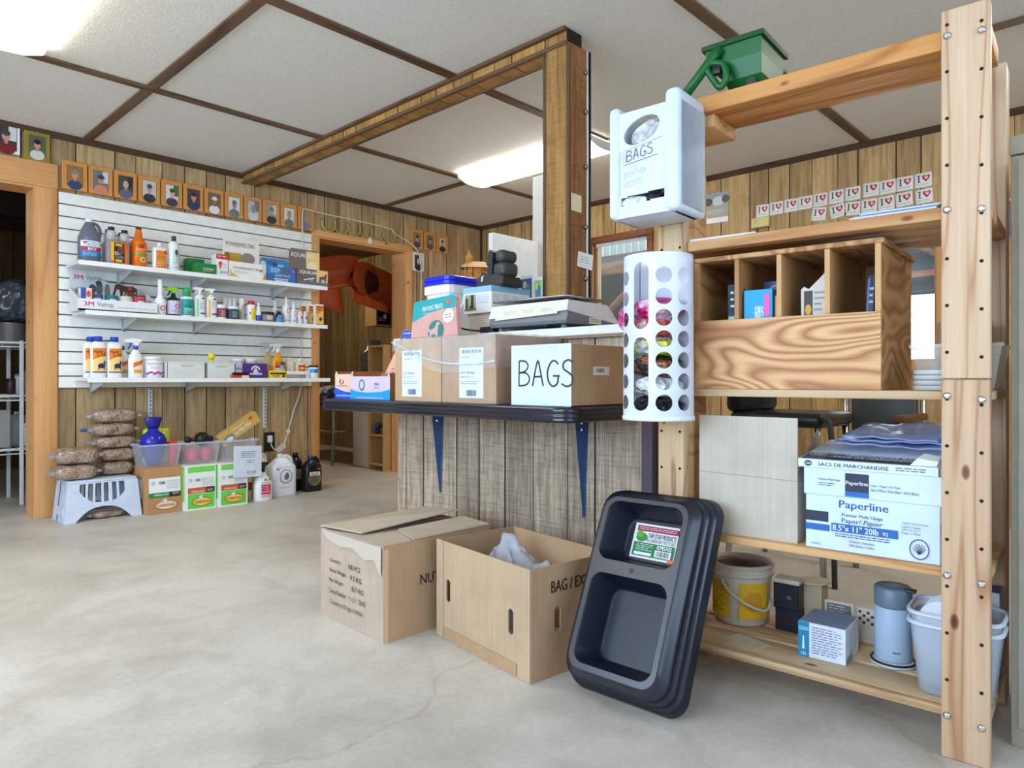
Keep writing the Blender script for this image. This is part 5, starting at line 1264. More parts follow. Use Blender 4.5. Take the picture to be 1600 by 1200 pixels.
bag_lump('plastic_bundle', 'crumpled blue and white plastic bundle on the metal table', 'plastic bag', (3.93, 6.35, 0.63), 0.16, 0.2, 0.09, crumple((190, 194, 206), 0.2, 24, 0.8, c2=(70, 80, 130)), 9)
t = thing('wall_cubby', 'small tan wall box shelf beyond the second doorway', 'shelf', (4.40, 6.05, 1.44))
for nm, q in (('bottom', (-0.14, 0, 0, 0.5, 0.2, 0.015)), ('side', (-0.14, 0, 0.015, -0.125, 0.2, 0.24)), ('back', (-0.125, 0.19, 0.015, 0.5, 0.2, 0.24))): MB().box(*q, M_tan).build(nm, t)
t = carton('black_box', 'black printed box in the small wall shelf', 'box', (4.37, 6.07, 1.4555), 0.17, 0.1, 0.16, M_black, {'front': lambda d, w, h: (d.lines(w * .1, h * .2, w * .7, h * .5, 2, (210, 210, 210)), d.ell(w * .6, h * .55, w * .14, h * .16, (220, 222, 224)))})
# ------------------------------------------------------------------ half wall, counter and what stands on them
UP = 2.055
RZ = radians(-90)
structure(MB().box(UP, 1.336, 0, UP + 0.09, 2.735, 1.034, WOOD_LOW), 'wall_island')
trim(MB().box(UP - 0.006, 1.290, 0, UP + 0.05, 1.336, 1.034, mat((84, 72, 84), 0.5), 0.003, seg=1))
trim(MB().box(UP + 0.05, 1.262, 0, UP + 0.09, 1.336, 1.034, mat((30, 26, 26), 0.6)))  # dark strip standing for the shaded gap beside the half wall, no real trim
M_wtop = mat((232, 236, 240), 0.35)
t = thing('ledge_worktop', 'white worktop ledge along the top of the half wall, scale on it', 'worktop', (2.21, 2.03, 1.0345))
MB().box(-0.18, -0.70, 0, 0.172, 0.71, 0.033, M_wtop, 0.003, seg=1).build('top', t)
MB().box(-0.176, -0.70, -0.010, -0.156, 0.71, -0.0005, mat((150, 120, 90), 0.6)).build('edge_strip', t)
ZW = 1.068
# black edged counter
CZ = 0.784
t = thing('counter', 'black edged counter shelf bracketed to the front of the half wall', 'counter', (UP - 0.002, 2.04, CZ))
d_ = 0.404; v0c, v1c = -0.705, 0.725
def counter_outline(off):
    r = 0.065; P = [(0, v1c - 0.0 + off), (-d_ - off + 0.02, v1c + off), (-d_ - off, v1c + off - 0.02)]
    for k in range(9):
        a = pi + pi / 2 * k / 8
        P.append((-d_ + r + (r + off) * cos(a), v0c + r + (r + off) * sin(a)))
    P.append((0, v0c - off)); return P
M_edge = mat((18, 24, 40), 0.2, 0, 0.05, 0.7)
b = MB(); b.prism(counter_outline(-0.006), -0.046, -0.0005, mat((40, 42, 48), 0.5), 'xy'); b.build('top', t)
e = MB()
prof = [(-0.050, -0.005), (-0.048, 0.0), (-0.040, 0.002), (-0.037, -0.001), (-0.034, 0.002), (-0.026, 0.003), (-0.023, -0.001), (-0.020, 0.003), (-0.010, 0.003), (-0.004, 0.001), (0.0, -0.004), (0.0, -0.012)]
rings = [[(x, y, z) for x, y in counter_outline(o)] for z, o in prof]
e.loft(rings, M_edge, (False, False), True, False); e.build('ribbed_edge', t)
M_brk = mat((46, 78, 122), 0.35)
for v in (2.415, 1.59):
    b = MB(); y = v - 2.04
    for sg, w in ((1, 0.033), (-1, 0.022)):
        b.loft([[(-0.001, y, -0.43), (-0.006, y, -0.43), (-0.001, y + sg * 0.006, -0.43)], [(-0.012, y + 0.004, -0.05), (-0.05, y + 0.004, -0.05), (-0.001, y + sg * w, -0.05)]], M_brk, (True, True), False)
    b.box(-0.36, y - 0.012, -0.054, -0.002, y + 0.012, -0.0505, M_brk)
    bk_ = b.build('bracket', t)
    for zz in (-0.075, -0.10): MB().cyl((-0.03, y - 0.014, zz), (-0.036, y - 0.018, zz), 0.004, M_chrome, 8).build('screw', bk_)

KR = kraft('kraft_counter', (188, 156, 122)); KR2 = kraft('kraft_counter_pale', (178, 150, 126))
def dec_ship(full):
    def f(d, w, h):
        x0, x1 = (w * .17, w * .60) if not full else (w * .34, w * .78)
        d.rect(x0, h * .08, x1, h * .82, (214, 232, 244)); W = x1 - x0
        d.bars(x0 + W * .12, h * .74, x0 + W * .9, h * .79, (80, 90, 120), 16); d.lines(x0 + W * .1, h * .665, x0 + W * .5, h * .69, 1, (120, 130, 150), 0)
        d.text('QTY: 200 /Box', x0 + W * .07, h * .43, x0 + W * .66, h * .47, (90, 100, 124)); d.text('Exp 24-12-12', x0 + W * .07, h * .37, x0 + W * .64, h * .405, (90, 100, 124)); d.lines(x0 + W * .07, h * .27, x0 + W * .85, h * .33, 2, (140, 150, 170))
        d.bars(x0 + W * .32, h * .11, x0 + W * .72, h * .2, (90, 100, 130), 12)
    return f
carton('shipping_box', 'tall kraft shipping box with an address label, left one of the wrapped pair', 'box', (1.677, 2.111, CZ + 0.0005), 0.284, 0.355, 0.243, KR, {'front': dec_ship(False)}, rz=RZ)
t = carton('shipping_box', 'tall kraft shipping box with an address label, right one of the wrapped pair', 'box', (1.677, 1.821, CZ + 0.0005), 0.285, 0.355, 0.243, KR2, {'front': dec_ship(True)}, rz=RZ)
# stretch wrap over the pair
M_wrap = crumple((226, 232, 238), 0.06, 16, 0.8, 0.20, 'stretch_wrap')
t = thing('plastic_wrap', 'loose clear stretch wrap around the tops of the two shipping boxes', 'plastic wrap', (1.677, 1.966, CZ))
b = MB()
def wv(a, c): return 0.006 + 0.004 * abs(sin(a * 23 + c * 9)) + 0.003 * sin(a * 51)
b.grid(lambda a, c: (-wv(a, c), 0.292 - a * 0.585, 0.245 - c * (0.045 + 0.075 * a + 0.05 * sin(a * pi) ** 2)), 40, 6, M_wrap)
b.grid(lambda a, c: (a * 0.36, -0.2885 - 0.4 * wv(a, c), 0.245 - c * (0.12 - 0.03 * a)), 20, 5, M_wrap)
b.grid(lambda a, c: (-0.004 + a * 0.36, 0.292 - c * 0.585, 0.246 + 0.006 * abs(sin(a * 14 + c * 31))), 14, 30, M_wrap)
b.build('film', t)
tw = MB()
tw.tube(smooth([(-0.008, 0.295, 0.235), (-0.009, 0.2, 0.205), (-0.009, 0.1, 0.17), (-0.009, -0.05, 0.145), (-0.009, -0.2, 0.142), (-0.009, -0.29, 0.15)], 6), 0.004, crumple((236, 240, 244), 0.1, 40, 0.8, 0.5, 'twisted_film'), 6)
tw.build('twisted_band', t)
# the bags box
def dec_lbl(d, w, h):
    d.rect(w * .35, h * .5, w * .62, h * .64, (234, 236, 238)); d.bars(w * .4, h * .545, w * .53, h * .61, (90, 100, 130), 10)
t = carton('kraft_box', 'low kraft box with a handwritten BAGS sheet on its front', 'box', (1.68, 1.4785, CZ + 0.0025), 0.253, 0.328, 0.196, KR, {'right': dec_lbl}, rz=RZ)
b = MB(); b.box(-0.127, -0.003, -0.001, 0.130, -0.0006, 0.197, mat((206, 222, 240), 0.55)); b.build('bags_sheet', t, label='white sheet with BAGS handwritten in black marker')
d = Decal(); w = 0.006; INKB = (38, 42, 52)
def hand(dd, s, x, z, k, w, c):
    L = {'B': [[(0, 0), (0.02, 1)], [(0.02, 1), (.35, .98), (.5, .8), (.36, .6), (.05, .53)], [(.05, .53), (.42, .5), (.58, .28), (.42, .06), (0, 0)]],
         'A': [[(0, 0), (.12, .5), (.28, 1), (.42, .55), (.56, 0)], [(.1, .36), (.5, .38)]],
         'G': [[(.58, .84), (.42, .98), (.2, .9), (.04, .55), (.1, .18), (.32, .0), (.54, .12), (.58, .4)], [(.32, .4), (.66, .4)]],
         'S': [[(.56, .9), (.36, 1), (.12, .9), (.1, .68), (.32, .54), (.56, .36), (.52, .1), (.26, 0), (.02, .1)]]}
    for ch in s:
        for st in L[ch]: dd.stroke([(p.x, p.z) for p in smooth([(x + a * k, 0, z + c_ * k) for a, c_ in st], 4)], w, c)
        x += 0.74 * k
hand(d, 'BAGS', -0.092, 0.062, 0.083, 0.0055, INKB); d.build('handwriting', t, front(-0.0032))
tg = MB(); tg.box(-0.06, -0.0040, 0.165, 0.07, -0.0034, 0.1965, clear((236, 240, 246), 0.35, 0.1, 'clear_tape')); tg.build('tape', t)
# treat display boxes
def dec_t2(d, w, h):
    d.rect(0, 0, w, h * .88, (206, 190, 226)); d.poly([(0, 0), (w, 0), (w, h * .40), (w * .8, h * .31), (w * .45, h * .26), (w * .15, h * .31), (0, h * .4)], (40, 150, 214)); d.ell(w * .3, h * .55, w * .075, h * .22, (60, 100, 150)); d.ell(w * .3, h * .55, w * .05, h * .16, (190, 200, 226)); d.text('FISH', w * .62, h * .54, w * .73, h * .64, (84, 90, 130), 0.02); d.text('TREATS', w * .61, h * .42, w * .74, h * .48, (110, 110, 150)); d.text('www.finefishtreats.com', w * .16, h * .04, w * .84, h * .11, (226, 240, 250))
def dec_t1(d, w, h):
    d.rect(0, 0, w, h * .9, (226, 190, 170)); d.poly([(0, 0), (w, 0), (w, h * .22), (w * .5, h * .26), (0, h * .4)], (30, 90, 206)); d.ell(w * .36, h * .62, w * .12, h * .1, (60, 66, 120)); d.poly([(w * .3, h * .55), (w * .42, h * .55), (w * .45, h * .75), (w * .34, h * .7)], (226, 190, 170)); d.lines(w * .12, h * .42, w * .75, h * .5, 1, (150, 120, 130)); d.text('www.fishtreats', w * .1, h * .08, w * .9, h * .15, (226, 236, 250))
M_trayin = mat((176, 112, 76), 0.6)
def treat(label, v, u, w, h, front_m, deco, depth=0.16):
    t = thing('treat_display_box', label, 'display box', (u, v, CZ + 0.0005), RZ)
    b = MB(); b.box(-w / 2, 0, 0, w / 2, depth, 0.003, M_trayin); b.box(-w / 2, 0, 0.003, -w / 2 + 0.003, depth, h, M_trayin); b.box(w / 2 - 0.003, 0, 0.003, w / 2, depth, h, M_trayin); b.box(-w / 2 + 0.003, depth - 0.003, 0.003, w / 2 - 0.003, depth, h, M_trayin); b.build('tray', t)
    f = MB(); f.prism([(-w / 2, 0), (w / 2, 0), (w / 2, h), (w / 2 - 0.012, h), (w / 2 - 0.022, h - 0.018), (-w / 2 + 0.022, h - 0.018), (-w / 2 + 0.012, h), (-w / 2, h)], 0.0, 0.003, front_m); f.build('front_panel', t)
    d = Decal(); deco(d, w, h); d.build('front_print', t, front(-0.0002, -w / 2, 0))
    return t
treat('lavender and blue fish treats display box at the counter front', 2.468, 1.705, 0.29, 0.112, mat((206, 190, 226), 0.5), dec_t2)
treat('peach and blue fish treats display box at the left end of the counter', 2.695, 1.725, 0.15, 0.122, mat((226, 190, 170), 0.5), dec_t1)
t = thing('treat_pouch', 'peach treat pouch with a blue top leaning behind the lavender display box', 'pouch', (1.915, 2.61, CZ + 0.001), rot=(radians(-4), 0, RZ))
MB().prism([(-0.06, 0), (0.12, 0), (0.16, 0.19), (0.205, 0.30), (0.07, 0.315), (0.045, 0.25), (-0.06, 0.10)], 0, 0.03, mat((230, 184, 158), 0.5)).build('body', t)
d = Decal(); d.poly([(0.052, 0.262), (0.195, 0.275), (0.204, 0.299), (0.071, 0.314)], (70, 90, 180)); d.lines(0.08, 0.288, 0.18, 0.30, 1, (220, 226, 246), 0); d.ell(0.085, 0.255, 0.022, 0.018, WHITE); d.lines(0.03, 0.17, 0.1, 0.19, 1, (180, 130, 110)); d.lines(0.0, 0.11, 0.09, 0.14, 2, (170, 120, 100)); d.build('print', t, front(-0.0003))
# fish dog treats bag
t = thing('dog_treat_bag', 'teal and pink fish dog treats bag with a dog silhouette, on the shipping box', 'treat bag', (1.885, 2.268, CZ + 0.257), rot=(radians(-5), radians(-3), RZ))
P = []
for cx, cz, a0 in ((0.118, 0.155, 0), (-0.118, 0.155, 90)):
    for k in range(6):
        a = radians(a0 + 90 * k / 5); P.append((cx + 0.022 * cos(a), cz + 0.022 * sin(a)))
P = [(-0.15, 0), (0.16, 0)] + P
M_pink = mat((214, 164, 156), 0.45)
MB().prism(P, 0, 0.022, M_pink).build('bag_body', t)
d = Decal()
top_ = [(-0.142, 0.085), (-0.09, 0.102), (-0.02, 0.118), (0.06, 0.124), (0.141, 0.122)] + P[2:]
d.poly(top_, (40, 160, 168)); d.text('FISH DOG TREATS', -0.075, 0.128, 0.06, 0.148, (238, 244, 244), 0.02); d.lines(-0.07, 0.112, -0.03, 0.12, 1, (190, 226, 226), 0); d.ell(0.095, 0.15, 0.013, 0.011, (230, 100, 80))
d.ell(0.1, 0.09, 0.034, 0.03, WHITE); d.lines(0.078, 0.078, 0.122, 0.1, 2, (110, 110, 116), 0.1); d.ell(0.02, 0.034, 0.05, 0.046, (50, 130, 130))
dog = [(-0.02, 0), (-0.016, 0.03), (-0.026, 0.034), (-0.03, 0.05), (-0.024, 0.05), (-0.018, 0.04), (0.012, 0.046), (0.02, 0.056), (0.024, 0.07), (0.034, 0.072), (0.048, 0.064), (0.046, 0.058), (0.036, 0.056), (0.034, 0.0), (0.024, 0.0), (0.022, 0.02), (-0.006, 0.02), (-0.008, 0)]
d.poly(dog, (214, 170, 160)); d.build('print', t, front(-0.0003))

# on the worktop
t = thing('square_pail', 'white square pail with a bright blue lid on the worktop end', 'pail', (2.195, 2.505, ZW))
M_pail = mat((226, 232, 240), 0.35)
def sqr(r, z): return [(q[0] * r, q[1] * r, z) for q in [(cos(a) / max(abs(cos(a)), abs(sin(a))) * (1 - 0.10 * (abs(abs(cos(a)) - abs(sin(a))) < 0.25)), sin(a) / max(abs(cos(a)), abs(sin(a))) * (1 - 0.10 * (abs(abs(cos(a)) - abs(sin(a))) < 0.25))) for a in [2 * pi * k / 32 for k in range(32)]]]
MB().loft([sqr(0.078, 0), sqr(0.082, 0.01), sqr(0.09, 0.225)], M_pail, smooth=False).build('body', t)
MB().loft([sqr(0.098, 0.205), sqr(0.099, 0.21), sqr(0.099, 0.243), sqr(0.094, 0.246)], mat((236, 240, 244), 0.35), smooth=False).build('rim', t)
MB().loft([sqr(0.096, 0.246), sqr(0.102, 0.25), sqr(0.102, 0.262), sqr(0.096, 0.264), sqr(0.100, 0.268), sqr(0.100, 0.284), sqr(0.092, 0.288)], mat((26, 44, 214), 0.3), smooth=False).build('lid', t)
MB().tube(smooth([(0.0, -0.097, 0.215), (-0.02, -0.115, 0.17), (-0.06, -0.118, 0.115), (-0.09, -0.11, 0.085)], 5), 0.006, M_whiteplastic, 8).build('handle', t)
t = carton('paper_box', 'small beige box with printed text under the white boot box', 'box', (2.12, 2.225, ZW + 0.0005), 0.17, 0.22, 0.094, mat((214, 206, 194), 0.5), {'front': lambda d, w, h: d.lines(w * .12, h * .12, w * .8, h * .8, 8, (150, 140, 136))}, rz=RZ)
def dec_wb(d, w, h):
    d.rect(0, h * .78, w, h, (150, 196, 226)); d.rect(w * .06, h * .12, w * .46, h * .72, (150, 170, 130)); d.rect(w * .1, h * .14, w * .17, h * .6, (60, 50, 46)); d.rect(w * .28, h * .2, w * .38, h * .7, (60, 50, 46)); d.rect(w * .24, h * .12, w * .34, h * .3, (50, 46, 44)); d.rect(w * .06, h * .12, w * .46, h * .2, (120, 110, 100)); d.lines(w * .52, h * .34, w * .92, h * .7, 5, (176, 186, 200))
def dec_wbs(d, w, h):
    d.rect(0, h * .78, w, h, (140, 190, 222))
    for i in range(4): d.lines(w * (.04 + .24 * i), h * .2, w * (.24 + .24 * i), h * .68, 7, (190, 170, 186))
carton('boot_box', 'white product box with a horse leg photo, black hoof boot on top', 'box', (2.10, 2.2205, ZW + 0.0955), 0.181, 0.25, 0.117, mat((232, 238, 244), 0.35), {'front': dec_wb, 'right': dec_wbs}, rz=RZ)
# hoof boot
t = thing('hoof_boot', 'black rubber hoof boot standing on the white product box', 'hoof boot', (2.21, 2.19, ZW + 0.2135), radians(-90))
M_rub = mat((44, 46, 50), 0.5); M_rub2 = mat((66, 68, 72), 0.45)
b = MB(); b.loft([[(x * 1.0, y, z) for x, y, z in r] for r in [
    [(-0.085, -0.06, 0), (0.075, -0.06, 0), (0.082, 0.06, 0), (-0.085, 0.06, 0)], [(-0.088, -0.062, 0.012), (0.08, -0.062, 0.012), (0.086, 0.062, 0.012), (-0.088, 0.062, 0.012)],
    [(-0.070, -0.056, 0.058), (0.082, -0.058, 0.03), (0.086, 0.058, 0.03), (-0.068, 0.056, 0.058)], [(-0.055, -0.05, 0.072), (0.072, -0.052, 0.045), (0.076, 0.052, 0.045), (-0.052, 0.05, 0.072)]]], M_rub, smooth=False); b.build('sole_shell', t)
b = MB()
for z0, z1, x0, x1 in ((0.045, 0.11, 0.0, 0.078), (0.108, 0.165, 0.012, 0.072)):
    b.box(x0, -0.05, z0, x1, 0.05, z1, M_rub2, 0.022, seg=4)
b.build('padded_cuff', t)
b = MB(); b.prism([(-0.022, 0.045), (0.004, 0.045), (0.012, 0.155), (-0.008, 0.168), (-0.02, 0.150)], -0.054, 0.03, M_rub); b.build('tongue_flap', t)
for i, zz in enumerate((0.075, 0.1, 0.125)): MB().box(-0.042 + 0.006 * i, -0.05, zz, -0.0145, 0.0, zz + 0.017, M_rub2, 0.004).build('strap', t)
b = MB(); b.tube(smooth([(-0.052, -0.062, 0.03), (-0.044, -0.063, 0.036), (-0.05, -0.062, 0.045), (-0.042, -0.06, 0.052)], 4), 0.004, M_white, 6); b.build('buckle', t)
# price scale
t = thing('price_scale', 'grey and white electronic price scale with a steel platter on the worktop', 'scale', (2.04, 1.868, ZW + 0.0005), RZ)
M_sg = mat((116, 122, 128), 0.4); M_sw = mat((222, 222, 230), 0.35); M_disp = mat((226, 218, 196), 0.35)
for x, y in ((-0.17, 0.03), (0.17, 0.03), (-0.17, 0.28), (0.17, 0.28)): MB().lathe([(0.012, 0), (0.014, 0.004), (0.010, 0.018)], M_sg, 12, c=(x, y, 0)).build('foot', t)
b = MB(); b.loft([[(-0.205, 0.0, 0.018), (0.205, 0.0, 0.018), (0.205, 0.335, 0.018), (-0.205, 0.335, 0.018)], [(-0.21, -0.006, 0.03), (0.21, -0.006, 0.03), (0.21, 0.342, 0.03), (-0.21, 0.342, 0.03)], [(-0.21, 0.004, 0.066), (0.21, 0.004, 0.066), (0.21, 0.300, 0.058), (-0.21, 0.300, 0.058)]], M_sg, smooth=False); b.build('base', t)
b = MB(); b.loft([[(-0.212, -0.006, 0.055), (0.212, -0.006, 0.066), (0.212, 0.343, 0.028), (-0.212, 0.343, 0.028)], [(-0.206, 0.010, 0.108), (0.206, 0.010, 0.108), (0.206, 0.262, 0.104), (-0.206, 0.262, 0.104)]], M_sw, smooth=False); b.build('upper_shell', t)
b = MB(); b.loft([[(-0.172, -0.0085, 0.046), (0.165, -0.0085, 0.056), (0.165, 0.007, 0.100), (-0.172, 0.007, 0.096)], [(-0.172, -0.005, 0.046), (0.165, -0.005, 0.056), (0.165, 0.010, 0.100), (-0.172, 0.010, 0.096)]], M_disp, smooth=False); b.build('display_panel', t)
dd = Decal()
for x0, x1 in ((-0.135, -0.05), (-0.03, 0.04), (0.07, 0.145)): dd.rect(x0, 0.012, x1, 0.036, (240, 240, 226)); dd.rect(x0 + .004, 0.015, x1 - .004, 0.033, (206, 214, 200))
dd.build('display_windows', t, lambda a, c, o: (a, -0.0090 - o + c * 0.35, 0.050 + c))
d = Decal(); d.rect(0.13, 0.022, 0.21, 0.046, (222, 214, 190)); d.lines(0.135, 0.026, 0.2, 0.042, 2, (130, 120, 110)); d.build('data_plate', t, rightf(0.2125))
for x in (-0.12, 0.12): MB().lathe([(0.02, 0.10), (0.016, 0.120)], M_sg, 12, c=(x, 0.14, 0)).build('platter_post', t)
b = MB(); b.box(-0.195, 0.0, 0.120, 0.2, 0.29, 0.127, mat((176, 178, 178), 0.25, 0.9), 0.003); b.build('platter', t)
MB().box(0.02, 0.01, 0.012, 0.1, 0.05, 0.018, mat((40, 52, 86), 0.4)).build('underside_box', t)
tag(MB().box(-0.04, -0.02, 0, 0.04, 0.02, 0.028, mat((34, 36, 40), 0.4), 0.004).build('power_adapter', loc=(2.075, 2.118, ZW + 0.0005), rot=(0, 0, radians(90))), 'small black power adapter on the worktop beside the scale', 'adapter')
tag(MB().tube(smooth([(2.07, 2.163, ZW + 0.012), (2.05, 2.23, ZW + 0.02), (2.05, 2.29, ZW + 0.03), (2.08, 2.345, ZW + 0.006)], 6), 0.004, M_black, 6).build('adapter_cable'), 'thin black cable looping from the adapter on the worktop', 'cable')
t = thing('card_printer', 'small grey device behind the scale near the bag dispenser', 'printer', (2.24, 1.455, ZW + 0.0005), RZ)
MB().box(-0.06, 0, 0, 0.06, 0.12, 0.04, mat((110, 114, 116), 0.4), 0.006).build('base', t)
MB().box(-0.056, 0.004, 0.04, 0.056, 0.116, 0.055, mat((226, 226, 220), 0.4), 0.006).build('cover', t)
# picture cards leaning behind the boxes
for v, w, h, tl, cols, lab in ((2.165, 0.075, 0.285, -5, ((70, 90, 160), (120, 150, 110), (190, 200, 210)), 'blue picture card leaning against the post, left one'), (2.094, 0.05, 0.27, -8, ((150, 200, 90), (90, 130, 190), (206, 226, 120)), 'bright green picture card leaning against the post, right one')):
    t = thing('picture_card', lab, 'card', (2.358, v, ZW + 0.0005), rot=(radians(-1.5), 0, RZ))
    MB().box(-w / 2, 0, 0, w / 2, 0.002, h, mat((226, 234, 240), 0.4)).build('card', t)
    d = Decal(); d.rect(-w * .42, h * .5, w * .42, h * .95, cols[0]); d.ell(w * .05, h * .74, w * .28, h * .14, cols[1]); d.rect(-w * .3, h * .55, w * .1, h * .66, cols[2]); d.ell(-w * .15, h * .85, w * .16, h * .06, cols[2]); d.build('print', t, front(-0.0003))
# post: notes, cable, clips
t = thing('note', 'cream paper note taped high on the side of the wood post', 'note', (2.44, 1.9325, 1.625))
MB().box(-0.037, -0.0015, 0, 0.037, 0, 0.078, mat((232, 224, 190), 0.6)).build('paper', t)
t = thing('note', 'white paper note tucked behind the cable on the wood post', 'note', (2.49, 1.926, 1.375), rot=(0, radians(8), radians(-12)))
MB().box(-0.045, -0.0015, 0, 0.045, 0, 0.07, mat((236, 236, 230), 0.6)).build('paper', t)
d = Decal(); d.lines(-0.03, 0.02, 0.03, 0.055, 3, (190, 186, 176)); d.build('print', t, front(-0.0017))
tag(MB().tube([(2.535, 1.929, 2.37), (2.536, 1.929, 1.9), (2.534, 1.929, 1.5), (2.535, 1.929, ZW)], 0.006, M_black, 8).build('black_cable'), 'black cable running down the edge of the wood post', 'cable')
tag(MB().tube([(2.518, 1.9295, 2.37), (2.52, 1.9295, 1.9), (2.517, 1.9295, 1.5), (2.519, 1.9295, ZW)], 0.005, mat((220, 220, 214), 0.4), 8).build('white_cable'), 'white cable running down the edge of the wood post', 'cable')
for i, z in enumerate((2.27, 2.09, 1.84, 1.565, 1.33)):
    tag(MB().lathe([(0.012, 0), (0.010, 0.006), (0.004, 0.009)], M_steel, 12, M=Matrix.Translation((2.505, 1.929, z)) @ Matrix.Rotation(pi / 2, 4, 'X')).build('cable_clip'), 'round cable clip on the wood post, ' + ['topmost of five', 'second from the top', 'middle of five', 'second from the bottom', 'lowest of five'][i], 'clip', 'cable clips on the post')

# ------------------------------------------------------------------ sales desk area behind
t = thing('desk', 'wooden sales desk behind the half wall', 'desk', (2.72, 2.36, 0))
MB().box(0, 0, 0.72, 0.74, 0.86, 0.75, M_tan, 0.004).build('top', t)
for x in (0.02, 0.68):
    for y in (0.02, 0.80): MB().box(x, y, 0, x + 0.04, y + 0.04, 0.72, M_tan).build('leg', t)
t = thing('partition_board', 'white partition board standing beside the birdhouse', 'board', (3.0, 3.05, 0.7505))
MB().box(0, -0.02, 0, 0.42, 0.02, 1.03, mat((240, 241, 240), 0.5), 0.003).build('board', t)
t = thing('partition_screen', 'tall narrow white panel rising close behind the wood post', 'panel', (3.5, 3.08, 0))
MB().box(0, -0.12, 0, 0.05, 0.07, 2.25, mat((224, 222, 216), 0.5), 0.003).build('panel', t)
tag(MB().box(-0.25, -0.2, 0, 0.25, 0.2, 1.545, mat((120, 84, 50), 0.5), 0.004).build('tall_cabinet', loc=(3.32, 3.52, 0)), 'brown cabinet carrying the birdhouse behind the boot box', 'cabinet')
t = thing('birdhouse', 'ornate wooden birdhouse with a shingled roof near the room corner', 'birdhouse', (3.30, 3.505, 1.5455), radians(-40))
M_bw = mat((206, 146, 70), 0.5); M_roof = mat((176, 142, 96), 0.7)
MB().box(-0.085, -0.055, 0, 0.085, 0.055, 0.016, M_bw, 0.003).build('base', t)
MB().box(-0.055, -0.035, 0.016, 0.055, 0.035, 0.10, M_bw, 0.003).build('house_body', t)
for x in (-0.072, -0.03, 0.03, 0.072): MB().cyl((x, -0.047, 0.016), (x, -0.047, 0.10), 0.007, M_bw, 8).build('column', t)
b = MB(); b.loft([[(-0.105, -0.07, 0.098), (0.105, -0.07, 0.098), (0.105, 0.07, 0.098), (-0.105, 0.07, 0.098)], [(-0.06, -0.012, 0.145), (0.06, -0.012, 0.145), (0.06, 0.012, 0.145), (-0.06, 0.012, 0.145)]], M_roof, smooth=False); b.build('roof', t)
MB().lathe([(0.024, 0.14), (0.024, 0.17), (0.03, 0.172), (0.004, 0.205), (0.006, 0.21), (0.003, 0.222)], M_bw, 10, c=(-0.045, 0, 0)).build('cupola', t)
for x in (-0.03, 0.03): MB().cyl((x, -0.0365, 0.06), (x, -0.0345, 0.06), 0.012, mat((70, 44, 22)), 12).build('entry_hole', t)
# ------------------------------------------------------------------ slotted lumber shelf unit (local x = -s, y = depth, z up)
SU = (1.842, 0.290, 0.0); SR = radians(93.8 - 180)
def SH(s, d, z):
    e = (cos(radians(93.8)), sin(radians(93.8))); n_ = (sin(radians(93.8)), -cos(radians(93.8)))
    return (SU[0] + s * e[0] + d * n_[0], SU[1] + s * e[1] + d * n_[1], z)
P_post = pine('post_pine', 2, (218, 188, 158), (186, 140, 104), rings=12, stretch=0.055, across=8, knots=False)
P_post2 = pine('post_pine_low', 2, (204, 172, 142), (172, 126, 92), rings=14, stretch=0.09, across=8)
P_postl = pine('post_pine_weathered', 2, (206, 176, 140), (150, 116, 82), rings=13, stretch=0.12, across=9)
P_rail = pine('shelf_pine', 0, (216, 172, 120), (182, 126, 78), rings=7, stretch=0.08, across=8)
P_railg = pine('shelf_pine_grey', 0, (206, 178, 142), (170, 134, 96), rings=7, stretch=0.08, across=8)
t = thing('shelf_unit', 'tall pine lumber shelf unit with five shelves and drilled posts', 'shelf unit', SU, SR)
def post(x0, x1, y0, y1, z0, z1, m, nm='post'):
    b = MB(); b.box(x0, y0, z0, x1, y1, z1, m, 0.004)
    return b
hole = mat((40, 24, 14), 0.8)
def holes(b, xs, z0, z1):
    k = 0; z = 0.18
    while z < z1:
        if z > z0:
            for x in xs: b.cyl((x, -0.0006, z - (0.012 if x > -0.05 else 0)), (x, 0.003, z - (0.012 if x > -0.05 else 0)), 0.0042, hole, 8)
        z += 0.1075
b = post(-0.094, 0, 0, 0.038, 0.872, 1.72, P_post); holes(b, (-0.082, -0.016), 0.872, 1.7); b.build('post', t)
b = post(-0.094, 0, 0, 0.038, 0, 0.870, P_post2); holes(b, (-0.082, -0.016), 0.0, 0.87); b.build('post', t)
b = post(-0.818, -0.735, 0, 0.038, 0, 1.637, P_postl); holes(b, (-0.806, -0.747), 0.4, 1.3); b.build('post', t)
post(-0.040, 0, 0.40, 0.489, 0, 1.72, P_post).build('post', t)
post(-0.818, -0.778, 0.165, 0.254, 0, 1.60, P_rail).build('post', t)
X0, X1 = -0.815, -0.002
P_top = pine('shelf_pine_orange', 0, (216, 156, 92), (180, 112, 56), rings=7, stretch=0.08, across=8)
def shelf(z0, z1, planks, m, nm='shelf'):
    b = MB()
    for a, c, dz in planks: b.box(X0, a, z0 + dz, X1, c, z1 + dz, m, 0.003)
    return b
shelf(0.088, 0.108, ((0.039, 0.165, 0), (0.18, 0.275, 0), (0.29, 0.399, 0)), P_railg).build('shelf', t)
shelf(0.410, 0.431, ((0.039, 0.215, 0), (0.22, 0.399, 0)), P_rail).build('shelf', t)
shelf(0.822, 0.843, ((0.039, 0.215, 0), (0.22, 0.399, 0)), P_railg).build('shelf', t)
shelf(1.243, 1.272, ((0.039, 0.13, 0), (0.134, 0.265, 0), (0.27, 0.399, 0)), P_rail).build('shelf', t)
shelf(1.638, 1.684, ((0.039, 0.092, 0), (0.095, 0.150, 0), (0.153, 0.208, 0)), P_top).build('shelf', t)
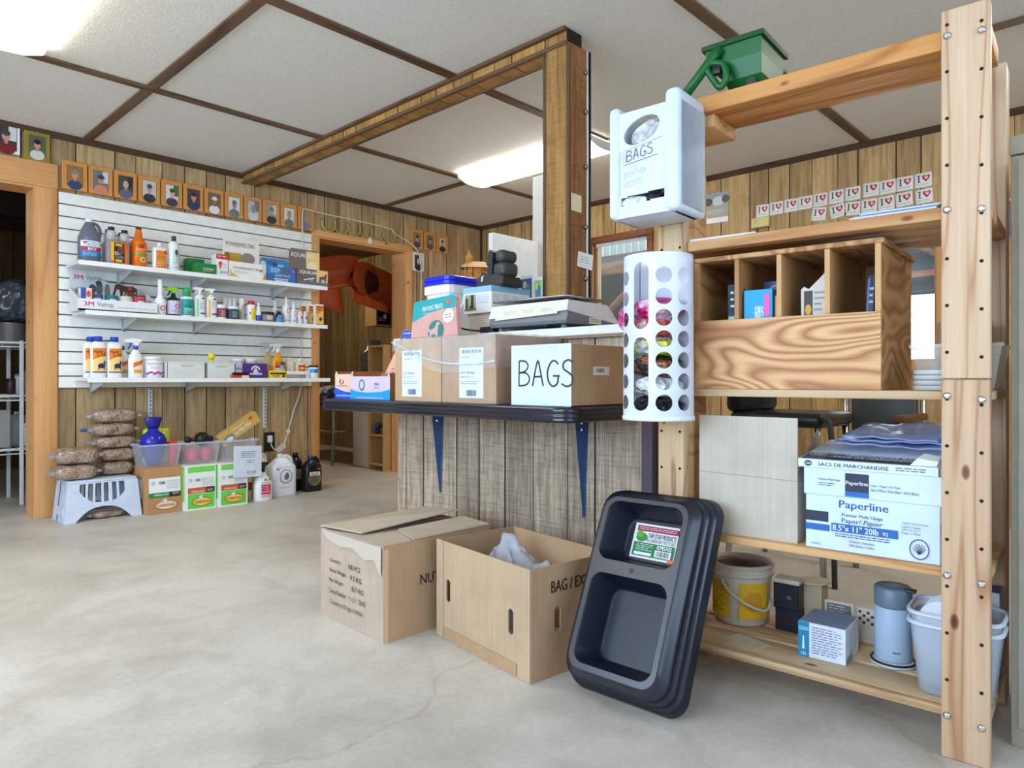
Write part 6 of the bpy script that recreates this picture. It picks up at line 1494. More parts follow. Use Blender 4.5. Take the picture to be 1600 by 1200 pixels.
# rails that carry the planks in front, flush between the posts
for z0, z1, m in ((0.088, 0.108, P_railg), (0.410, 0.431, P_rail), (0.822, 0.843, P_railg), (1.243, 1.272, P_rail), (1.638, 1.684, P_top)):
    b = MB(); b.box(-0.734, 0.018, z0, -0.095, 0.0385, z1, m, 0.003); b.build('front_rail', t)
b = MB(); b.box(-0.79, 0.04, 1.600, -0.66, 0.20, 1.6375, P_rail, 0.003); b.build('cleat', t)
for z in (1.66, 1.26, 0.833, 0.42, 0.098):
    for x in (-0.082, -0.016):
        MB().lathe([(0.0085, 0), (0.008, 0.003), (0.004, 0.006)], M_chrome, 12, M=Matrix.Translation((x, -0.0005, z - (0.008 if x > -0.05 else 0))) @ Matrix.Rotation(pi / 2, 4, 'X')).build('bolt', t)

def onshelf(name, label, cat, s, d, z, group=None, rz=0.0):
    return thing(name, label, cat, SH(s, d, z), SR + rz, group)
def scarton(name, label, s, d, z, w, dp, h, m, decos=None, rz=0.0, cat='box'):
    return carton(name, label, cat, SH(s, d, z), w, dp, h, m, decos, None, SR + rz)

# mail organizer
P_plyf = plywood('plywood_front', (220, 174, 124), (170, 112, 70), (1.7, 8, 6.5), 40)
P_plys = plywood('plywood_side', (196, 150, 98), (150, 100, 58), (8, 2.4, 6.0), 24)
P_plyd = pine('plywood_dividers', 2, (206, 160, 108), (168, 116, 70), rings=5, across=5)
t = onshelf('mail_organizer', 'plywood pigeonhole organizer with four open slots above a wavy grained front', 'organizer', 0.467, 0.02, 0.8435)
W = 0.488
o = MB(); o.box(-W / 2, 0, 0.0, W / 2, 0.012, 0.195, P_plyf, 0.001, seg=1); o.build('front_panel', t)
for sg in (-1, 1): o = MB(); o.box(sg * (W / 2 - 0.013), 0.0125, 0, sg * W / 2, 0.38, 0.362, P_plys, 0.001, seg=1); o.build('side', t)
o = MB()
for sg in (-1, 1): o.box(sg * (W / 2 - 0.013), 0.0, 0.1955, sg * W / 2, 0.012, 0.362, P_plyd)
for x in (-0.1185, -0.0025, 0.1195): o.box(x - 0.0065, 0, 0.1955, x + 0.0065, 0.37, 0.362, P_plyd, 0.001, seg=1)
o.build('dividers', t)
o = MB(); o.box(-W / 2 - 0.002, -0.002, 0.3625, W / 2 + 0.008, 0.388, 0.376, P_plys, 0.002, seg=1); o.build('top', t)
MB().box(-W / 2 + 0.013, 0.37, 0, W / 2 - 0.013, 0.38, 0.362, P_plyd).build('back', t)
MB().box(-W / 2 + 0.013, 0.013, 0.0, W / 2 - 0.013, 0.369, 0.012, P_plyd).build('bottom', t)
zo = 0.8435 + 0.0125
# slot contents
scarton('treat_pack', 'dark navy packet standing in the leftmost organizer slot', 0.609, 0.05, zo, 0.03, 0.10, 0.285, mat((34, 52, 70), 0.4), {'front': lambda d, w, h: (d.rect(w * .1, h * .3, w * .9, h * .68, (200, 206, 206)), d.rect(w * .15, h * .72, w * .85, h * .98, (30, 48, 66)), d.lines(w * .3, h * .74, w * .7, h * .94, 3, (200, 210, 214)))}, 0.0)
def dec_tq(d, w, h):
    d.rect(0, 0, w, h, (30, 156, 206)); d.text('Premium', w * .18, h * .70, w * .7, h * .79, (226, 240, 246), 0.02, 0, pi / 2); d.text('8 x 12 Bones', w * .30, h * .70, w * .8, h * .79, (226, 240, 246), 0.02, 0, pi / 2); d.rect(w * .72, h * .72, w * .92, h * .95, (226, 90, 180))
scarton('turquoise_box', 'bright turquoise box in the second organizer slot', 0.533, 0.04, zo, 0.078, 0.06, 0.262, mat((36, 160, 210), 0.35), {'front': dec_tq})
scarton('blue_packet', 'dark blue packet standing behind the turquoise box', 0.522, 0.16, zo, 0.078, 0.03, 0.30, mat((36, 52, 110), 0.3), {'front': lambda d, w, h: (d.ring(w * .5, h * .86, w * .36, h * .1, 0.003, (190, 200, 216)), d.lines(w * .25, h * .78, w * .9, h * .92, 3, (170, 180, 200)))})
t = onshelf('coffee_bag', 'pink speckled bag squeezed against the second slot divider', 'bag', 0.4845, 0.05, zo)
MB().box(-0.007, 0, 0, 0.007, 0.05, 0.245, mat((216, 160, 140), 0.5, 0, 0.2), 0.004).build('body', t)
t = onshelf('paper_bag', 'torn grey-white paper bag with a gold emblem in the third organizer slot', 'bag', 0.3905, 0.06, zo)
MB().prism([(-0.032, 0), (0.034, 0), (0.034, 0.305), (0.022, 0.29), (0.004, 0.272), (-0.014, 0.255), (-0.026, 0.262), (-0.034, 0.255)], 0, 0.03, mat((206, 200, 190), 0.6)).build('body', t)
d = Decal(); d.rect(-0.026, 0.17, -0.004, 0.25, (56, 56, 50)); d.ell(-0.015, 0.2, 0.008, 0.014, (216, 160, 50)); d.lines(0.0, 0.19, 0.03, 0.25, 4, (150, 146, 140)); d.build('print', t, front(-0.0003))
scarton('blue_leaflet', 'light blue leaflet standing upright at the right of the third organizer slot', 0.3605, 0.10, zo, 0.010, 0.12, 0.33, mat((110, 190, 226), 0.5))
t = onshelf('binder', 'dark blue-black binder leaning in the rightmost organizer slot', 'binder', 0.266, 0.06, zo)
MB().box(-0.009, 0, 0, 0.009, 0.2, 0.28, mat((30, 36, 56), 0.4), 0.002, M=Matrix.Rotation(radians(3), 4, 'Y')).build('cover', t)
d = Decal(); d.rect(-0.008, 0.12, -0.004, 0.27, (70, 110, 190)); d.lines(-0.003, 0.2, 0.006, 0.25, 3, (160, 180, 206)); d.build('spine_print', t, lambda a, c, o: (a + 0.0523 * c, -0.0003 - o, c))
scarton('blue_folder', 'light blue folder upright beside the binder in the rightmost slot', 0.243, 0.265, zo, 0.008, 0.1, 0.325, mat((90, 190, 230), 0.5))

# clear tub with round containers beside the organizer
t = onshelf('clear_tub', 'clear plastic tub with a red speech bubble sticker, right of the organizer', 'tub', 0.085, 0.148, 0.8435)
M_tub = clear((220, 218, 212), 0.45, 0.25, 'cloudy_plastic')
def tubring(k, z, w=0.190, dp=0.22): return [(-w / 2 * k, dp / 2 - dp / 2 * k, z), (w / 2 * k, dp / 2 - dp / 2 * k, z), (w / 2 * k, dp / 2 + dp / 2 * k, z), (-w / 2 * k, dp / 2 + dp / 2 * k, z)]
b = MB(); b.loft([tubring(0.80, 0), tubring(0.82, 0.004), tubring(0.95, 0.085), tubring(0.965, 0.087), tubring(0.99, 0.108)], M_tub, (True, False), False); b.build('body', t)
b = MB(); b.loft([tubring(0.99, 0.106), tubring(1.04, 0.106), tubring(1.04, 0.115), tubring(0.99, 0.115)], M_tub, (False, False), False); b.build('rim', t)
d = Decal(); d.rect(-0.03, 0.03, 0.05, 0.085, (226, 216, 206)); d.ell(0.0, 0.068, 0.028, 0.014, (170, 40, 26)); d.poly([(0.0, 0.06), (0.012, 0.058), (0.012, 0.044)], (170, 40, 26)); d.lines(-0.017, 0.06, 0.018, 0.077, 3, (240, 226, 220), 0.05); d.build('sticker', t, lambda a, c, o: (a, 0.018 - c * 0.19 - o, c))
scarton('brown_folder', 'tan brown cardboard folder sticking up out of the clear tub', 0.085, 0.30, 0.853, 0.12, 0.03, 0.17, mat((168, 140, 96), 0.6))
for i in range(4):
    bb = MB(); bb.lathe([(0.044, 0), (0.050, 0.002), (0.051, 0.008), (0.051, 0.0115)], clear((226, 234, 236), 0.6, 0.1, 'deli_plastic'), 28)
    o = bb.build('deli_container', loc=SH(0.115, 0.092, 0.8435 + 0.0125 * i)); tag(o, 'round clear deli container in front of the clear tub, ' + ['lowest of four', 'second from the bottom', 'third from the bottom', 'topmost of four'][i], 'container', 'round deli containers')

# stacks of paper on the fourth shelf
t = onshelf('paper_sheets', 'loose blue and white sheets on the shelf at the right post', 'paper', 0.212, 0.040, 1.2725, rz=radians(-1))
for i, c in enumerate(((80, 110, 160), (226, 228, 232), (110, 150, 200), (206, 210, 216))): MB().box(-0.10 + 0.012 * i, 0.0, 0.004 * i, 0.10 + 0.004 * i, 0.22, 0.004 * i + 0.0036, mat(c, 0.5)).build('sheet', t)
t = onshelf('paper_sheets', 'white papers lying at the left end of the shelf behind the dispenser', 'paper', 0.64, 0.03, 1.2725, rz=radians(3))
for i in range(2): MB().box(-0.09, 0.004 * i, 0.004 * i, 0.07 + 0.03 * i, 0.2, 0.004 * i + 0.0036, mat((222, 224, 236), 0.5)).build('sheet', t)

# green spreader on the top shelf
M_grn = mat((10, 92, 36), 0.35)
t = onshelf('seed_spreader', 'green plastic hand spreader with a loop handle on the top shelf', 'spreader', 0.590, 0.075, 1.6845)
b = MB(); b.loft([[(-0.03, 0.0, 0.0), (0.052, 0.0, 0.0), (0.052, 0.11, 0.0), (-0.03, 0.11, 0.0)], [(-0.04, -0.03, 0.035), (0.066, -0.03, 0.035), (0.066, 0.12, 0.035), (-0.04, 0.12, 0.035)], [(-0.085, -0.045, 0.085), (0.07, -0.045, 0.085), (0.07, 0.13, 0.085), (-0.085, 0.13, 0.085)], [(-0.09, -0.05, 0.13), (0.072, -0.05, 0.13), (0.072, 0.14, 0.13), (-0.09, 0.14, 0.13)]], M_grn, smooth=False); b.build('hopper', t)
b = MB(); b.loft([[(-0.098, -0.058, 0.128), (0.08, -0.058, 0.128), (0.08, 0.146, 0.128), (-0.098, 0.146, 0.128)], [(-0.098, -0.058, 0.142), (0.08, -0.058, 0.142), (0.08, 0.146, 0.142), (-0.098, 0.146, 0.142)]], mat((10, 72, 30), 0.4), smooth=False); b.build('rim', t)
hd = MB()
hd.tube([(-0.045, -0.058, 0.12), (-0.058, -0.068, 0.10), (-0.105, -0.075, 0.045), (-0.15, -0.078, -0.002)], 0.014, M_grn, 8)
hd.tube(smooth([(-0.07, -0.07, 0.085), (-0.03, -0.066, 0.07), (-0.022, -0.064, 0.03), (-0.04, -0.064, 0.010), (-0.055, -0.066, 0.03), (-0.078, -0.072, 0.07)], 4), 0.010, M_grn, 8)
hd.build('handle', t)
MB().box(-0.058, -0.078, 0.045, -0.034, -0.058, 0.07, M_black, 0.003).build('trigger', t)
MB().cyl((0.035, -0.001, 0.016), (0.035, -0.030, 0.016), 0.014, mat((50, 50, 52), 0.4), 14).build('knob', t)

# white jug cut open as a bag dispenser, hung on the left post
t = onshelf('jug_dispenser', 'white plastic jug cut open as a bag dispenser, BAGS written in pen', 'dispenser', 0.777, -0.166, 1.325)
M_hd = mat((210, 222, 236), 0.35)
w_, dp, hh = 0.110, 0.164, 0.327
b = MB()
oval = [(0.0 + 0.062 * cos(a), 0.262 + 0.036 * sin(a) + 0.012 * cos(a)) for a in [2 * pi * k / 32 for k in range(32)]]
b.box(-w_, 0.012, 0, w_, dp, 0.022, M_hd, 0.01, seg=3)
b.box(-w_, 0.01, 0.01, -w_ + 0.010, dp, 0.30, M_hd, 0.004); b.box(w_ - 0.010, 0.01, 0.01, w_, dp, 0.30, M_hd, 0.004)
b.box(-w_ + 0.004, dp - 0.008, 0.01, w_ - 0.004, dp, 0.30, M_hd, 0.002)
b.build('body', t)
for sg, x0, x1, zt_ in ((-1, -w_, -w_ + 0.036, 0.318), (1, w_ - 0.044, w_, 0.330)):
    q = MB(); q.box(x0, -0.004, 0.0, x1, dp, zt_, M_hd, 0.016, seg=4); q.build('shoulder_column', t)
# front face with an oval opening and a bottom slot
fb = MB()
NX, NZ = 44, 88
fx0, fx1, fz0, fz1 = -w_ + 0.02, w_ - 0.03, 0.0, 0.296
def solid(x, z):
    X = x + 0.002
    if ((X + 0.004) / 0.056) ** 2 + ((z - 0.238 - 0.18 * X) / 0.036) ** 2 < 1: return False
    if -0.072 < x < 0.066 and 0.034 + 0.05 * (x + 0.07) < z < 0.058 + 0.05 * (x + 0.07): return False
    return True
vv = {}
def fv(i, j, y):
    k = (i, j, y)
    if k not in vv:
        x, z = fx0 + (fx1 - fx0) * i / NX, fz0 + (fz1 - fz0) * j / NZ
        X = x + 0.006; zc = 0.238 + 0.18 * (x + 0.002); q = math.sqrt((X / 0.056) ** 2 + ((z - zc) / 0.036) ** 2)
        if 0.9 < q < 1.08: x = X / q - 0.006; z = 0.238 + 0.18 * (x + 0.002) + (z - zc) / q
        vv[k] = fb.bm.verts.new((x, y, z))
    return vv[k]
fs = []
ok = [[solid(fx0 + (fx1 - fx0) * (i + .5) / NX, fz0 + (fz1 - fz0) * (j + .5) / NZ) for j in range(NZ)] for i in range(NX)]
for i in range(NX):
    for j in range(NZ):
        if not ok[i][j]: continue
        fs.append(fb.bm.faces.new((fv(i, j, 0.004), fv(i + 1, j, 0.004), fv(i + 1, j + 1, 0.004), fv(i, j + 1, 0.004))))
        fs.append(fb.bm.faces.new((fv(i, j, 0.010), fv(i, j + 1, 0.010), fv(i + 1, j + 1, 0.010), fv(i + 1, j, 0.010))))
        for di, dj, e in ((-1, 0, ((i, j), (i, j + 1))), (1, 0, ((i + 1, j), (i + 1, j + 1))), (0, -1, ((i, j), (i + 1, j))), (0, 1, ((i, j + 1), (i + 1, j + 1)))):
            a, c = i + di, j + dj
            if not (0 <= a < NX and 0 <= c < NZ and ok[a][c]):
                fs.append(fb.bm.faces.new((fv(*e[0], 0.004), fv(*e[1], 0.004), fv(*e[1], 0.010), fv(*e[0], 0.010))))
fb._mark(fs, M_hd); fb.build('front_face', t)
d = Decal(); PEN = (70, 80, 120); RP = (206, 204, 210)
d.stroke([(-0.074, 0.062), (-0.074, 0.186), (0.058, 0.205)], 0.0015, (110, 124, 150)); d.stroke([(0.060, 0.06), (0.060, 0.206)], 0.0008, (190, 200, 214)); d.stroke([(-0.062, 0.148), (0.045, 0.16)], 0.0016, PEN)
def hand2(s, x, z, k, c, slope, wd):
    dd = Decal(); hand(dd, s, 0, 0, k, wd, c)
    for V, F, cc, kk in dd.parts: d._add([(x + a, z + b_ + slope * a) for a, b_ in V], F, cc)
hand2('BAGS', -0.052, 0.156, 0.029, PEN, 0.13, 0.0022)
d.text('B', -0.066, 0.158, -0.054, 0.18, RP); d.text('for', -0.04, 0.138, -0.02, 0.147, RP); d.text('SPORTMIX', -0.064, 0.112, 0.01, 0.132, RP, 0, 0, 0.12); d.text('BISCUITS', -0.064, 0.086, -0.004, 0.104, RP, 0, 0, 0.12)
d.build('writing', t, front(0.0038))
M_crw = crumple((226, 228, 230), 0.15, 40, 1.0, name='white_bags'); M_crb = crumple((26, 28, 32), 0.15, 50, 1.0, name='black_bags')
def lump_part(par, nm, c, s3, m, seed):
    o = bag_lump(nm, None, None, c, *s3, m, seed); o.parent = par
    for k in ('label', 'category', 'group'):
        if k in o.keys(): del o[k]
    return o
lump_part(t, 'plastic_bags', (0.004, 0.055, 0.180), (0.064, 0.035, 0.05), crumple((206, 210, 212), 0.1, 46, 1.0, name='clear_bags', c2=(240, 242, 244)), 2)
lump_part(t, 'white_bag', (-0.035, 0.016, 0.03), (0.042, 0.014, 0.015), M_crw, 4)
lump_part(t, 'black_bag', (0.035, 0.02, 0.036), (0.034, 0.013, 0.015), M_crb, 6)

# tube dispenser full of shopping bags
t = onshelf('bag_tube', 'frosted plastic tube dispenser with round holes stuffed with coloured bags', 'dispenser', 0.765, -0.098, 0.757)
M_tube = clear((222, 230, 246), 0.86, 0.3, 'frosted_tube')
R, HT = 0.096, 0.458
tb = MB(); NA, NH = 120, 190
cols = []
HO = []  # (angle, z0, z1, half width)
def slots(ang, spans, hw):
    for a_, b_ in spans: HO.append((radians(ang), a_, b_, hw))
slots(-1, ((0.250, 0.432), (0.028, 0.228)), 0.0225)
zz = [0.050 + i * 0.0575 for i in range(7)]
slots(37, [(z - 0.0225, z + 0.0225) for z in zz], 0.0225); slots(73, [(z - 0.022, z + 0.022) for z in zz], 0.0215)
slots(-40, [(z - 0.02, z + 0.02) for z in zz], 0.020)
def tube_ok(a, z):
    for A, z0, z1, hw in HO:
        x = (a - A) * R
        if abs(x) > hw: continue
        if z0 + hw <= z <= z1 - hw: return False
        zc = min(max(z, z0 + hw), z1 - hw) if z1 - z0 > 2 * hw else (z0 + z1) / 2
        if (x / hw) ** 2 + ((z - zc) / min(hw, (z1 - z0) / 2)) ** 2 < 1: return False
    return True
def tube_snap(a, z):
    for A, z0, z1, hw in HO:
        x = (a - A) * R; zc = min(max(z, z0 + hw), z1 - hw) if z1 - z0 > 2 * hw else (z0 + z1) / 2
        q = math.hypot(x, z - zc)
        if 1e-6 < q < hw * 1.10 and hw - q < 0.006: return A + x / q * hw / R, zc + (z - zc) / q * hw
    return a, z
A0, A1 = radians(-118), radians(118)
tv = {}
def tvert(i, j):
    if (i, j) not in tv:
        a = A0 + (A1 - A0) * i / NA; z = HT * j / NH
        a, z = tube_snap(a, z); r = R * (1.0 + 0.02 * (1 - z / HT))
        tv[(i, j)] = tb.bm.verts.new((r * sin(a), -r * cos(a), z))
    return tv[(i, j)]
fs = []
for i in range(NA):
    for j in range(NH):
        if tube_ok(A0 + (A1 - A0) * (i + .5) / NA, HT * (j + .5) / NH): fs.append(tb.bm.faces.new((tvert(i, j), tvert(i + 1, j), tvert(i + 1, j + 1), tvert(i, j + 1))))
tb._mark(fs, M_tube, True); tb.build('tube_wall', t)
b = MB(); b.loft([[(R * k * sin(a), -R * k * cos(a), z) for a in [A0 + (A1 - A0) * q / 40 for q in range(41)]] for k, z in ((1.02, 0.012), (1.045, 0.010), (1.045, 0.0), (1.0, 0.0))], mat((226, 232, 244), 0.3), (False, False), True, False); b.build('bottom_rim', t)
MB().box(-R * 0.85, 0.045, 0, R * 0.85, 0.05, HT, M_tube).build('back_plate', t)
MB().box(-0.05, 0.046, 0.18, 0.05, 0.096, 0.22, M_whiteplastic, 0.003).build('mount', t)
bagc = [((24, 26, 30), None, 0.002, 0.062), ((200, 206, 212), (240, 242, 246), 0.060, 0.06), ((24, 26, 30), (170, 100, 70), 0.118, 0.058), ((196, 200, 208), (222, 226, 60), 0.175, 0.055), ((206, 190, 196), (220, 90, 80), 0.228, 0.055), ((206, 24, 120), (236, 200, 220), 0.275, 0.062)]
for i, (c, c2, z, h) in enumerate(bagc):
    m = crumple(c, 0.14, 46, 1.0, name='stuffed_bag', c2=c2)
    o = bag_lump('shopping_bag', None, None, (0.0, -0.012, z), 0.070, 0.070, h * 0.56, m, 11 + i); o.parent = t
lump_part(t, 'bag_corner', (-0.103, -0.01, 0.255), (0.016, 0.02, 0.035), crumple((206, 60, 140), 0.14, 50, 1.0, name='pink_corner', c2=(230, 170, 200)), 21)

# second shelf: carton, paper box, merchandise bags
t = onshelf('open_carton', 'large plain kraft carton on the second shelf behind the black feeder', 'box', 0.567, 0.042, 0.4315)
KP = kraft('kraft_pale', (196, 188, 174), 0.12); w = 0.278
o = MB(); o.box(-w / 2, 0, 0, w / 2, 0.004, 0.335, KP); o.build('front_flap', t)
o = MB(); o.box(-w / 2, 0.0045, 0, w / 2, 0.30, 0.165, KP, 0.002, seg=1); o.build('body', t)
d = Decal(); d.stroke([(-w / 2, 0.172), (w / 2, 0.166)], 0.0012, (150, 120, 86)); d.build('crease', t, front(-0.0002))
o = MB(); o.loft([[(w / 2, 0.01, 0.165), (w / 2, 0.29, 0.165), (w / 2 - 0.003, 0.29, 0.165), (w / 2 - 0.003, 0.01, 0.165)], [(w / 2 - 0.01, 0.06, 0.20), (w / 2 - 0.03, 0.29, 0.29), (w / 2 - 0.033, 0.29, 0.29), (w / 2 - 0.013, 0.06, 0.20)]], KP, smooth=False); o.build('side_flap', t)
BLU = (40, 100, 176); NAV = (40, 50, 72)
M_pl = mat((206, 224, 246), 0.4)
t = onshelf('paper_carton', 'white and blue copy paper carton with a lid on the second shelf', 'box', 0.251, 0.030, 0.4315)
w = 0.304
MB().box(-w / 2, 0, 0, w / 2, 0.30, 0.16, M_pl, 0.002, seg=1).build('body', t)
MB().box(-w / 2 - 0.004, -0.004, 0.1395, w / 2 + 0.004, 0.304, 0.209, M_pl, 0.002, seg=1).build('lid', t)
d = Decal(); W2 = w
def U(x, z): return (-w / 2 + x * w, z * 0.139)
def R_(x0, z0, x1, z1, c): a = U(x0, z0); b_ = U(x1, z1); d.rect(a[0], a[1], b_[0], b_[1], c)
def T_(s, x0, z0, x1, z1, c, bo=0.0, sh=0.0): a = U(x0, z0); b_ = U(x1, z1); d.text(s, a[0], a[1], b_[0], b_[1], c, bo, sh)
R_(0, .51, .185, .70, NAV); R_(0, .34, .195, .46, BLU); T_('Paperline', .27, .76, .64, .94, (40, 90, 150), 0.02); T_('Premier Multi Usage', .29, .63, .60, .71, NAV); T_('Paper/', .29, .51, .44, .62, (60, 70, 110)); T_('Papier', .455, .51, .60, .62, (60, 70, 110), 0, 0.25)
R_(.21, .36, .71, .51, BLU); T_('8.5"x 11" 20lb', .22, .38, .57, .49, WHITE, 0.02); T_('92', .6, .39, .64, .45, WHITE, 0.02); a = U(.24, .26); b_ = U(.66, .34); d.lines(a[0], a[1], b_[0], b_[1], 2, NAV, 0.05)
T_('10 Reams / Ramettes', .35, .19, .54, .235, NAV); T_('5000 Sheets / Feuilles', .35, .12, .54, .165, NAV)
for i, s_ in enumerate(('Copier / Photo Copie', 'Laser / Laser', 'Inkjet / Jet d\'encre', 'Fax / Fax')): T_(s_, .74, .64 - i * .055, .92 - (0.05 if i else 0), .68 - i * .055, NAV)
a = U(.86, .24); d.ring(a[0], a[1], 0.021, 0.0245, 0.0022, NAV, 22)
for k in range(7): an = radians(20 + 140 * k / 6); d.stroke([(a[0], a[1] - 0.012), (a[0] + 0.014 * cos(an), a[1] - 0.004 + 0.018 * sin(an))], 0.0016, NAV)
a = U(.05, .08); b_ = U(.13, .12); d.lines(a[0], a[1], b_[0], b_[1], 2, NAV, 0)
d.build('front_print', t, front(-0.0002))
d = Decal(); d.rect(0.0, 0.07, 0.29, 0.098, NAV); d.rect(0.0, 0.048, 0.29, 0.064, BLU); d.build('side_print', t, rightf(w / 2 + 0.0002))
d = Decal(); d.rect(-0.055, 0.016, 0.0, 0.062, NAV); d.rect(-0.055, 0.003, 0.0, 0.016, BLU); d.text('Paperline', -0.053, 0.030, -0.002, 0.043, WHITE, 0.01); d.text('Premier Multi Usage', -0.118, 0.038, -0.066, 0.045, NAV, 0.01); d.lines(-0.118, 0.024, -0.074, 0.034, 2, NAV); d.text('Paper / Papier / De Papel', 0.005, 0.032, 0.07, 0.039, NAV); d.text('Extra White / Extra Blanc / Extra Blanco', 0.005, 0.022, 0.11, 0.029, NAV)
d.build('lid_print', t, front(-0.0042, 0, 0.1395))
t = onshelf('bag_carton', 'flat merchandise bags carton lying open on the copy paper carton', 'box', 0.262, 0.030, 0.6412)
w = 0.318; dp = 0.30
o = MB(); o.loft([[(-w / 2, -0.004, 0), (w / 2, -0.004, 0), (w / 2, dp, 0), (-w / 2, dp, 0)], [(-w / 2, -0.004, 0.021), (w / 2, -0.004, 0.021), (w / 2, dp, 0.05), (-w / 2, dp, 0.05)]], mat((214, 228, 246), 0.45), smooth=False); o.build('body', t)
d = Decal(); d.ell(-w / 2 + 0.025, 0.0105, 0.0095, 0.0078, NAV); d.text('250', -w / 2 + 0.0185, 0.0075, -w / 2 + 0.0315, 0.0135, WHITE, 0.02); d.text('SACS DE MARCHANDISE', -w / 2 + 0.05, 0.0055, 0.055, 0.0145, NAV, 0.01); d.lines(0.07, 0.005, 0.145, 0.016, 2, NAV, 0.2); d.build('front_print', t, front(-0.0042))
sl = 0.029 / (dp + 0.004)
d = Decal(); d.rect(-w / 2 + 0.004, 0.004, w / 2 - 0.004, 0.085, (84, 92, 112)); d.rect(-0.10, 0.006, w / 2 - 0.03, 0.03, (26, 30, 40)); d.text('SACS DE MARCHANDISE', -0.085, 0.036, 0.13, 0.054, WHITE, 0.02); d.text('MERCHANDISE BAGS', -0.06, 0.060, 0.115, 0.078, WHITE, 0.02); d.ring(-0.125, 0.055, 0.022, 0.016, 0.003, WHITE); d.text('250', -0.137, 0.047, -0.113, 0.063, WHITE, 0.02)
d.build('top_print', t, lambda a, c, o: (a, c, 0.0214 + sl * (c + 0.004) + o))
o = MB(); o.loft([[(0.10, 0.0, 0.0225), (0.155, 0.002, 0.0225), (0.158, 0.03, 0.025), (0.11, 0.03, 0.025)], [(0.115, 0.004, 0.040), (0.158, 0.006, 0.034), (0.158, 0.034, 0.044), (0.125, 0.036, 0.05)]], mat((222, 226, 232), 0.5), smooth=False); o.build('torn_corner', t)
t = onshelf('plastic_bag_pile', 'pile of flat bluish plastic bags spread over the open carton', 'plastic bags', 0.235, 0.125, 0.695)
M_pb = crumple((140, 156, 206), 0.2, 9, 0.5, name='blue_film')
for i in range(3):
    b = MB(); b.grid(lambda a, c, i=i: (-0.125 + 0.01 * i + (0.262 - 0.02 * i) * a + 0.02 * c * (1 - a) * i, c * 0.20, 0.003 + 0.010 * i + 0.030 * c + 0.004 * sin(6 * a + 3 * i + 4 * c) * (0.4 + c) + 0.0015 * sin(23 * a + 5 * c)), 26, 12, M_pb)
    o = b.build('plastic_bag', t)
    md = o.modifiers.new('thickness', 'SOLIDIFY'); md.thickness = 0.002

# bottom shelf
ZB = 0.1085
t = onshelf('bucket', 'white and yellow plastic bucket with a bail handle on the bottom shelf', 'bucket', 0.682, 0.30, ZB, rz=radians(20))
M_bk = mat((206, 198, 184), 0.45)
b = MB(); b.lathe([(0.078, 0), (0.083, 0.005), (0.094, 0.178)], M_bk, 30, caps=(True, False)); b.lathe([(0.090, 0.178), (0.08, 0.02)], M_bk, 30, caps=(False, False)); b.build('body', t)
b = MB(); b.lathe([(0.094, 0.15), (0.099, 0.152), (0.099, 0.162), (0.096, 0.164), (0.096, 0.176), (0.100, 0.178), (0.100, 0.188), (0.090, 0.188), (0.090, 0.15)], M_bk, 30, caps=(False, False)); b.build('rim', t)
bag_lump('bucket_contents', None, None, (0, 0, 0.12), 0.085, 0.085, 0.033, mat((70, 62, 54), 0.7, 0, 0.3), 8).parent = t
d = Decal(); d.rect(-0.115, 0.025, -0.035, 0.135, (206, 170, 30), 12); d.lines(-0.11, 0.04, -0.045, 0.12, 9, (110, 92, 30)); d.rect(-0.005, 0.025, 0.09, 0.135, (220, 176, 36), 14); d.ell(0.04, 0.08, 0.03, 0.03, (206, 150, 30)); d.build('label', t, wrap(0.0905))
MB().tube(smooth([(-0.06, -0.078, 0.145), (-0.03, -0.105, 0.11), (0.03, -0.112, 0.075), (0.075, -0.085, 0.06), (0.088, -0.05, 0.085)], 5), 0.0045, mat((190, 186, 180), 0.4), 8).build('handle', t)
scarton('black_box', 'small black and grey box on the bottom shelf, under another black box', 0.530, 0.275, ZB, 0.074, 0.085, 0.07, mat((26, 30, 44), 0.45))
t = scarton('black_box', 'black box with a clear top stacked on the other black box', 0.531, 0.262, ZB + 0.0705, 0.074, 0.05, 0.075, mat((24, 26, 34), 0.35), {'front': lambda d, w, h: (d.rect(w * .06, h * .06, w * .94, h * .94, (22, 26, 40)), d.lines(w * .55, h * .4, w * .75, h * .55, 2, (150, 154, 160)))})
MB().box(-0.038, -0.002, 0.0752, 0.040, 0.052, 0.09, clear((214, 210, 200), 0.7, 0.2, 'box_window'), 0.004).build('clear_top', t)
tag(MB().lathe([(0.045, 0), (0.048, 0.003), (0.044, 0.006)], mat((196, 186, 166), 0.5), 26).build('round_disc', loc=SH(0.475, 0.345, ZB + 0.1455)), 'round pale lid lying on a box behind the stacked black boxes', 'lid')
tag(MB().box(-0.032, -0.032, 0, 0.032, 0.032, 0.1445, mat((176, 160, 134), 0.6)).build('pale_box', loc=SH(0.475, 0.345, ZB), rot=(0, 0, SR)), 'pale box carrying the round lid behind the black boxes', 'box')
def dec_nd(d, w, h):
    d.rect(0, 0, w * .24, h, (24, 130, 176)); d.text('E-ZOUCKI', w * .02, h * .76, w * .22, h * .86, WHITE); d.poly([(w * .09, h * .22), (w * .14, h * .22), (w * .125, h * .6), (w * .105, h * .6)], WHITE); d.text('120', w * .07, h * .05, w * .17, h * .14, WHITE, 0.01); d.lines(w * .3, h * .12, w * .94, h * .92, 11, (110, 120, 160))
def dec_nds(d, w, h):
    d.stroke([(w * .38, h * .22), (w * .66, h * .22), (w * .66, h * .82), (w * .38, h * .82), (w * .38, h * .22)], 0.002, (40, 120, 180)); d.text('SSANN', w * .05, h * .02, w * .5, h * .2, (60, 60, 66))
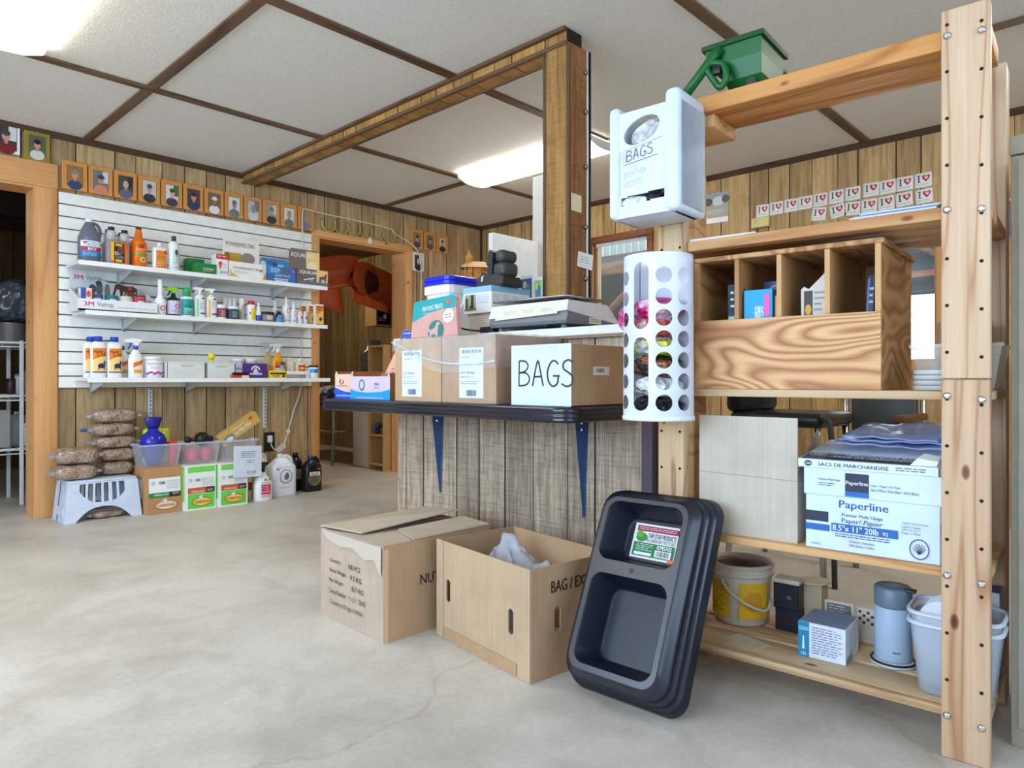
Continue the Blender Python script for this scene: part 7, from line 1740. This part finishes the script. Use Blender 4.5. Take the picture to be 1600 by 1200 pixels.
scarton('needle_box', 'small white and teal carton of needles at the front of the bottom shelf', 0.388, 0.115, ZB, 0.122, 0.135, 0.095, mat((214, 222, 232), 0.5), {'front': dec_nd, 'right': dec_nds, 'top': lambda d, w, h: d.rect(0.003, 0.003, w - 0.003, h - 0.003, (120, 142, 176))})
t = onshelf('framed_card', 'small black and white card leaning behind the needle carton', 'card', 0.398, 0.325, ZB + 0.0, rz=0.0)
MB().box(-0.04, 0, 0, 0.04, 0.006, 0.105, mat((206, 200, 188), 0.5), 0.002).build('card', t)
d = Decal(); d.rect(-0.034, 0.066, 0.034, 0.098, (110, 110, 112)); d.lines(-0.028, 0.07, 0.028, 0.094, 3, (190, 190, 188)); d.build('print', t, front(-0.0003))
scarton('crossword_box', 'small box with a black and white grid lid beside the coffee grinder', 0.322, 0.325, ZB, 0.055, 0.045, 0.10, mat((206, 200, 190), 0.5), {'front': lambda d, w, h: [d.rect(w * (.08 + .2 * i), h * (.55 + .1 * j), w * (.22 + .2 * i), h * (.63 + .1 * j), (60, 60, 60)) for i in range(4) for j in range(4) if (i + j) % 2]})
t = onshelf('coffee_grinder', 'pale blue electric coffee grinder with a grey lid on the bottom shelf', 'coffee grinder', 0.236, 0.225, ZB)
M_cg = mat((166, 190, 216), 0.4); M_cgl = mat((104, 122, 142), 0.35)
MB().lathe([(0.044, 0.012), (0.046, 0.016), (0.045, 0.152), (0.044, 0.154)], M_cg, 28).build('body', t)
MB().lathe([(0.0455, 0.155), (0.046, 0.158), (0.046, 0.202), (0.042, 0.207), (0.02, 0.209)], M_cgl, 28).build('lid', t)
MB().box(0.03, -0.03, 0.20, 0.058, -0.006, 0.210, mat((50, 58, 66), 0.4), 0.004).build('switch', t)
MB().lathe([(0.056, 0), (0.058, 0.004), (0.05, 0.008), (0.045, 0.012)], mat((190, 196, 204), 0.4), 28).build('base_ring', t)
MB().tube([(0.053 * cos(a), 0.053 * sin(a), 0.0085) for a in [2 * pi * k / 24 for k in range(25)]], 0.0028, M_black, 6).build('cord', t)
d = Decal(); d.text('BRAUN', 0.008, 0.038, 0.026, 0.043, (60, 66, 76), 0.02); d.build('badge', t, wrap(0.0458))
def nest(label, z, s=0.079, d0=0.040):
    t = onshelf('clear_bucket', label, 'bucket', s, d0, z)
    m = clear((196, 208, 226), 0.5, 0.25, 'clear_bucket_plastic')
    def ring(w, dp, zz): return [(w / 2 * q[0], 0.095 + dp / 2 * q[1], zz) for q in [((abs(cos(a)) ** 0.45) * (1 if cos(a) > 0 else -1), (abs(sin(a)) ** 0.45) * (1 if sin(a) > 0 else -1)) for a in [2 * pi * k / 36 for k in range(36)]]]
    b = MB(); b.loft([ring(0.150, 0.13, 0), ring(0.156, 0.136, 0.006), ring(0.190, 0.17, 0.168)], m, (True, False)); b.build('body', t)
    b = MB(); b.loft([ring(0.190, 0.17, 0.165), ring(0.203, 0.183, 0.168), ring(0.203, 0.183, 0.173), ring(0.189, 0.169, 0.175)], mat((206, 214, 228), 0.4), (False, False)); b.build('rim', t)
    return t
nest('clear plastic bucket on the bottom shelf behind the right post, outer one of two', ZB)
nest('clear plastic bucket nested inside the outer one, rim just above it', ZB + 0.025)
for i in range(5):
    t2 = onshelf('plastic_dish', 'white curved lid standing in the clear buckets, ' + ['front one of five', 'second from the front', 'middle of five', 'second from the back', 'back one of five'][i], 'lid', 0.105 - 0.0 * i, 0.085 + 0.016 * i, ZB + 0.055, 'white lids in the clear buckets')
    b = MB(); b.prism([(0.058 * cos(a), 0.085 + 0.085 * sin(a)) for a in [2 * pi * k / 28 for k in range(28)]], 0, 0.006, mat((226, 232, 242), 0.35)); b.build('lid_disc', t2)
t = onshelf('envelope', 'dusty paper envelope lying at the left end of the bottom shelf', 'envelope', 0.60, 0.10, ZB, rz=radians(-20))
MB().box(-0.055, -0.03, 0, 0.055, 0.05, 0.0015, mat((196, 184, 160), 0.7)).build('sheet', t)
scarton('blue_packet', 'blue and white packet on the bottom shelf past the clear buckets', 0.03, 0.27, ZB, 0.05, 0.08, 0.22, mat((40, 60, 130), 0.4), {'front': lambda d, w, h: d.rect(0, h * .7, w, h, (222, 226, 232))})

# ------------------------------------------------------------------ feeder and boxes on the floor
def frame_axes():
    yaw, phi, rho = -0.007, 0.438, -0.013
    wv_ = Vector((sin(yaw), cos(yaw), 0)); nh = Vector((-cos(yaw), sin(yaw), 0))
    up = -nh * sin(phi) + Vector((0, 0, cos(phi))); n = nh * cos(phi) + Vector((0, 0, sin(phi)))
    w2 = wv_ * cos(rho) + up * sin(rho); up2 = up * cos(rho) - wv_ * sin(rho)
    return w2, up2, n
w2, up2, nn = frame_axes()
TW, TL, TH, TG = 0.372, 0.582, 0.110, 0.036
B0 = Vector((1.546, 0.874, 0.0)) + w2 * (TW / 2)
t = thing('mineral_feeder', 'black rubber two-compartment mineral feeder leaning on the shelf unit', 'feeder', (0, 0, 0))
Mx = Matrix(((-w2.x, -nn.x, up2.x, B0.x), (-w2.y, -nn.y, up2.y, B0.y), (-w2.z, -nn.z, up2.z, B0.z + 0.004), (0, 0, 0, 1)))
t.matrix_world = Mx
M_tray = mat((20, 26, 42), 0.3, 0.0, 0.15, 0.7); M_trayin2 = mat((12, 18, 36), 0.4, 0.0, 0.15, 0.5)
def rrect(x0, x1, z0, z1, r, y, k=8):
    P = []
    for cx, cz, a0 in ((x1 - r, z1 - r, 0), (x0 + r, z1 - r, 90), (x0 + r, z0 + r, 180), (x1 - r, z0 + r, 270)):
        for i in range(k + 1):
            a = radians(a0 + 90 * i / k); P.append((cx + r * cos(a), y, cz + r * sin(a)))
    return P
o = MB()
rings = []
for f, rb in ((0.0, 0.008), (0.05, 0.0), (0.22, 0.003), (0.25, -0.002), (0.28, 0.003), (0.46, 0.003), (0.49, -0.002), (0.52, 0.003), (0.70, 0.003), (0.73, -0.002), (0.76, 0.003), (0.92, 0.004), (1.0, 0.014)):
    g = TG * f
    rings.append(rrect(-TW / 2 + g + rb, TW / 2 - g - rb, g + rb, TL - g - rb, 0.055, -TH * f))
o.loft(rings, M_tray, (True, False)); o.build('outer_shell', t)
xi0, xi1 = -TW / 2 + TG + 0.014, TW / 2 - TG - 0.014; zi0, zi1 = TG + 0.014, TL - TG - 0.014
pk = [(xi0 + 0.014, xi1 - 0.014, zi0 + 0.016, zi0 + 0.262), (xi0 + 0.014, xi1 - 0.014, zi0 + 0.300, zi1 - 0.012)]
# rim face: built from loops around the two pocket mouths
o = MB()
zmid = (pk[0][3] + pk[1][2]) / 2
for (x0, x1, z0, z1), (za, zb) in zip(pk, ((zi0, zmid), (zmid, zi1))):
    rr_o = [0.041] * 4
    inner = rrect(x0, x1, z0, z1, 0.035, -TH)
    def outer_pt(i):
        # corners next to the middle bar are square
        k = 9; q = i // k; a = radians((0, 90, 180, 270)[q] + 90 * (i % k) / 8)
        sq = (za == zmid and q in (2, 3)) or (zb == zmid and q in (0, 1))
        r = 0.0001 if sq else 0.041
        cx = (xi1 - r, xi0 + r, xi0 + r, xi1 - r)[q]; cz = (zb - r, zb - r, za + r, za + r)[q]
        return (cx + r * cos(a), -TH, cz + r * sin(a))
    outer = [outer_pt(i) for i in range(36)]
    o.loft([outer, inner], M_tray, (False, False), False)
    o.loft([inner, rrect(x0 + 0.004, x1 - 0.004, z0 + 0.004, z1 - 0.004, 0.034, -TH + 0.006), rrect(x0 + 0.022, x1 - 0.022, z0 + 0.020, z1 - 0.020, 0.034, -0.022), rrect(x0 + 0.028, x1 - 0.028, z0 + 0.026, z1 - 0.026, 0.03, -0.014)], M_trayin2, (False, True))
o.build('pocket_face', t)
x0, x1, z0, z1 = pk[1]
d = Decal(); lx0, lx1, lz0, lz1 = -0.078, 0.066, z0 + 0.034, z0 + 0.135; lw, lh = lx1 - lx0, lz1 - lz0
def L_(a, b_): return (lx0 + lw * a, lz0 + lh * b_)
d.rect(lx0, lz0, lx1, lz1, (222, 226, 226))
def LR(a, b_, c_, e, col): p, q = L_(a, b_), L_(c_, e); d.rect(p[0], p[1], q[0], q[1], col)
def LT(s_, a, b_, c_, e, col, bo=0.0): p, q = L_(a, b_), L_(c_, e); d.text(s_, p[0], p[1], q[0], q[1], col, bo)
LR(.06, .78, 1.0, .94, (150, 30, 56)); p, q = L_(.1, .81), L_(.96, .91); d.lines(p[0], p[1], q[0], q[1], 2, (236, 210, 216), 0.05)
LT('TUFF STUFF PRODUCTS', .34, .60, .97, .74, (40, 60, 96), 0.02); LT('GO GREEN! BUY RECYCLED!', .32, .48, .97, .58, (60, 70, 80)); p = L_(.2, .6); d.ell(p[0], p[1], lw * .13, lh * .13, (60, 130, 50)); d.ell(p[0] - lw * .05, p[1] + lh * .08, lw * .08, lh * .1, (90, 160, 60))
LR(.05, .06, .98, .45, (30, 116, 70)); LT('KMS102', .6, .31, .92, .43, WHITE, 0.03); p, q = L_(.12, .2), L_(.52, .42); d.lines(p[0], p[1], q[0], q[1], 4, (190, 220, 200)); LR(.1, .09, .5, .17, (222, 230, 226)); LR(.57, .09, .93, .28, (232, 236, 234)); p, q = L_(.6, .11), L_(.9, .26); d.bars(p[0], p[1], q[0], q[1], (30, 40, 40), 16)
LR(.88, -.02, 1.02, .08, (236, 96, 60))
d.build('product_label', t, front(-0.0145))
sd = Decal(); sd.text('TUFF STUFF', 0.19, 0.062, 0.31, 0.072, (54, 58, 68), 0.02); sd.text('PRODUCTS', 0.2, 0.040, 0.30, 0.050, (54, 58, 68), 0.02)
sd.build('moulded_lettering', t, lambda a, c, q: (TW / 2 - TG * (c / TH) - 0.0015 + q * 3, -c, a))
MB().cyl((0.0, -TH - 0.001, zmid), (0.0, -TH + 0.002, zmid), 0.007, M_trayin2, 12).build('moulded_mark', t)

# closed carton with half open flaps
KB1 = kraft('kraft_floor_grey', (182, 164, 146), 0.12); KB1s = kraft('kraft_floor_side', (184, 152, 120), 0.1)
t = thing('carton', 'scuffed closed carton with black shipping print standing on the floor', 'box', (1.352, 2.075, 0), RZ + radians(-2.2))
w, dp, h = 0.412, 0.47, 0.322
b = MB(); b.box(-w / 2, 0, 0, w / 2, 0.003, h, KB1); b.box(-w / 2, 0.003, 0, -w / 2 + 0.003, dp - 0.003, h, KB1s); b.box(w / 2 - 0.003, 0.003, 0, w / 2, dp - 0.003, h, KB1s); b.box(-w / 2, dp - 0.003, 0, w / 2, dp, h, KB1s); b.box(-w / 2 + 0.003, 0.003, 0, w / 2 - 0.003, dp - 0.003, 0.003, KB1s)
b.build('body', t)
KF = kraft('kraft_flap', (196, 178, 158), 0.12)
f = MB(); f.box(-w / 2 + 0.003, 0.004, h - 0.012, w / 2 - 0.003, dp * .5, h - 0.006, KF); f.box(-w / 2 + 0.003, dp * .5, h - 0.012, w / 2 - 0.003, dp - 0.004, h - 0.006, KF); f.build('inner_flap', t)
def flap(pts, m, th=0.005):
    b = MB(); b.loft([pts, [(p[0], p[1], p[2] + th) for p in pts]], m, smooth=False); return b
flap([(-w / 2, -0.002, h + 0.004), (-0.005, 0.05, h + 0.0), (0.035, dp - 0.01, h + 0.035), (-w / 2, dp, h + 0.012)], KF).build('flap', t)
flap([(0.02, 0.19, h - 0.004), (w / 2 + 0.002, 0.12, h + 0.002), (w / 2 + 0.002, dp, h + 0.002), (0.055, dp, h + 0.010)], KF).build('flap', t)
d = Decal(); PR = (64, 60, 58)
for i, (a, v_) in enumerate((('Quantity:', '100 PCS'), ('Gross Weight:', '9.5 KG'), ('Net Weight:', '8.7 KG'), ('Carton Number:', '1 / 360'))):
    z = 0.205 - i * 0.036; d.text(a, -0.14, z, -0.14 + 0.0105 * len(a) * (0.85 if i != 3 else 0.8), z + 0.018, PR, 0.015); d.text(v_, -0.01 + 0.012 * i, z, 0.065 + 0.012 * i, z + 0.018, PR, 0.01)
d.text('Country of Origin CHINA', -0.13, 0.055, 0.085, 0.075, PR, 0.015); d.stroke([(-0.005, 0.102), (0.004, 0.112), (0.008, 0.098), (0.016, 0.112), (0.02, 0.1), (0.03, 0.106), (0.026, 0.094)], 0.002, PR)
sc = [(-0.19, 0.318), (-0.15, 0.29), (-0.06, 0.275), (0.02, 0.285), (0.10, 0.258), (0.16, 0.268), (0.2, 0.22), (0.203, 0.318)]
d.poly(sc, (192, 180, 168))
d.build('front_print', t, front(-0.0002))
d = Decal(); d.text('NUT', 0.150, 0.165, 0.233, 0.2, (40, 36, 34), 0.02); d.rect(0.0, 0.0, 0.02, 0.31, (206, 176, 140)); d.build('side_print', t, rightf(w / 2 + 0.0002))
# open carton with the plastic bag
t = thing('open_box', 'open kraft carton with oval hand holes and a plastic bag inside', 'box', (1.4905, 1.565, 0), RZ + radians(-8.0))
w, dp, h = 0.495, 0.335, 0.326
KO = kraft('kraft_open_box', (186, 160, 132), 0.1); KO2 = kraft('kraft_open_side', (176, 144, 112), 0.1)
def wall_with_slots(b, w_, h_, sl, m, P):
    xs = sorted({0.0, w_} | {x for s_ in sl for x in (s_[0] - s_[2], s_[0] + s_[2])})
    for x0_, x1_ in zip(xs[:-1], xs[1:]):
        hit = [s_ for s_ in sl if abs((x0_ + x1_) / 2 - s_[0]) < s_[2]]
        if not hit: P(b, x0_, x1_, 0, h_); continue
        cx, cz, hx, hz = hit[0]; n_ = 8
        for i in range(n_):
            xa = x0_ + (x1_ - x0_) * i / n_; xb = x0_ + (x1_ - x0_) * (i + 1) / n_; xm = (xa + xb) / 2
            e = math.sqrt(max(0, hx * hx - (xm - cx) ** 2)); P(b, xa, xb, 0, cz - (hz - hx) - e); P(b, xa, xb, cz + (hz - hx) + e, h_)
b = MB(); wall_with_slots(b, w, h, ((0.068, 0.165, 0.0125, 0.038), (0.405, 0.155, 0.0125, 0.038)), KO, lambda b, a, c, z0, z1: b.box(-w / 2 + a, 0, z0, -w / 2 + c, 0.005, z1, KO)); b.build('front_wall', t)
b = MB(); wall_with_slots(b, dp - 0.005, h, ((0.10, 0.165, 0.0125, 0.038),), KO2, lambda b, a, c, z0, z1: b.box(w / 2 - 0.005, 0.005 + a, z0, w / 2, 0.005 + c, z1, KO2)); b.build('side_wall', t)
MB().box(-w / 2, 0.005, 0, -w / 2 + 0.005, dp, h, KO2).build('side_wall', t)
MB().box(-w / 2 + 0.005, dp - 0.005, 0, w / 2 - 0.005, dp, h, KO2).build('back_wall', t)
MB().box(-w / 2 + 0.005, 0.005, 0, w / 2 - 0.005, dp - 0.005, 0.005, KO2).build('bottom', t)
b = MB(); b.box(-w / 2 + 0.045, -0.004, 0.004, w / 2 - 0.06, -0.0005, 0.04, KO2, 0.001, seg=1); b.box(-w / 2 - 0.001, -0.003, 0.002, -w / 2 + 0.040, -0.0004, h + 0.002, KO, 0.001, seg=1); b.box(w / 2 - 0.055, -0.0025, 0.002, w / 2 + 0.001, -0.0004, h + 0.001, KO, 0.001, seg=1); b.build('front_flaps', t)
d = Decal(); d.text('BAG / EXPORT', 0.08, 0.245, 0.30, 0.28, (44, 38, 34), 0.025); d.build('side_print', t, rightf(w / 2 + 0.0004))
tt = thing('clear_bag', 'clear bluish plastic bag heaped inside the open carton', 'plastic bag', (1.665, 1.585, 0.006), RZ + radians(-8))
M_cb = crumple((214, 224, 242), 0.08, 12, 0.7, 0.42, 'clear_bluish_film')
b = MB()
def peak(x, y):
    z = 0.10
    for cx, cy, r, hgt in ((-0.08, 0.03, 0.17, 0.22), (0.0, 0.05, 0.13, 0.10), (0.125, 0.03, 0.12, 0.19), (0.05, -0.05, 0.10, 0.05)):
        q = abs(x - cx) / r + 0.6 * abs(y - cy) / r
        z += hgt * max(0, 1 - q) ** 1.1
    return z
b.grid(lambda a, c: (-0.2 + 0.40 * a + 0.006 * sin(40 * c + 13 * a), -0.12 + 0.22 * c + 0.006 * sin(33 * a), peak(-0.2 + 0.40 * a, -0.12 + 0.22 * c) + 0.008 * sin(37 * a + 9 * c) + 0.006 * sin(29 * c - 15 * a)), 60, 34, M_cb)
b.box(-0.19, -0.11, 0.002, 0.19, 0.09, 0.06, M_cb, 0.02)
b.build('film', tt)

# ------------------------------------------------------------------ grey cabinet, wall things and chairs
M_gcab = mat((166, 162, 146), 0.45)
t = thing('metal_cabinet', 'grey metal storage cabinet at the right edge beside the shelf unit', 'cabinet', (2.0, -0.03, 0), RZ)
MB().box(-0.305, 0.004, 0, 0.45, 0.45, 1.40, M_gcab, 0.003).build('body', t)
MB().box(-0.308, 0.0, 1.403, 0.453, 0.455, 1.448, M_gcab, 0.003).build('top', t)
for x0, x1 in ((-0.29, 0.07), (0.075, 0.435)):
    dr = MB().box(x0, -0.010, 0.05, x1, 0.003, 1.39, M_gcab, 0.003).build('door', t)
    xh = 0.05 if x0 < 0 else 0.085
    MB().box(xh, -0.03, 0.7, xh + 0.012, -0.0105, 0.82, M_steel, 0.003).build('handle', dr)

# I-heart stickers
stick = None
def sticker(v, z, tilt, label, curl=0.0):
    t = thing('sticker', label, 'sticker', (4.917, v, z), rot=(0, 0, RZ), group='heart stickers on the back wall')
    t.rotation_euler = (0, radians(tilt), RZ)
    b = MB(); b.grid(lambda a, c: (-0.049 + 0.098 * a, -0.001 - curl * (a ** 3) * ((1 - c) ** 2), -0.046 + 0.092 * c), 6, 6, mat((240, 238, 230), 0.5)); o = b.build('paper', t)
    o.modifiers.new('thickness', 'SOLIDIFY').thickness = 0.0008
    d = Decal(); I_ = (54, 66, 76)
    d.rect(-0.034, -0.012, -0.014, -0.008, I_); d.rect(-0.034, 0.028, -0.014, 0.032, I_); d.rect(-0.028, -0.008, -0.020, 0.028, I_)
    H = (196, 44, 50); cx, cz = 0.016, 0.012
    d.poly([(cx, cz - 0.024), (cx + 0.013, cz - 0.010), (cx + 0.021, cz + 0.002), (cx + 0.0215, cz + 0.012), (cx + 0.016, cz + 0.019), (cx + 0.008, cz + 0.019), (cx, cz + 0.012), (cx - 0.008, cz + 0.019), (cx - 0.016, cz + 0.019), (cx - 0.0215, cz + 0.012), (cx - 0.021, cz + 0.002), (cx - 0.013, cz - 0.010)], H)
    d.ell(cx + 0.002, cz + 0.0, 0.008, 0.007, (240, 226, 222)); d.ell(cx - 0.006, cz + 0.008, 0.003, 0.004, (240, 226, 222)); d.ell(cx + 0.009, cz + 0.008, 0.003, 0.004, (240, 226, 222))
    d.lines(-0.036, -0.032, 0.03, -0.022, 1, (150, 156, 160), 0.0); d.build('print', t, front(-0.0014 - curl * 0.0))
    return t
ORD = ['leftmost of eleven', 'second from the left', 'third from the left', 'fourth from the left', 'fifth from the left', 'middle of eleven', 'fifth from the right', 'fourth from the right', 'third from the right', 'second from the right', 'rightmost, at the corner post']
for i, v in enumerate((2.21, 2.107, 2.002, 1.903, 1.80, 1.695, 1.59, 1.477, 1.378, 1.278, 1.174)):
    sticker(v - 0.0495, 2.151 + 0.0018 * i - 0.046 + (0.004 if i == 7 else 0), random.uniform(-1.5, 1.5), 'I heart sticker in the upper row on the back wall, ' + ORD[i], 0.0)
O2 = ['leftmost of seven', 'second from the left', 'third from the left', 'middle of seven', 'third from the right', 'second from the right', 'rightmost of seven']
for i, v in enumerate((1.81, 1.688, 1.592, 1.489, 1.386, 1.281, 1.169)):
    sticker(v - 0.0495, 2.062 - 0.046 + (0.006 if i > 4 else 0), (6, -9, 3, 2, -3, -3, -2)[i], 'I heart sticker in the lower row on the back wall, ' + O2[i], 0.0)
t = thing('landscape_photo', 'unframed landscape photo with a white lower border on the back wall', 'photo', (4.917, 2.54, 2.19), rot=(0, radians(1.5), RZ))
MB().box(-0.115, -0.002, -0.115, 0.115, 0, 0.115, mat((236, 236, 232), 0.4)).build('print_paper', t)
d = Decal(); d.rect(-0.115, -0.075, 0.115, 0.115, (170, 168, 160)); d.rect(-0.115, 0.04, 0.115, 0.115, (150, 166, 176)); d.ell(0.03, 0.05, 0.05, 0.035, (206, 210, 212)); d.ell(-0.06, 0.05, 0.045, 0.03, (70, 86, 70)); d.ell(0.09, 0.06, 0.03, 0.03, (84, 96, 80)); d.ell(0.0, -0.03, 0.09, 0.02, (190, 182, 166)); d.build('photo', t, front(-0.0022))
t = thing('thermostat', 'yellowed plastic sensor box on the back wall under the first stickers', 'sensor', (4.919, 2.168, 2.018), RZ)
MB().box(-0.066, -0.034, -0.036, 0.066, 0, 0.036, mat((226, 208, 130), 0.45), 0.006).build('case', t)
d = Decal(); d.rect(-0.04, -0.008, -0.018, 0.022, (196, 186, 150)); d.build('badge', t, front(-0.0344))
tag(MB().tube(smooth([(4.914, 2.2, 1.98), (4.915, 2.21, 1.955), (4.915, 2.32, 1.945), (4.915, 2.6, 1.93)], 5), 0.004, mat((60, 50, 40)), 6).build('sensor_wire'), 'thin dark wire running from the yellowed sensor box', 'wire')
# chairs beyond the shelf unit
M_vinyl = mat((34, 36, 36), 0.3); M_vg = mat((70, 76, 74), 0.35)
t = thing('drafting_chair', 'tall black padded chair behind the shelf unit, seat tipped toward the organizer', 'chair', (3.2, 1.28, 0), radians(0))
MB().box(-0.2, -0.22, 0.66, 0.2, 0.20, 0.725, M_vinyl, 0.025, seg=3).build('seat', t)
MB().box(-0.2, 0.13, 0.72, 0.2, 0.22, 1.15, M_vinyl, 0.03, seg=3).build('backrest', t)
for x, y in ((-0.17, -0.19), (0.17, -0.19), (-0.17, 0.17), (0.17, 0.17)): MB().tube([(x, y, 0.66), (x * 1.2, y * 1.2, 0)], 0.014, M_chrome, 8).build('leg', t)
MB().tube(smooth([(-0.19, -0.215, 0.70), (-0.2, -0.25, 0.68), (-0.2, -0.26, 0.5), (-0.2, -0.27, 0.0)], 4), 0.012, mat((60, 58, 54), 0.4), 8).build('front_leg', t)
t = thing('office_chair', 'grey backed chrome armchair behind the shelf unit by the back wall', 'chair', (4.0, 1.11, 0), radians(-90))
MB().box(-0.155, 0.0, 0.40, 0.165, 0.05, 0.80, M_vg, 0.02, seg=3).build('backrest', t)
MB().box(-0.2, -0.42, 0.38, 0.2, 0.0, 0.44, M_vinyl, 0.02, seg=3).build('seat', t)
for x in (-0.18, 0.19):
    MB().tube([(x, 0.02, 0.0), (x, 0.02, 0.81)], 0.014, M_chrome, 8).build('back_post', t)
    MB().tube([(x, -0.40, 0.0), (x, -0.40, 0.66)], 0.014, M_chrome, 8).build('front_post', t)
    MB().box(x - 0.03, -0.42, 0.66, x + 0.03, 0.0, 0.70, mat((96, 60, 34), 0.4), 0.012).build('armrest', t)
